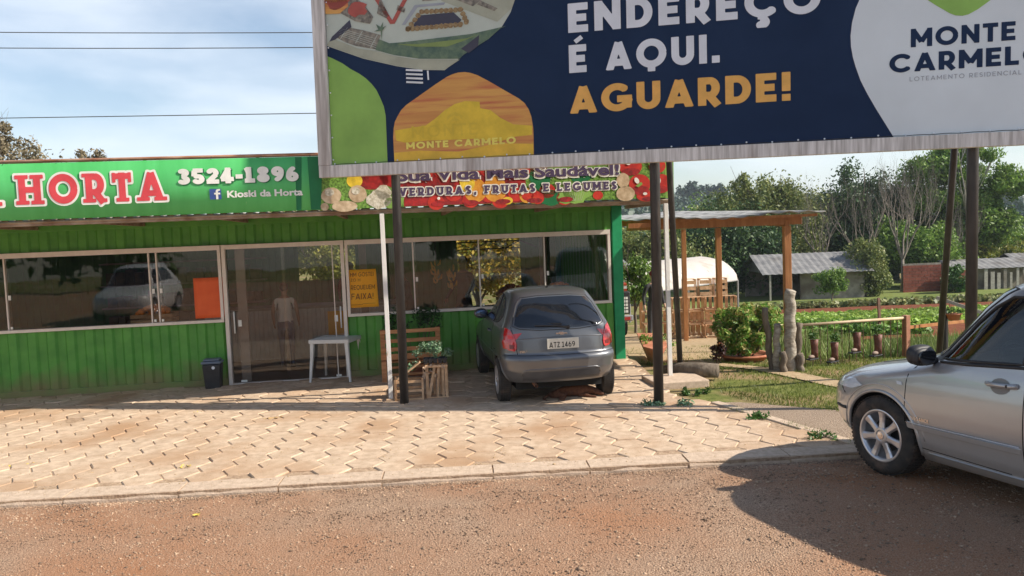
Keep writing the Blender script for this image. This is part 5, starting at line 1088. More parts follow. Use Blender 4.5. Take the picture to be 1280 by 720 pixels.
def person(label, loc, rz, H, skin, shirt, trousers, shoes, sleeves=False, stance=(.0, .0), arms=((.24, .02, .86), (.24, .04, .84)), hairc=None, cap=None, longhair=False, elbow=None, lean=0):
    """faces +y; H height; arms = hand positions (|x|, y, z) for each side as fractions of height 1.7"""
    t = thing('person', label, 'person', loc, rz); k = H / 1.7; N = {}
    def P(n, x, y, z, r, r2=None): N[n] = (x * k, (y + lean * max(0, z - .9)) * k, z * k, r * k, (r2 or r) * k)
    P('pelvis', 0, 0, .93, .155, .11); P('waist', 0, 0, 1.08, .125, .095); P('chest', 0, 0, 1.26, .155, .105); P('neckb', 0, -.01, 1.41, .075, .07); P('neck', 0, .0, 1.48, .05); P('jaw', 0, .015, 1.555, .062, .075); P('head', 0, .0, 1.64, .075, .09)
    for s_, c_ in ((-1, 'l'), (1, 'r')):
        st = stance[0] if s_ < 0 else stance[1]
        P('hip' + c_, s_ * .095, 0, .88, .10); P('knee' + c_, s_ * .105, st * .5 + .02, .49, .062); P('ankle' + c_, s_ * .11, st, .09, .042); P('heel' + c_, s_ * .11, st - .02, .04, .036); P('toe' + c_, s_ * .125, st + .15, .03, .034, .028)
        hx, hy, hz = arms[0 if s_ < 0 else 1]
        P('sho' + c_, s_ * .185, 0, 1.38, .062); ex, ey, ez = (s_ * (.21 + (hx - .24) * .5 + .03), hy * .35 - .05, 1.11 + (hz - .85) * .35)
        P('elb' + c_, ex, ey, ez, .042); P('wri' + c_, s_ * hx, hy, hz, .029); dv = Vector((s_ * hx - ex, hy - ey, hz - ez)).normalized(); q = Vector((s_ * hx, hy, hz)) + dv * .06
        P('palm' + c_, q.x, q.y, q.z, .034, .020)
        N['_d' + c_] = (q, dv)
    E = [('pelvis', 'waist'), ('waist', 'chest'), ('chest', 'neckb'), ('neckb', 'neck'), ('neck', 'jaw'), ('jaw', 'head')]
    for c_ in 'lr': E += [('pelvis', 'hip' + c_), ('hip' + c_, 'knee' + c_), ('knee' + c_, 'ankle' + c_), ('ankle' + c_, 'heel' + c_), ('heel' + c_, 'toe' + c_), ('neckb', 'sho' + c_), ('sho' + c_, 'elb' + c_), ('elb' + c_, 'wri' + c_), ('wri' + c_, 'palm' + c_)]
    nodes = {a: b for a, b in N.items() if a[0] != '_'}
    o = skin_body('body', nodes, E, t, 2); me = o.data
    for m_ in (skin, shirt, trousers, shoes): me.materials.append(m_)
    sh, wai = N['neckb'], N['waist']
    for p in me.polygons:
        c = p.center / k; x = abs(c.x); i = 0
        if c.z < .10: i = 3
        elif c.z < .97 and x < .235 and (c.z < .80 or x < .2): i = 2
        if c.z >= .95 and c.z < 1.44 and x < (.19 if not sleeves else .9): i = 1
        if sleeves and c.z > hz + .05 and c.z < 1.44 and x >= .17: i = 1
        p.material_index = i
    hb = MB()                                             # five fingers on each hand, face features
    for s_, c_ in ((-1, 'l'), (1, 'r')):
        q, dv = N['_d' + c_]; side = dv.cross(Vector((s_, 0, 0))).normalized()
        if side.length < .1: side = Vector((0, 1, 0))
        inn = Vector((-s_, 0, 0))
        for i, (o_, L_) in enumerate(((-.026, .062), (-.009, .075), (.009, .078), (.026, .07))):
            a = q + side * o_ + dv * .02; b = a + dv * L_ * .55; c = b + dv * L_ * .38 + inn * .018; hb.tube([v * k for v in (a, b, c)], [.0085 * k, .008 * k, .006 * k], 6)
        a = q + side * .03 - dv * .02; hb.tube([v * k for v in (a, a + side * .03 + dv * .02, a + side * .038 + dv * .05)], [.011 * k, .009 * k, .007 * k], 6)
    hy = lean * .75
    hb.tube([(0, (.088 + hy) * k, 1.64 * k), (0, (.112 + hy) * k, 1.60 * k), (0, (.095 + hy) * k, 1.59 * k)], [.008 * k, .014 * k, .012 * k], 6)
    for s_ in (-1, 1): hb.ball((s_ * .076 * k, (.0 + hy) * k, 1.615 * k), .026 * k, 8, sc=(.35, .7, 1))
    hb.build('hands_and_features', skin, t, smooth=True, fix=False)
    fb = MB()
    for s_ in (-1, 1): fb.ball((s_ * .03 * k, (.083 + hy) * k, 1.635 * k), .011 * k, 8, sc=(1.2, .5, .7))
    fb.tube([(-.025 * k, (.090 + hy) * k, 1.565 * k), (.025 * k, (.090 + hy) * k, 1.565 * k)], .006 * k, 6); fb.build('eyes_and_mouth', M_dark, t, fix=False)
    if hairc:
        hm = MB(); hm.ball((0, (-.018 + hy) * k, 1.662 * k), .094 * k, 14, sc=(.93, 1.06, .98), rough=.03)
        if longhair: hm.ball((0, (-.07 + hy) * k, 1.54 * k), .08 * k, 12, sc=(.9, .6, 1.5), rough=.05)
        hm.build('hair', hairc, t, smooth=True)
    if cap:
        cm = MB(); cm.ball((0, hy * k, 1.685 * k), .098 * k, 14, sc=(.95, 1.05, .72)); cm.ball((0, (.10 + hy) * k, 1.675 * k), .07 * k, 12, sc=(1, 1, .12)); cm.build('cap', cap, t, smooth=True)
    return t
SK = pm('brown_skin', (.26, .13, .075), (.30, .16, .10), 5, .5); SKl = pm('light_brown_skin', (.42, .24, .16), (.46, .28, .19), 5, .5)
CW = pm('white_cotton', (.70, .69, .66), (.78, .77, .74), 9, .85, bump=.2, bscale=14); CJ = pm('blue_jeans', (.03, .045, .10), (.05, .07, .14), 12, .85, bump=.2); CD = pm('dark_cloth', (.03, .03, .035), (.05, .05, .06), 8, .85); CR = pm('dark_red_cloth', (.16, .02, .02), (.22, .03, .03), 8, .8); CH = pm('dark_hair', (.015, .010, .008), (.03, .02, .015), 30, .6)
a = K(-5.62, 1.35); person('woman in white sleeveless top and blue jeans, back to us, inside the glass doors', (a[0], a[1], .012), R(8), 1.43, SK, CW, CJ, CD, arms=((.25, .12, .93), (.24, .14, .95)), hairc=CH, stance=(.06, -.05))
a = K(-4.65, 4.1); person('dark clothed shopkeeper behind the counter, seen through the glass doors', (a[0], a[1], .012), R(190), 1.66, SK, CR, CD, CD, True, arms=((.22, .25, 1.0), (.22, .25, 1.02)), hairc=CH)
a = K(-2.42, 2.6); person('silhouetted person in dark clothes inside the right window by the grey hatchback', (a[0], a[1], .012), R(150), 1.72, SK, CD, CD, CD, True, arms=((.22, .22, 1.02), (.24, .2, .98)), hairc=CH)
a = K(-3.45, 3.3); person('stooping person in dark clothes deep inside the shop, left of the silhouetted one', (a[0], a[1], .012), R(120), 1.55, SK, CD, CD, CD, True, arms=((.22, .3, .95), (.22, .3, .98)), hairc=CH, lean=.25)
person('man in dark clothes and a red cap half hidden behind the black billboard post', (3.22, 18.2, hgt(3.2, 18.2)), R(200), 1.62, SKl, CD, CD, CD, True, arms=((.27, .06, .88), (.27, .04, .9)), cap=CR, stance=(.05, -.05))
dog = thing('lying_dog', 'reddish brown dog lying asleep in the shade beneath the grey hatchback', 'dog', (.74, 10.36, 0), R(6)); dog.scale = (.82, .82, .82)
M_fur = pm('red_brown_fur', (.08, .03, .016), (.15, .06, .03), 25, .85, bump=.5)
N = {'hip': (-.30, 0, .11, .10), 'belly': (-.12, .0, .11, .095), 'rib': (.06, 0, .12, .115), 'should': (.17, -.01, .12, .10), 'neck': (.27, -.04, .12, .065), 'head': (.36, -.08, .09, .058), 'muz': (.44, -.13, .055, .032), 'nose': (.475, -.155, .048, .022),
     'thigh': (-.28, -.09, .08, .075), 'hock': (-.14, -.17, .045, .032), 'shank': (-.26, -.24, .03, .020), 'paw': (-.17, -.29, .025, .024), 'elb': (.14, -.10, .05, .042), 'wri': (.26, -.19, .03, .022), 'fpaw': (.34, -.23, .025, .026), 'elb2': (.18, .08, .05, .042), 'wri2': (.33, .05, .03, .022), 'fpaw2': (.43, .0, .024, .025), 'tail1': (-.40, -.03, .06, .026), 'tail2': (-.50, -.14, .025, .018), 'tail3': (-.46, -.28, .02, .012)}
E_ = [('hip', 'belly'), ('belly', 'rib'), ('rib', 'should'), ('should', 'neck'), ('neck', 'head'), ('head', 'muz'), ('muz', 'nose'), ('hip', 'thigh'), ('thigh', 'hock'), ('hock', 'shank'), ('shank', 'paw'), ('should', 'elb'), ('elb', 'wri'), ('wri', 'fpaw'), ('should', 'elb2'), ('elb2', 'wri2'), ('wri2', 'fpaw2'), ('hip', 'tail1'), ('tail1', 'tail2'), ('tail2', 'tail3')]
db = skin_body('body', N, E_, dog, 2); db.data.materials.append(M_fur)
for s_ in (-1, 1): mb = MB(); mb.add([(.33, -.07 + s_ * .045, .13), (.37, -.085 + s_ * .055, .125), (.335, -.08 + s_ * .095, .055), (.345, -.075 + s_ * .055, .12)], [(0, 1, 2), (1, 2, 3), (0, 2, 3), (0, 1, 3)]); mb.build('ear', M_fur, dog)
mb = MB(); mb.ball((.492, -.166, .052), .013, 8); mb.ball((.40, -.07, .115), .008, 6); mb.ball((.385, -.125, .108), .008, 6); mb.build('nose_and_eyes', M_dark, dog)

# ------------------------------------------------------------ things in front of the shop
def plastic_table():
    t = thing('plastic_table', 'white plastic garden table standing before the shop doors', 'table', (-2.78, 12.42, 0), R(-10))
    M_pl = pm('white_plastic', (.62, .62, .60), (.70, .70, .68), 6, .4); w, d, h_ = .62, .58, .66
    mb = MB(); mb.bx(-w / 2, w / 2, -d / 2, d / 2, h_ - .012, h_); mb.bx(-w / 2 - .012, w / 2 + .012, -d / 2 - .012, -d / 2, h_ - .055, h_ + .003); mb.bx(-w / 2 - .012, w / 2 + .012, d / 2, d / 2 + .012, h_ - .055, h_ + .003); mb.bx(-w / 2 - .012, -w / 2, -d / 2, d / 2, h_ - .055, h_ + .003); mb.bx(w / 2, w / 2 + .012, -d / 2, d / 2, h_ - .055, h_ + .003)
    mb.build('tabletop', M_pl, t, bevel=.005)
    for a in (-1, 1):
        for b in (-1, 1):
            mb = MB(); P = []
            for (s_, ww, z) in ((0, .062, h_ - .02), (.35, .048, h_ * .55), (1, .032, 0)):
                cx, cy = a * (w / 2 - .035 + .05 * s_), b * (d / 2 - .035 + .05 * s_)
                P += [(cx - ww / 2, cy - ww / 2, z), (cx + ww / 2, cy - ww / 2, z), (cx + ww / 2, cy + ww / 2, z), (cx - ww / 2, cy + ww / 2, z)]
            mb.add(P, [(i * 4 + j, i * 4 + (j + 1) % 4, i * 4 + 4 + (j + 1) % 4, i * 4 + 4 + j) for i in (0, 1) for j in range(4)] + [(0, 1, 2, 3), (8, 9, 10, 11)]); mb.build('leg', M_pl, t, bevel=.006)
plastic_table()
bn_ = thing('waste_bin', 'small black swing bin with a blue grey lid against the green wall', 'bin', K(-6.52, -.22), TH)
mb = MB(); mb.add([(-.11, -.09, 0), (.11, -.09, 0), (.11, .09, 0), (-.11, .09, 0), (-.135, -.11, .38), (.135, -.11, .38), (.135, .11, .38), (-.135, .11, .38)], [(0, 3, 2, 1), (0, 1, 5, 4), (1, 2, 6, 5), (2, 3, 7, 6), (3, 0, 4, 7), (4, 5, 6, 7)]); mb.build('bin_body', M_blk, bn_, bevel=.02)
mb = MB(); mb.bx(-.145, .145, -.12, .12, .385, .425); mb.bx(-.12, .12, -.09, .09, .426, .46); mb.build('lid', pm('blue_grey_plastic', (.10, .14, .20), (.14, .18, .24), 5, .45), bn_, bevel=.015)
mb = MB(); mb.lathe([(.024, 0), (.024, .004)], 16, (.03, -.114, .33), Matrix.Rotation(PI / 2, 3, 'X')); mb.build('round_sticker', P_white, bn_)
# pallet planter
M_plk = pm('pallet_pine', (.40, .17, .065), (.56, .27, .12), 7, .75, bump=.25, stretch=(.4, 3, 3), rnd=.10)
pp = thing('pallet_planter', 'orange brown wooden pallet bench planter against the green wall', 'planter', K(-3.98, -.72), TH + .02)
for i, (z, h_) in enumerate(((.74, .055), (.60, .055), (.47, .06), (.345, .085))):
    mb = MB(); mb.bx(0, .90, -.022, 0, z, z + h_); mb.build('slat', M_plk, pp, bevel=.003)
for (z) in (.20, .09):
    mb = MB(); mb.bx(.05, .88, .02, .04, z, z + .035); mb.build('slat', M_plk, pp, bevel=.003)
for x_ in (.0, .83): mb = MB(); mb.bx(x_, x_ + .07, .0015, .05, .335, .80); mb.build('upright', M_plk, pp, bevel=.003); mb = MB(); mb.bx(x_, x_ + .075, -.022, .09, 0, .33); mb.build('leg', M_plk, pp, bevel=.003)
for z in (.30,):
    for k in range(4): mb = MB(); mb.bx(-.0, .905, .095 + .11 * k, .185 + .11 * k, z - .02, z); mb.build('slat', M_plk, pp, bevel=.003)
for x_ in (.0, .83): mb = MB(); mb.bx(x_, x_ + .07, .48, .55, 0, .28); mb.build('leg', M_plk, pp, bevel=.003)
LM1 = leafmat('mid_leaf', [(.03, .09, .015), (.06, .15, .025), (.10, .20, .04)])
LMd = leafmat('dark_leaf', [(.012, .04, .012), (.025, .07, .02), (.04, .10, .03)]); LMb = leafmat('bright_leaf', [(.09, .20, .025), (.16, .30, .04), (.22, .36, .07)]); LMs = leafmat('succulent', [(.10, .20, .10), (.18, .30, .16), (.30, .40, .26)], .1, .35)
def potplant(name, label, cat, loc, pts, rad, n, size, lm, pot=None, stems=6, group=None, aspect=.35):
    t = thing(name, label, cat, loc, 0, group); V, F = leaves(pts, rad, n, size, aspect); raw('foliage', V, F, lm, t)
    mb = MB()
    for q in list(pts)[:stems]: q = Vector(q); mb.tube([(q.x * .2, q.y * .2, .0), (q.x * .5, q.y * .5, q.z * .5), q], [.008, .006, .003], 5)
    mb.build('stem', M_bark, t, smooth=True)
    if pot: pot(t)
    return t
def pot(r, h_, m, z=0): return lambda t: MB().lathe([(r * .7, z), (r, z + h_ * .85), (r * 1.08, z + h_ * .86), (r * 1.08, z + h_), (r * .95, z + h_), (r * .9, z + h_ * .9), (0, z + h_ * .88)], 20).build('pot', m, t, smooth=True)
M_terra = pm('terracotta', (.42, .14, .07), (.54, .22, .13), 8, .8, bump=.15)
potplant('potted_shrub', 'leafy potted shrub growing behind the pallet planter', 'plant', K(-3.45, -.28), [(random.uniform(-.45, .35), random.uniform(-.1, .1), random.uniform(.75, 1.02)) for _ in range(18)], .12, 700, .035, LMd, pot(.16, .34, M_terra), 14)
# crate stand with succulent
def crate(name, w, d, h_, slats, mat, lab, loc, rot, cat='crate', group=None, ns=3, vertical=False):
    t = thing(name, lab, cat, loc, 0, group); t.rotation_euler = rot
    def P(n, x0, x1, y0, y1, z0, z1): b = MB(); b.bx(x0, x1, y0, y1, z0, z1); b.build(n, mat, t)
    e = .018
    for a in (-1, 1):
        for b in (-1, 1): P('corner_batten', a * w / 2 - .014 - .014 * a, a * w / 2 + .014 - .014 * a, b * d / 2 - .014 - .014 * b, b * d / 2 + .014 - .014 * b, 0, h_)
    for k in range(ns):
        z = h_ * (k + .22) / ns
        for b in (-1, 1): P('slat', -w / 2, w / 2, b * (d / 2 + .004) - .004, b * (d / 2 + .004) + .004, z, z + h_ / ns * .40); P('slat', *( (b * (w / 2 + .005) - .004, b * (w / 2 + .005) + .004)), -d / 2, d / 2, z, z + h_ / ns * .48)
    for k in range(3): P('floor_slat', -w / 2 + k * w / 3 + .03, -w / 2 + (k + 1) * w / 3 - .03, -d / 2 + .009, d / 2 - .009, .001, .009)
    return t
M_cr = pm('pale_crate_wood', (.52, .31, .165), (.74, .49, .29), 9, .8, bump=.3, stretch=(1, 1, 1), rnd=.18)
cr1 = thing('wooden_crate', 'low open wooden crate frame lying behind the dark post foot', 'crate', (-1.43, 10.62, 0), R(6))
for (a, b) in (((-.18, -.12), (.18, -.12)), ((-.18, .12), (.18, .12)), ((-.18, -.12), (-.18, .12)), ((.18, -.12), (.18, .12))):
    for z in (.02, .14, .26): mb = MB(); mb.beam((*a, z), (*b, z), .014, .032); mb.build('rail', M_cr, cr1)
    mb = MB(); mb.beam((*a, .0), (*a, .30), .028, .028); mb.build('corner_batten', M_cr, cr1)
cr2 = thing('wooden_crate', 'wooden crate standing on end with splayed slats under the succulent tray', 'crate', (-1.06, 10.70, 0), R(4))
for i, (x0, x1) in enumerate(((-.13, -.13), (-.055, -.02), (.0, .03), (.125, .125), (.08, .085))):
    mb = MB(); mb.beam((x0 - (.06 if i == 1 else 0), -.10 + .003 * i, .0), (x1, -.10 + .003 * i, .46), .034, .012, up=(0, 1, 0)); mb.build('slat', M_cr, cr2)
for (x0) in (-.13, -.04, .05, .13): mb = MB(); mb.beam((x0, .10, 0), (x0, .10, .46), .034, .012, up=(0, 1, 0)); mb.build('slat', M_cr, cr2)
for z in (.015, .44):
    for y in (-.115, .115): mb = MB(); mb.beam((-.15, y, z), (.15, y, z), .012, .028); mb.build('rail', M_cr, cr2)
    for x_ in (-.145, .145): mb = MB(); mb.beam((x_, -.108, z), (x_, .108, z), .012, .028); mb.build('rail', M_cr, cr2)
bd = thing('leaning_board', 'wooden board leaning at a slant on the crate behind the dark post', 'board', (-1.43, 10.60, .31), R(5))
mb = MB(); mb.box((.0, 0, .08), (.40, .16, .018), (0, -.62, 0)); mb.build('board', M_cr, bd, bevel=.003)
tr = thing('seedling_tray', 'black plastic seedling tray on top of the upright crate', 'tray', (-1.07, 10.70, .475), R(4))
mb = MB()
for a in range(5):
    for b in range(3): mb.add([(-.16 + .064 * a + dx, -.10 + .066 * b + dy, z) for z, q in ((.065, 0), (0, .010)) for dx, dy in ((q, q), (.062 - q, q), (.062 - q, .064 - q), (q, .064 - q))], [(0, 1, 5, 4), (1, 2, 6, 5), (2, 3, 7, 6), (3, 0, 4, 7), (4, 5, 6, 7)])
mb.build('cells', M_blk, tr, fix=False)
sp = []
for i in range(26): a = random.uniform(0, 1); sp.append((-.42 + .60 * a + random.uniform(-.04, .04), random.uniform(-.08, .06), .02 + .13 * math.sin(a * 2.6) + random.uniform(-.03, .05) - (.12 if a < .2 else 0)))
t = thing('succulent', 'sprawling grey green succulent spilling over the seedling tray and slanted board', 'plant', (-1.05, 10.69, .53), 0)
V, F = leaves(sp, .06, 900, .020, .5); raw('foliage', V, F, LMs, t); mb = MB()
for q in sp[::2]: mb.tube([(0, 0, .0), (q[0] * .6, q[1], q[2] * .7 + .03), q], .005, 4)
mb.build('stem', LMs, t)
t = thing('dried_leaves', 'bunch of dry pale leaves hanging from the seedling tray', 'leaves', (-1.07, 10.58, .40), 0)
V, F = leaves([(random.uniform(-.18, .14), 0, random.uniform(-.1, .05)) for _ in range(12)], .03, 26, .030, .55); raw('leaf', V, F, pm('dry_pale_leaf', (.5, .34, .22), (.62, .46, .33), 8, .7), t)
# ------------------------------------------------------------ yard beside the kiosk
M_beam = pm('stained_pine', (.34, .13, .04), (.48, .21, .075), 5, .6, bump=.2, stretch=(3, 3, .4))
M_fibro = pm('fibre_cement', (.34, .33, .31), (.50, .49, .46), 5, .85, bump=.2, c3=(.2, .19, .17), s3=2)
pg = thing('pergola', 'timber lean-to shelter with orange brown posts and a corrugated grey roof', 'shelter', (0, 0, 0))
for (x, y, r_) in ((3.96, 15.26, .05), (3.98, 18.4, .05), (4.16, 12.05, .052)):
    mb = MB(); mb.bx(x - r_, x + r_, y - r_, y + r_, hgt(x, y) - .05, 2.12); mb.build('post', M_beam, pg, bevel=.006)
for a, b in (((4.16, 12.0, 2.16), (3.98, 18.6, 2.36)), ((1.98, 13.52, 2.19), (4.35, 11.93, 2.19)), ((1.6, 18.6, 2.36), (4.2, 18.6, 2.36))):
    mb = MB(); mb.beam(a, b, .06, .11); mb.build('beam', M_beam, pg, bevel=.004)
for i in range(5): y = 13.2 + i * 1.3; mb = MB(); mb.beam((1.95, y, 2.215 + .04 * i), (4.3, y, 2.215 + .04 * i), .05, .08); mb.build('rafter', M_beam, pg)
mb = MB(); mb.beam((1.98, 13.42, 2.262), (4.5, 11.72, 2.262), .02, .04); mb.build('fascia', M_beam, pg)
V = []; nx_ = 66; ys_ = np.linspace(0, 1, 8)
for k in ys_:
    for i in range(nx_ + 1):
        s_ = i / nx_; a = Vector((1.95, 13.38)).lerp(Vector((4.58, 11.62)), s_); b = Vector((1.95, 18.8)).lerp(Vector((4.5, 18.8)), s_); p = a.lerp(b, k); V.append((p.x, p.y, 2.305 + .012 * math.sin(i * 1.05) + .03 * math.sin(s_ * 2.6) * math.sin(s_ * 9 + k * 2) + .21 * k))
F = [(j * (nx_ + 1) + i, j * (nx_ + 1) + i + 1, (j + 1) * (nx_ + 1) + i + 1, (j + 1) * (nx_ + 1) + i) for j in range(7) for i in range(nx_)]
ro = raw('roof_sheet', V, F, M_fibro, pg, smooth=True); sm = ro.modifiers.new('s', 'SOLIDIFY'); sm.thickness = .012
# crates stacked behind the pergola posts
random.seed(11)
proto = None
def stack_crate(x, y, z, rot, lab, sz):
    global proto
    t = crate('wooden_crate', .46, .30, .30, 3, M_cr, lab, (x, y, z), rot, 'crate', 'empty wooden crates stacked in the yard', ns=3) if proto is None else copy_tree(proto)
    if proto is None: proto = t
    t.location = (x, y, z); t.rotation_euler = rot; t.scale = sz; t['label'] = lab; return t
rowsn = ['bottom', 'second', 'third', 'fourth', 'top']; coln = ['leftmost', 'second from left', 'third from left', 'rightmost']
for r_ in range(3):
    for c_ in range(4):
        x = 3.98 + c_ * .40; y = 19.3 + random.uniform(-.03, .05); g = hgt(x, y)
        vert = (r_ + c_) % 3 == 0 and r_ < 2
        rot = (PI / 2, 0, 0) if not vert else (0, PI / 2, PI / 2)
        stack_crate(x, y, g + .05 + r_ * .335 + .15, (rot[0], rot[1], rot[2] + random.uniform(-.05, .05)), f'empty pale wooden crate, {coln[c_]} in the {rowsn[r_]} row of the front yard stack', (.80, 1, 1))
for c_ in range(3):
    x = 4.35 + c_ * .38; y = 19.5; g = hgt(x, y); stack_crate(x, y, g + 1.22, (random.choice((0, PI / 2)), PI / 2, PI / 2), f'wooden crate stood upright on top of the yard stack, {["left", "middle", "right"][c_]} one of three', (.95, 1, .9))
for c_ in range(5):
    x = 3.5 + c_ * .42; y = 20.6; g = hgt(x, y)
    for r_ in range(2): stack_crate(x, y, g + .2 + r_ * .33, (PI / 2, 0, random.uniform(-.2, .2)), f'wooden crate in the rear yard stack, {["far left", "left", "middle", "right", "far right"][c_]} column, {rowsn[r_]} row', (.85, 1, 1))
# polytunnel
M_film = pm('white_tunnel_film', (.60, .54, .48), (.70, .64, .58), 1.5, .6, c3=(.42, .34, .28), s3=1.2, r3=(.6, .8), trans=.2)
pt = thing('polytunnel', 'white arched tunnel tent behind the stacked crates', 'greenhouse', (9.9, 35, hgt(9.9, 35)), 0)
ax = Vector((-.70, -.71, 0)); pw_ = Vector((-.71, .70, 0)); V = []
for i in range(9):
    for j in range(15):
        a = PI * j / 14; p = ax * (i * 1.0) + pw_ * (1.8 - 1.8 * math.cos(a)); V.append((p.x, p.y, 1.40 + 1.05 * math.sin(a) + .03 * math.sin(i * PI) + .02 * math.sin(j * 2 + i * 3)))
F = [(i * 15 + j, i * 15 + j + 1, (i + 1) * 15 + j + 1, (i + 1) * 15 + j) for i in range(8) for j in range(14)]
ro = raw('film_cover', V, F, M_film, pt, smooth=True)
for i in range(0, 9, 2):
    for q in (0, 3.6): p = ax * i + pw_ * q; mb = MB(); mb.tube([(p.x, p.y, -.3), (p.x, p.y, 1.42)], .04, 8); mb.build('post', M_alud, pt)
    mb = MB(); mb.tube([ax * i + pw_ * (1.8 - 1.78 * math.cos(a)) + Vector((0, 0, 1.39 + 1.03 * math.sin(a))) for a in np.linspace(0, PI, 13)], .025, 6); mb.build('hoop', M_alud, pt)
mb = MB(); mb.tube([Vector((0, 0, 1.4)), ax * 8 + Vector((0, 0, 1.4))], .03, 6); mb.build('eave_rail', M_alud, pt)
# sheds beyond the field
M_plast = pm('stained_plaster', (.20, .17, .14), (.36, .32, .27), 2.5, .9, bump=.1, c3=(.12, .09, .07), s3=.8, r3=(.45, .7)); M_asb = pm('old_roof_sheets', (.14, .14, .145), (.25, .245, .24), 2, .85, bump=.2, c3=(.12, .11, .10), s3=.7, r3=(.5, .7))
M_brick = pm('red_clay_brick', (.20, .05, .03), (.30, .09, .055), 3, .9, bump=.2, rnd=.15)
def shed(label, x, y, w, d, hw, hr, wall, roof, open_left=0, rz=0, name='farm_shed', planks=0):
    z = hgt(x, y); t = thing(name, label, 'shed', (x, y, z), rz)
    mb = MB(); mb.bx(open_left, w, .3, .42, -.3, hw); mb.bx(0, w, d - .12, d, -.3, hw); mb.bx(w - .12, w, .422, d - .122, -.3, hw)
    if not open_left: mb.bx(0, .12, .422, d - .122, -.3, hw)
    mb.build('wall', wall, t)
    mb = MB(); n = int(w / .18); V = []
    for i in range(n + 1):
        a = -.35 + (w + .7) * i / n; cz = .03 * (1 if i % 2 else 0)
        for (yy, zz) in ((-.35, hw - .05), (d * .5, hr), (d + .3, hw - .05)): V.append((a, yy, zz + cz))
    F = [(i * 3 + k, i * 3 + 3 + k, i * 3 + 4 + k, i * 3 + 1 + k) for i in range(n) for k in (0, 1)]
    mb.add(V, F); o = mb.build('roof', roof, t, fix=False); sm = o.modifiers.new('s', 'SOLIDIFY'); sm.thickness = .03
    gb = MB(); gb.prism([(.0, hw), (d, hw), (d * .5, hr - .06)], .02, .08, ax='yz'); gb.prism([(.0, hw), (d, hw), (d * .5, hr - .06)], w - .08, w - .02, ax='yz'); gb.build('gable', roof, t)
    for k in range(int(open_left / 1.3) + 1):
        p_ = MB(); p_.bx(.1 + k * 1.3, .2 + k * 1.3, -.25, -.15, -.3, hw); p_.build('post', M_barkpale, t)
    for k in range(planks):
        p_ = MB(); p_.bx(1.6 + k * .42, 1.6 + k * .42 + random.uniform(.14, .3), -.3, -.26, -.2, hw * random.uniform(.75, .95)); p_.build('plank', random.choice((M_barkpale, M_plast)), t)
    return t
shed('long grey roofed shed with a dark open bay left of the leafless trees', 15.8, 49.5, 6.2, 4.6, 1.75, 2.85, M_plast, M_asb, 2.2)
shed('low weathered shed with a red brick end and upright planks at the right edge', 29.2, 52.3, 5.0, 3.4, 1.45, 1.95, M_plast, M_asb, 0, 0, planks=7)
shed('small far shed with pale grey roof behind the plank shed', 34.6, 53.5, 5.5, 4, 1.35, 2.15, M_plast, M_asb, 0)
def brickwall(label, x, y, w, h_):
    t = thing('brick_wall', label, 'wall', (x, y, hgt(x, y)), 0); me = None; bw, bh = .40, .20; k = 0
    mo = MB(); mo.bx(0, w, .02, .12, -.1, h_); mo.build('mortar', M_plast, t)
    for r_ in range(int(h_ / bh)):
        for c_ in range(int(w / bw) + 1):
            x0 = c_ * bw - (bw / 2 if r_ % 2 else 0); x1 = min(w, x0 + bw - .02); x0 = max(0, x0)
            if x1 - x0 < .05: continue
            b = MB(); b.bx(x0, x1, -.0, .10, r_ * bh, r_ * bh + bh - .02); b.build('brick', M_brick, t, fix=False)
brickwall('low red brick wall under the leafless tree', 25.6, 52.2, 2.5, 1.9)
brickwall('red brick end wall of the weathered plank shed', 28.1, 51.9, 1.55, 1.5)
# sloping shed roof edge seen just right of the kiosk
t = thing('lean_to_roof', 'brown tiled lean-to roof with a pale barge board right behind the kiosk corner', 'roof', (2.6, 24.0, 0), 0)
mb = MB(); mb.add([(-.2, 0, 2.0), (1.55, -.2, .45), (1.55, 3.6, .45), (-.2, 3.6, 2.0), (-.2, 0, 1.90), (1.55, -.2, .35), (1.55, 3.6, .35), (-.2, 3.6, 1.90)], [(0, 1, 2, 3), (4, 7, 6, 5), (0, 4, 5, 1), (1, 5, 6, 2), (2, 6, 7, 3), (3, 7, 4, 0)]); mb.build('roof_deck', pm('brown_tiles', (.16, .08, .05), (.28, .15, .09), 6, .9), t)
mb = MB(); mb.beam((-.25, -.24, 2.08), (1.6, -.26, .42), .05, .12); mb.build('barge_board', M_whitepost, t)
for x in (.1, 1.3): mb = MB(); mb.bx(x - .05, x + .05, .2, .3, -1.0, 1.75 - .88 * x); mb.build('post', M_beam, t)
# small truck tail beside the kiosk
t = thing('parked_truck', 'small dark truck seen only by its tail right behind the kiosk corner', 'truck', (2.35, 20.3, hgt(2.35, 20.3)), R(4))
mb = MB(); mb.bx(-.7, .66, .02, 3.4, .62, 1.20); mb.build('cargo_box', M_blk, t, bevel=.03); mb = MB(); mb.bx(-.72, .70, -.10, .02, .45, .60); mb.build('bumper', pm('scuffed_bumper', (.3, .3, .31), (.4, .4, .42), 5, .5), t, bevel=.02)
mb = MB()
for i in range(6):
    for j in range(5): mb.bx(.16 + i * .075, .22 + i * .075, .0, .018, .66 + j * .085, .72 + j * .085)
tag(mb.build('tail_grating', P_cream, t), kind='stuff')
mb = MB(); mb.bx(.36, .62, -.125, -.102, .48, .56); mb.build('tail_light', M_red, t)
for x in (-.55, .55): wheel(t, x, .55, .28, .28, .18, .17, 6, 1 if x > 0 else -1, PI / 2, False)
t = thing('red_crate', 'red and white plastic crate on the truck tail behind the kiosk corner', 'crate', (2.75, 20.5, hgt(2.35, 20.3) + 1.20), 0)
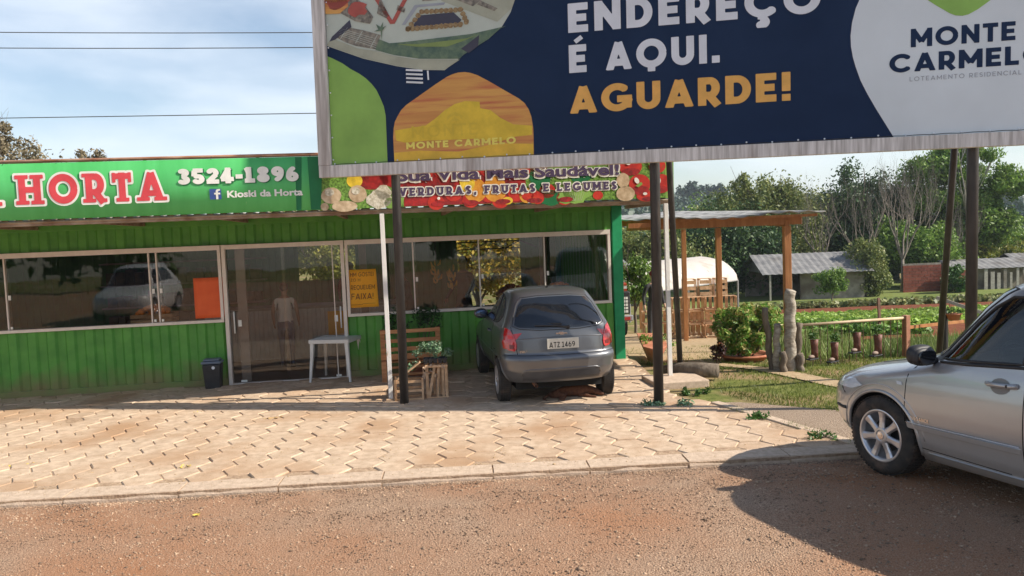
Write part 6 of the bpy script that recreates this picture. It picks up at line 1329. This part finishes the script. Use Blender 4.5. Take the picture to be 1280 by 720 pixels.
mb = MB(); mb.bx(-.2, .2, 0, .3, 0, .06); mb.bx(-.2, .2, 0, .3, .14, .20); mb.bx(-.2, .2, 0.005, .295, .062, .138, 1); mb.bx(.02, .10, -.012, -.002, .04, .16, 0); mb.build('crate_body', [pm('red_plastic', (.55, .08, .03), None, 4, .5), P_cream], t)
# faceted terracotta planter beside the kiosk
t = thing('faceted_planter', 'reddish brown folded planter box on the grass beside the green corner post', 'planter', (2.28, 13.35, 0), R(-8))
mb = MB(); A = [(-.20, 1.7, .20), (.28, 1.6, .20), (.30, .0, .20), (.12, -.62, .20), (-.12, -.1, .20)]; B_ = [(-.1, 1.6, -.05), (.16, 1.5, -.05), (.17, .1, -.05), (.08, -.45, -.05), (-.04, -.05, -.05)]
mb.add(A + B_, [(i, (i + 1) % 5, (i + 1) % 5 + 5, i + 5) for i in range(5)] + [(4, 3, 2, 1, 0), (5, 6, 7, 8, 9)]); mb.build('box', M_terra, t, bevel=.012)
potplant('bedding_plant', 'small green plant growing out of the folded red planter', 'plant', (2.42, 13.9, .15), [(random.uniform(-.2, .25), random.uniform(-.5, .5), random.uniform(.05, .13)) for _ in range(12)], .07, 380, .03, LMb, None, 5)
# log and tufts by the post
t = thing('fallen_log', 'short dark log lying on the grass beside the footing block', 'log', (2.55, 11.45, .075), R(150)); mb = MB(); mb.tube([(-.38, 0, .03), (-.1, .02, .03), (.2, -.02, .02), (.42, .0, .0)], [.10, .11, .10, .07], 12); mb.build('trunk', M_bark, t, smooth=True)
def tuft(x, y, z, r_, n, lab, lm=None, size=.03):
    potplant('weed_tuft', lab, 'weed', (x, y, z), [(random.uniform(-r_, r_), random.uniform(-r_, r_) * .6, random.uniform(.01, .05)) for _ in range(10)], .05, n, size, lm or LMs, None, 3, 'weeds at the edge of the paving')
tuft(1.68, 9.66, .0, .12, 240, 'pale green weed at the foot of the middle billboard post'); tuft(2.05, 9.55, 0, .10, 140, 'small weed right of the middle billboard post'); tuft(2.35, 10.3, -.02, .16, 260, 'weed clump against the footing block', LM1); tuft(2.65, 8.75, .0, .10, 150, 'weed sprouting from the right paving edge', LM1); tuft(3.0, 7.85, .0, .15, 200, 'weeds between the edging stones near the silver car', LM1, .022); tuft(2.2, 10.9, -.02, .14, 160, 'low weed behind the white canopy post', LM1)
# carved palm logs
M_palm = pm('palm_trunk', (.22, .18, .14), (.46, .41, .34), 9, .9, bump=.7, bscale=14, stretch=(1, 1, 2.2))
def log(x, y, h_, r_, lab, rings=9, tilt=0, m=None, grp=None, z=None):
    t = thing('log_post', lab, 'log', (x, y, hgt(x, y) if z is None else z), 0, grp); pts = []; rr = []
    n = rings * 2
    for i in range(n + 1): q = i / n; pts.append((tilt * q * h_ + .012 * math.sin(i * 1.3), .01 * math.cos(i * 1.7), -.05 + (h_ + .05) * q)); rr.append(r_ * (1.03 if i % 2 else .985) * (1 - .10 * q) * random.uniform(.97, 1.03))
    mb = MB(); mb.tube(pts, rr, 14); mb.build('trunk', m or M_palm, t, smooth=True); return t
log(4.06, 11.72, 1.20, .085, 'tall ringed grey palm log post standing on the lawn', 10, .02)
log(3.88, 11.78, .70, .055, 'slim pale log beside the tall palm log, on its left', 6, .03); log(3.93, 11.62, .30, .055, 'short gnarled stump in front of the tall palm log, left side', 4, 0, M_bark); log(4.19, 11.66, .26, .06, 'short gnarled stump at the right foot of the tall palm log', 4, 0, M_bark); log(4.20, 11.85, .70, .055, 'crooked bark log leaning on the right of the tall palm log', 5, .08, M_bark)
t = log(3.84, 11.85, .95, .05, 'dark forked branch post left of the palm logs', 5, -.10, M_bark)
# wire fence with boot planters
M_iron = pm('rusty_iron', (.10, .05, .035), (.17, .09, .06), 10, .8)
fn = thing('garden_fence', 'low garden fence of rusty pickets under a pale timber rail behind the silver car', 'fence', (4.30, 11.95, 0), math.atan2(.9, 2.1))
Lf = 2.2; zb = -.02
mb = MB(); mb.tube([(0, 0, .62), (Lf, 0, .56)], .022, 8); mb.build('top_rail', pm('pale_rail', (.45, .33, .20), (.6, .46, .3), 6, .7), fn, smooth=True)
for i in range(15): x = .1 + i * .147; mb = MB(); mb.tube([(x, 0, -.12), (x, 0, .61 - .027 * x)], .006, 6); mb.build('picket', M_iron, fn)
mb = MB(); mb.bx(Lf - .04, Lf + .05, -.045, .045, -.2, .60); mb.build('end_post', pm('red_brown_post', (.30, .12, .07), (.42, .2, .12), 6, .8), fn, bevel=.005)
mb = MB(); mb.beam((Lf + .05, 0, .40), (Lf + 1.6, .2, .36), .03, .05); mb.build('low_rail', M_beam, fn); mb = MB(); mb.beam((Lf - .55, .02, .5), (Lf - .57, .02, .92), .05, .02); mb.build('stake', M_iron, fn)
M_boot = pm('worn_leather', (.10, .035, .025), (.20, .07, .045), 8, .6, bump=.3); M_sole = pm('pale_boot_toe', (.26, .18, .14), (.36, .27, .22), 6, .7)
def boot(u_, z, lab, s_=1.0):
    ca, sa = math.cos(fn.rotation_euler.z), math.sin(fn.rotation_euler.z); t = thing('boot_planter', lab, 'boot', (4.30 + ca * u_ + .06 * sa, 11.95 + sa * u_ - .06 * ca, z), fn.rotation_euler.z + .2, 'old boots used as planters on the garden fence'); t.scale = (s_, s_, s_)
    mb = MB(); mb.tube([(.0, 0, .02), (.005, 0, .12), (.0, 0, .20), (.0, 0, .29)], [.055, .052, .052, .062], 12); mb.build('shaft', M_boot, t, smooth=True)
    mb = MB(); mb.ball((-.07, 0, .035), .05, 12, sc=(1.5, .75, .6)); mb.build('toe', M_sole, t, smooth=True); mb = MB(); mb.box((-.055, 0, .0), (.22, .085, .02)); mb.build('sole', M_blk, t, bevel=.006)
    V, F = leaves([(random.uniform(-.05, .05), random.uniform(-.03, .03), random.uniform(.32, .40)) for _ in range(8)], .06, 90, .035, .3); raw('foliage', V, F, LM1, t)
boot(.22, .10, 'leftmost reddish boot planter, hung high on the fence'); boot(.62, .02, 'dark boot planter second from the left, near the ground'); boot(1.08, .12, 'reddish boot planter in the middle of the fence, hung high', 1.05); boot(1.52, .03, 'dark boot planter nearest the right end of the fence', 1.1)
# hanging pot on its post
t = thing('pot_stand', 'black post with a slanting rail behind the silver car roof', 'plant stand', (7.0, 12.9, 0), 0)
mb = MB(); mb.tube([(0, 0, -.2), (0, 0, .62)], .045, 10); mb.build('post', M_blackpost, t); mb = MB(); mb.beam((-.14, 0, .86), (.42, -.3, .62), .03, .05); mb.build('rail', M_barkpale, t); mb = MB(); mb.tube([(0.02, 0, .6), (-.02, 0, .84)], .015, 6); mb.build('strut', M_blackpost, t)
potplant('hanging_pot', 'red brown pot with sparse stems hung on the slanting rail', 'pot', (7.06, 12.75, .50), [(random.uniform(-.12, .12), random.uniform(-.1, .1), random.uniform(.1, .3)) for _ in range(10)], .05, 80, .03, LM1, pot(.11, .11, M_terra), 8)
# big potted bush
random.seed(5)
def bush(name, label, x, y, blobs, lm, n, size, base=None, cat='bush', asp=.35, z=None, group=None):
    t = thing(name, label, cat, (x, y, hgt(x, y) if z is None else z), 0, group); P = np.concatenate([crown_pts(b[:3], b[3:], max(6, int(40 * b[3] * b[5] / .3)), .5) for b in blobs]); V, F = leaves(P, .13 * blobs[0][3] / .5, n, size, asp); raw('foliage', V, F, lm, t)
    mb = MB()
    for q in P[::max(1, len(P) // 14)]: mb.tube([(q[0] * .1, q[1] * .1, 0), (q[0] * .5, q[1] * .5, q[2] * .55), tuple(q)], [.014, .01, .004], 5)
    mb.build('stem', M_bark, t, smooth=True)
    if base: base(t)
    return t
LMy = leafmat('variegated_leaf', [(.07, .22, .03), (.16, .34, .05), (.34, .42, .10), (.50, .38, .16)]); 
bush('potted_bush', 'dense bright green and yellow bush in a wide low clay basin on the lawn', 3.86, 13.35, [(-.16, 0, .60, .46, .42, .40), (.26, 0, .54, .42, .40, .38), (.0, -.1, .36, .40, .34, .24)], LMy, 9000, .045, lambda t: MB().lathe([(.28, -.02), (.40, .10), (.43, .10), (.43, .13), (.37, .13), (.35, .09), (0, .08)], 26).build('basin', M_terra, t, smooth=True))
random.seed(9)
t = thing('ornamental_shrub', 'small dark red leaved shrub left of the potted bush', 'plant', (3.30, 13.0, hgt(3.3, 13.0)), 0); V, F = leaves([(random.uniform(-.1, .1), random.uniform(-.1, .1), random.uniform(.1, .35)) for _ in range(12)], .07, 160, .045, .4); raw('foliage', V, F, leafmat('purple_leaf', [(.05, .02, .02), (.10, .04, .03)]), t); mb = MB(); mb.tube([(0, 0, 0), (0, 0, .3)], .01, 5); mb.build('stem', M_bark, t)

# ------------------------------------------------------------ grass, crops
def blades(name, pts, h_, w_, lm, spread=.4, n3=False):
    n = len(pts); a = rng.random(n) * 6.28; hh = h_ * rng.uniform(.5, 1.3, n); L_ = rng.uniform(-1, 1, (n, 2)) * spread
    d = np.stack([np.cos(a), np.sin(a)], 1) * (w_ / 2); top = np.stack([pts[:, 0] + L_[:, 0] * hh, pts[:, 1] + L_[:, 1] * hh, pts[:, 2] + hh], 1)
    V = np.stack([np.stack([pts[:, 0] - d[:, 0], pts[:, 1] - d[:, 1], pts[:, 2]], 1), np.stack([pts[:, 0] + d[:, 0], pts[:, 1] + d[:, 1], pts[:, 2]], 1), top], 1).reshape(-1, 3)
    return tag(raw(name, V, np.arange(3 * n).reshape(-1, 3), lm), kind='stuff')
LMg = leafmat('grass_blade', [(.10, .14, .025), (.17, .22, .04), (.27, .27, .08)], .3); LMg2 = leafmat('tall_grass_blade', [(.12, .19, .04), (.20, .29, .07), (.38, .40, .18)], .3)
n = 120000; gx = rng.uniform(1.9, 11, n); gy = 8.2 + 12 * rng.random(n) ** 1.3
nzv = np.array([smooth_noise(a, b, 1.4, 4) for a, b in zip(gx, gy)]); edge = np.interp(gy, [8.2, 9.6, 10, 13.2, 20], [4.6, 3.0, 2.75, 2.2, 2.2])
px_ = np.interp(gy, [8.6, 10.4, 12.4, 13.4], [5.15, 4.38, 3.52, 3.0]); onpath = (np.abs(gx - px_) < .17) & (gy < 13.5)
yard = (gx < 5.6) & (gy > 14.2); keep = (gx > edge) & ~onpath & (rng.random(n) < np.clip(.75 + nzv * .55 + (gx - 3.6) * .22, .12, 1)) & ~(yard & (rng.random(n) < .75)) & (gx < .75 * gy) & (gy < 16.8)
gx, gy = gx[keep], gy[keep]; gz = np.array([lawn_z(a, b) for a, b in zip(gx, gy)])
blades('lawn_grass', np.stack([gx, gy, gz], 1), .045, .012, LMg, .6)
n = 8500; gx = rng.uniform(4.3, 9.5, n); gy = rng.uniform(12.9, 17.5, n); keep = gx > 4.25 + (gy - 12.9) * .1; gx, gy = gx[keep], gy[keep]
gz = np.array([lawn_z(a, b) for a, b in zip(gx, gy)]); keep = np.array([smooth_noise(a, b, 2.5, 2) for a, b in zip(gx, gy)]) > -.35; keep &= ~((gx > 6.6) & (gy > 15)); gx, gy, gz = gx[keep], gy[keep], gz[keep]
blades('tall_grass', np.stack([gx, gy, gz], 1), .27, .028, LMg2, .5)
def crop(name, x0, x1, y0, y1, pitch, step, r_, n, size, lm, label=None):
    P = []; y = y0
    while y < y1:
        x = x0 + random.uniform(0, step)
        while x < x1: P.append((x + random.uniform(-.05, .05), y + random.uniform(-.05, .05), hgt(x, y) + .08 + random.uniform(0, .05))); x += step
        y += pitch
    V, F = leaves(P, r_, n, size, .6, .8, .6); return tag(raw(name, V, F, lm), kind='stuff')
LMl = leafmat('lettuce_leaf', [(.22, .34, .05), (.32, .46, .08), (.42, .54, .14)], .3)
crop('lettuce_rows', 6.4, 34, 20.9, 27.4, .42, .30, .15, 70000, .075, LMl)
crop('field_weeds', 9, 60, 34.6, 37.5, .7, .6, .3, 16000, .13, leafmat('weed_mix', [(.10, .14, .04), (.20, .22, .07), (.30, .28, .12)]))
crop('leafy_bed', 5.4, 9.2, 17.6, 21.5, .8, .55, .26, 13000, .06, LMb)
# ------------------------------------------------------------ trees
random.seed(21)
LA = leafmat('olive_foliage', [(0.079, 0.121, 0.034), (0.14, 0.185, 0.051), (0.229, 0.255, 0.076), (0.299, 0.312, 0.101)], .25); LB = leafmat('deep_foliage', [(0.026, 0.064, 0.02), (0.053, 0.106, 0.034), (0.096, 0.156, 0.043)], .2); LC = leafmat('fresh_foliage', [(0.081, 0.158, 0.031), (0.163, 0.276, 0.046), (0.26, 0.367, 0.077)], .3)
LD = leafmat('yellow_green_foliage', [(.12, .17, .02), (.22, .25, .04), (.34, .32, .05)], .3); LE = leafmat('sparse_brown_foliage', [(.14, .12, .06), (.24, .20, .12), (.3, .24, .15)], .2); LF = leafmat('flowering_foliage', [(.16, .20, .03), (.34, .32, .05), (.55, .36, .04), (.60, .42, .06)], .3); LH = leafmat('haze_tinted_foliage', [(.035, .07, .05), (.06, .10, .07), (.09, .13, .08)], .1)  # far hill leaves: bluish tint of distant haze mixed into their colour
tree('broadleaf_tree', 'large rounded olive green tree rising behind the timber shelter', 18.6, 60, 9.0, [(0, 0, 5.0, 4.6, 3.6, 3.4), (-2.3, 0, 5.4, 2.6, 2.6, 2.6), (2.2, -.4, 5.6, 2.6, 2.6, 2.9), (0, -1.5, 3.0, 5.2, 2.6, 2.6), (-.6, 0, 7.2, 2.2, 2, 1.7)], LA, 52000, .115, .3, 3, cl=210, clump=1.0)
tree('broadleaf_tree', 'lower bushy tree left of the large olive tree, against the hill', 15.3, 66, 6.5, [(0, 0, 3.8, 2.8, 2.6, 2.9), (-2.4, 0, 3.2, 2.2, 2, 2.4)], LC, 16000, .13, .2, 2, cl=90)
tree('broadleaf_tree', 'dark leafy tree just right of the kiosk above the white tunnel', 9.8, 52, 5.6, [(0, 0, 3.0, 3.2, 2.4, 2.5), (-3.2, 0, 3.0, 2.4, 2, 2.3)], LA, 20000, .12, .2, 2, cl=100)
tree('broadleaf_tree', 'dark green tree behind the shelter posts and tunnel', 14.2, 54, 5.8, [(0, 0, 3.0, 3.0, 2.4, 3.0), (3.0, .5, 2.6, 2.4, 2, 2.6)], LB, 20000, .12, .2, 2, cl=100)
tree('dense_tree', 'dense dark evergreen tree behind the leftmost leafless tree', 26.2, 62, 8.6, [(0, 0, 4.6, 2.9, 2.6, 4.0), (-1.6, -.3, 3.6, 2.2, 2, 3.2)], LB, 26000, .13, .3, 2, cl=130)
tree('dense_tree', 'dense dark evergreen tree with two peaks at the middle of the tree line', 30.8, 64, 9.2, [(-1.2, 0, 5.0, 2.5, 2.4, 3.9), (2.2, 0, 4.6, 2.6, 2.4, 3.4), (0, -1, 3, 3.6, 2.2, 2.8)], LB, 30000, .13, .3, 2, cl=150)
tree('broadleaf_tree', 'shrubby mid green tree between the brick wall and the tall tiered tree', 29.3, 56, 4.6, [(0, -.2, 2.2, 2.9, 1.8, 2.2), (-2.0, 0, 3.2, 1.6, 1.6, 1.8)], LC, 18000, .12, .14, 2, cl=110)
tree('tiered_tree', 'tall bright green tree with flat layered crown behind the right billboard post', 34.6, 61, 10.4, [(-2.1, 0, 8.4, 3.0, 2.6, 1.2), (-.4, 0, 9.6, 2.3, 2.2, .9), (2.2, 0, 7.4, 2.8, 2.4, 1.1), (-2.9, 0, 6.4, 2.0, 2, 1.0), (.6, 0, 5.8, 2.4, 2, 1.1), (4.9, 0, 7.2, 2.3, 2, .8), (1.4, 0, 4.2, 2.8, 2, 1.5), (-.9, 0, 3.2, 1.9, 1.6, 1.2)], LC, 46000, .13, .26, 3, M_barkpale, cl=230, clump=1.6, trunkh=.62)
tree('round_bush_tree', 'small round dark tree standing against the grey shed', 22.4, 50.5, 3.6, [(0, 0, 2.1, 1.45, 1.3, 1.75), (.3, -.1, 1.1, 1.3, 1.1, 1.0)], LA, 13000, .085, .1, 2, cl=80)
tree('young_tree', 'small bright green tree in front of the grey shed wall', 18.6, 46.5, 2.0, [(0, 0, 1.15, .95, .8, .85)], LC, 3600, .075, .05, 2, cl=36)
tree('broadleaf_tree', 'glossy leaved shrub between the brick wall and the dark brace post', 28.4, 50.8, 2.2, [(0, 0, .95, .95, .8, .95)], LM1, 2600, .10, .05, 1, cl=26)
for i, (x, y, r_, h_, lb) in enumerate([(39.2, 66, 2.6, 3.6, 'feathery light green thicket right of the tiered tree, at the right edge'), (36.6, 59, 2.0, 2.6, 'yellowish green bush behind the plank shed'), (42.5, 68, 3.0, 4.2, 'tall light green bush thicket at the far right')]):
    tree('bush_thicket', lb, x, y, h_, [(0, 0, h_ * .5, r_, r_ * .8, h_ * .5)], LD if i != 2 else LC, 11000, .13, .08, 1, cl=70)
tree('garden_tree', 'small leafy tree between the kiosk corner and the brown lean-to roof', 3.45, 22.5, 2.6, [(0, 0, 1.55, .75, .6, .72)], LC, 3200, .055, .05, 2, cl=40)
tree('garden_tree', 'yellow flowering tree seen through the shop windows behind the kiosk', -1.0, 26, 4.4, [(0, 0, 2.6, 2.3, 1.6, 1.5), (.9, 0, 3.4, 1.3, 1.2, 1.0)], LF, 16000, .08, .10, 3, cl=110)
tree('garden_tree', 'olive tree behind the shop glimpsed through the glass doors', -6.3, 27, 4.6, [(0, 0, 3.2, 2.5, 1.6, 1.5)], LD, 12000, .08, .10, 3, cl=90)
random.seed(4)
t = tree('sparse_tree', 'sparse half bare tree rising behind the kiosk roof at far left', -16.3, 25.5, 6.2, [(.2, 0, 5.4, 2.4, 1.8, 1.9), (-.2, 0, 7.0, 1.5, 1.2, .8), (3.0, 0, 5.4, 1.4, 1, .9)], LE, 15000, .06, .16, 4, M_bark, cl=150, clump=.75, z=-1.0, trunkh=.48)
def bare(label, x, y, h_, r_, seed, m=M_palebark2, grp=None, lean=0):
    random.seed(seed); t = thing('bare_tree', label, 'tree', (x, y, hgt(x, y) - .05), 0, grp); mb = MB(); st = []
    mb.tube([(0, 0, 0), (.08 + lean * .1, 0, h_ * .13), (.05 + lean * .3, 0, h_ * .28)], [r_, r_ * .8, r_ * .72], 9); mb.build('trunk', m, t, smooth=True)
    cb = MB()
    for k in range(5):
        a = 2 * PI * k / 5 + random.uniform(-.3, .3); branches(cb, (.05 + lean * .3, 0, h_ * .27), (math.cos(a) * .65 + lean * .4, math.sin(a) * .5, 1.0), h_ * .33, r_ * .55, 4, 3, .42, .32, 5, None, .16)
    cb.build('branches', m, t, smooth=True, fix=False)
bare('leafless pale grey tree forking low above the brick wall', 25.9, 53, 8.0, .14, 31); bare('leafless grey tree with fine twigs left of the forked one, above the shed', 21.9, 56, 7.2, .12, 32, lean=-.5); bare('second leafless tree with twisted limbs in the centre of the tree line', 24.4, 55, 7.4, .13, 33, lean=-.2); bare('thin leafless tree whose twigs reach highest, before the tiered tree', 28.6, 57, 8.6, .13, 36, lean=.1); bare('leafless grey tree leaning towards the tiered tree', 31.0, 56, 5.6, .11, 37, lean=.6)
# far wooded hill
k = 1500; P = []
for i in range(k):
    y = 95 + 340 * rng.random() ** .8; x = y * rng.uniform(.05, .95); P.append((x, y, ground_z(x, y) + 1.5 + 1.5 * rng.random()))
P = np.array(P); rad = 2.2 + P[:, 1] / 110
V, F = leaves(P, rad, 90000, .7, .6, .4, .85); tag(raw('far_woods', V, F, LH), kind='stuff')
for i, (x, y, r_, h_, lb) in enumerate([(74, 330, 6, 11, 'first far tree on the hill crest above the kiosk corner'), (80, 335, 5, 9, 'second far tree on the hill crest, beside the large olive tree'), (88, 340, 6, 10, 'far tree on the hill crest touching the large olive tree'), (190, 330, 7, 11, 'far tree on the skyline right of the last billboard post'), (205, 335, 7, 9, 'far tree on the skyline at the right edge of the photo')]):
    tree('hill_tree', lb, x, y, h_, [(0, 0, h_ * .6, r_ * .8, r_ * .7, h_ * .45)], LH, 1500, .8, .25, 1, cl=20, z=ground_z(x, y), group=None)
# trees across the road behind the viewer (seen mirrored in the glass)
random.seed(8)
for i, x in enumerate((-30, -21, -13, 9, 18, 27)):
    tree('roadside_tree', f'dark tree across the road behind the viewer, number {["one", "two", "three", "four", "five", "six"][i]} from the left', x, -24 - (i % 2) * 4, 7, [(0, 0, 4.2, 3.9, 2.6, 3.4)], LB, 2600, .34, .25, 1, cl=40, z=-.3)
# power lines
for i, (z0, z1, lb) in enumerate(((10.33, 9.83, 'uppermost thin power line crossing the sky at left'), (9.76, 9.29, 'second power line just below the uppermost one'), (7.22, 6.92, 'lowest power line close above the kiosk banner'))):
    t = MB(); P = []; sl_ = (z1 - z0) / 12.35
    for k in range(41): x = -60 + 120 * k / 40; P.append((x, 30, z0 + sl_ * (x + 19.2) + .0006 * (x + 13) ** 2 * (1 if i < 2 else 0)))
    t.tube(P, .016, 5); tag(t.build('power_line', M_dark, None), lb, 'power line', 'power lines across the sky')
for x in (-60, 60):
    mb = MB(); mb.tube([(x, 30.15, -2), (x, 30.15, 13.2)], [.16, .11], 10); o = mb.build('utility_pole', M_barkpale); tag(o, f'grey utility pole carrying the power lines, outside the frame at {"left" if x < 0 else "right"}', 'pole')

# thin air haze over the whole place
hz = MB(); hz.bx(-1600, 1700, -80, 2600, -5, 50)
hm = bpy.data.materials.new('air'); hm.use_nodes = True; t_ = hm.node_tree; t_.nodes.clear(); pv = nn(t_, 'ShaderNodeVolumePrincipled'); pv.inputs['Color'].default_value = (.80, .88, 1, 1); pv.inputs['Density'].default_value = .00035; oo = nn(t_, 'ShaderNodeOutputMaterial'); t_.links.new(pv.outputs[0], oo.inputs['Volume'])
tag(hz.build('haze', hm), kind='stuff')

# dirt, grit and weeds gathered along the kerb and paving edges
random.seed(77)
k = 5200; gx = rng.uniform(-5.2, 3.3, k); gd = np.abs(rng.normal(0, .05, k)) + .0; gy = kerb_y(gx) - gd - .005; gz = np.array([road_z(a, b) for a, b in zip(gx, gy)])
s_ = rng.gamma(2, .0022, k) + .003; q = tv[None] * np.stack([s_, s_, s_ * .6], 1)[:, None] + np.stack([gx, gy, gz + .002], 1)[:, None]
F = (np.array([(0, 1, 3), (1, 2, 3), (2, 0, 3), (1, 0, 4), (2, 1, 4), (0, 2, 4)])[None] + (np.arange(k) * 5)[:, None, None]).reshape(-1, 3)
tag(raw('kerb_grit', q.reshape(-1, 3), F, M_peb), kind='stuff')
k = 2600; gx = rng.uniform(-6, 3, k); gy = kerb_y(gx) + .1 + rng.random(k) ** 1.5 * 3.5; gz = np.full(k, .016); s_ = rng.gamma(1.6, .0016, k) + .002
keep = gx < 3.0 - (gy - 7.2) * .3; gx, gy, gz, s_ = gx[keep], gy[keep], gz[keep], s_[keep]; k = len(gx)
q = tv[None] * np.stack([s_ * 1.3, s_, s_ * .5], 1)[:, None] + np.stack([gx, gy, gz], 1)[:, None]
F = (np.array([(0, 1, 3), (1, 2, 3), (2, 0, 3), (1, 0, 4), (2, 1, 4), (0, 2, 4)])[None] + (np.arange(k) * 5)[:, None, None]).reshape(-1, 3)
tag(raw('paving_grit', q.reshape(-1, 3), F, M_tan), kind='stuff')
n = 2600; gx = rng.uniform(-.1, 1, n); e = rng.random(n); ax_, ay_ = 3.25 + (2.35 - 3.25) * e, 7.55 + (9.75 - 7.55) * e; m_ = np.array([smooth_noise(a * 3, b * 3, 3.0, 1) for a, b in zip(ax_, ay_)]) > .1
blades('edge_weeds', np.stack([ax_ + rng.normal(.02, .035, n), ay_ + rng.normal(0, .03, n), np.full(n, -.02)], 1)[m_], .05, .010, LMg, .8)
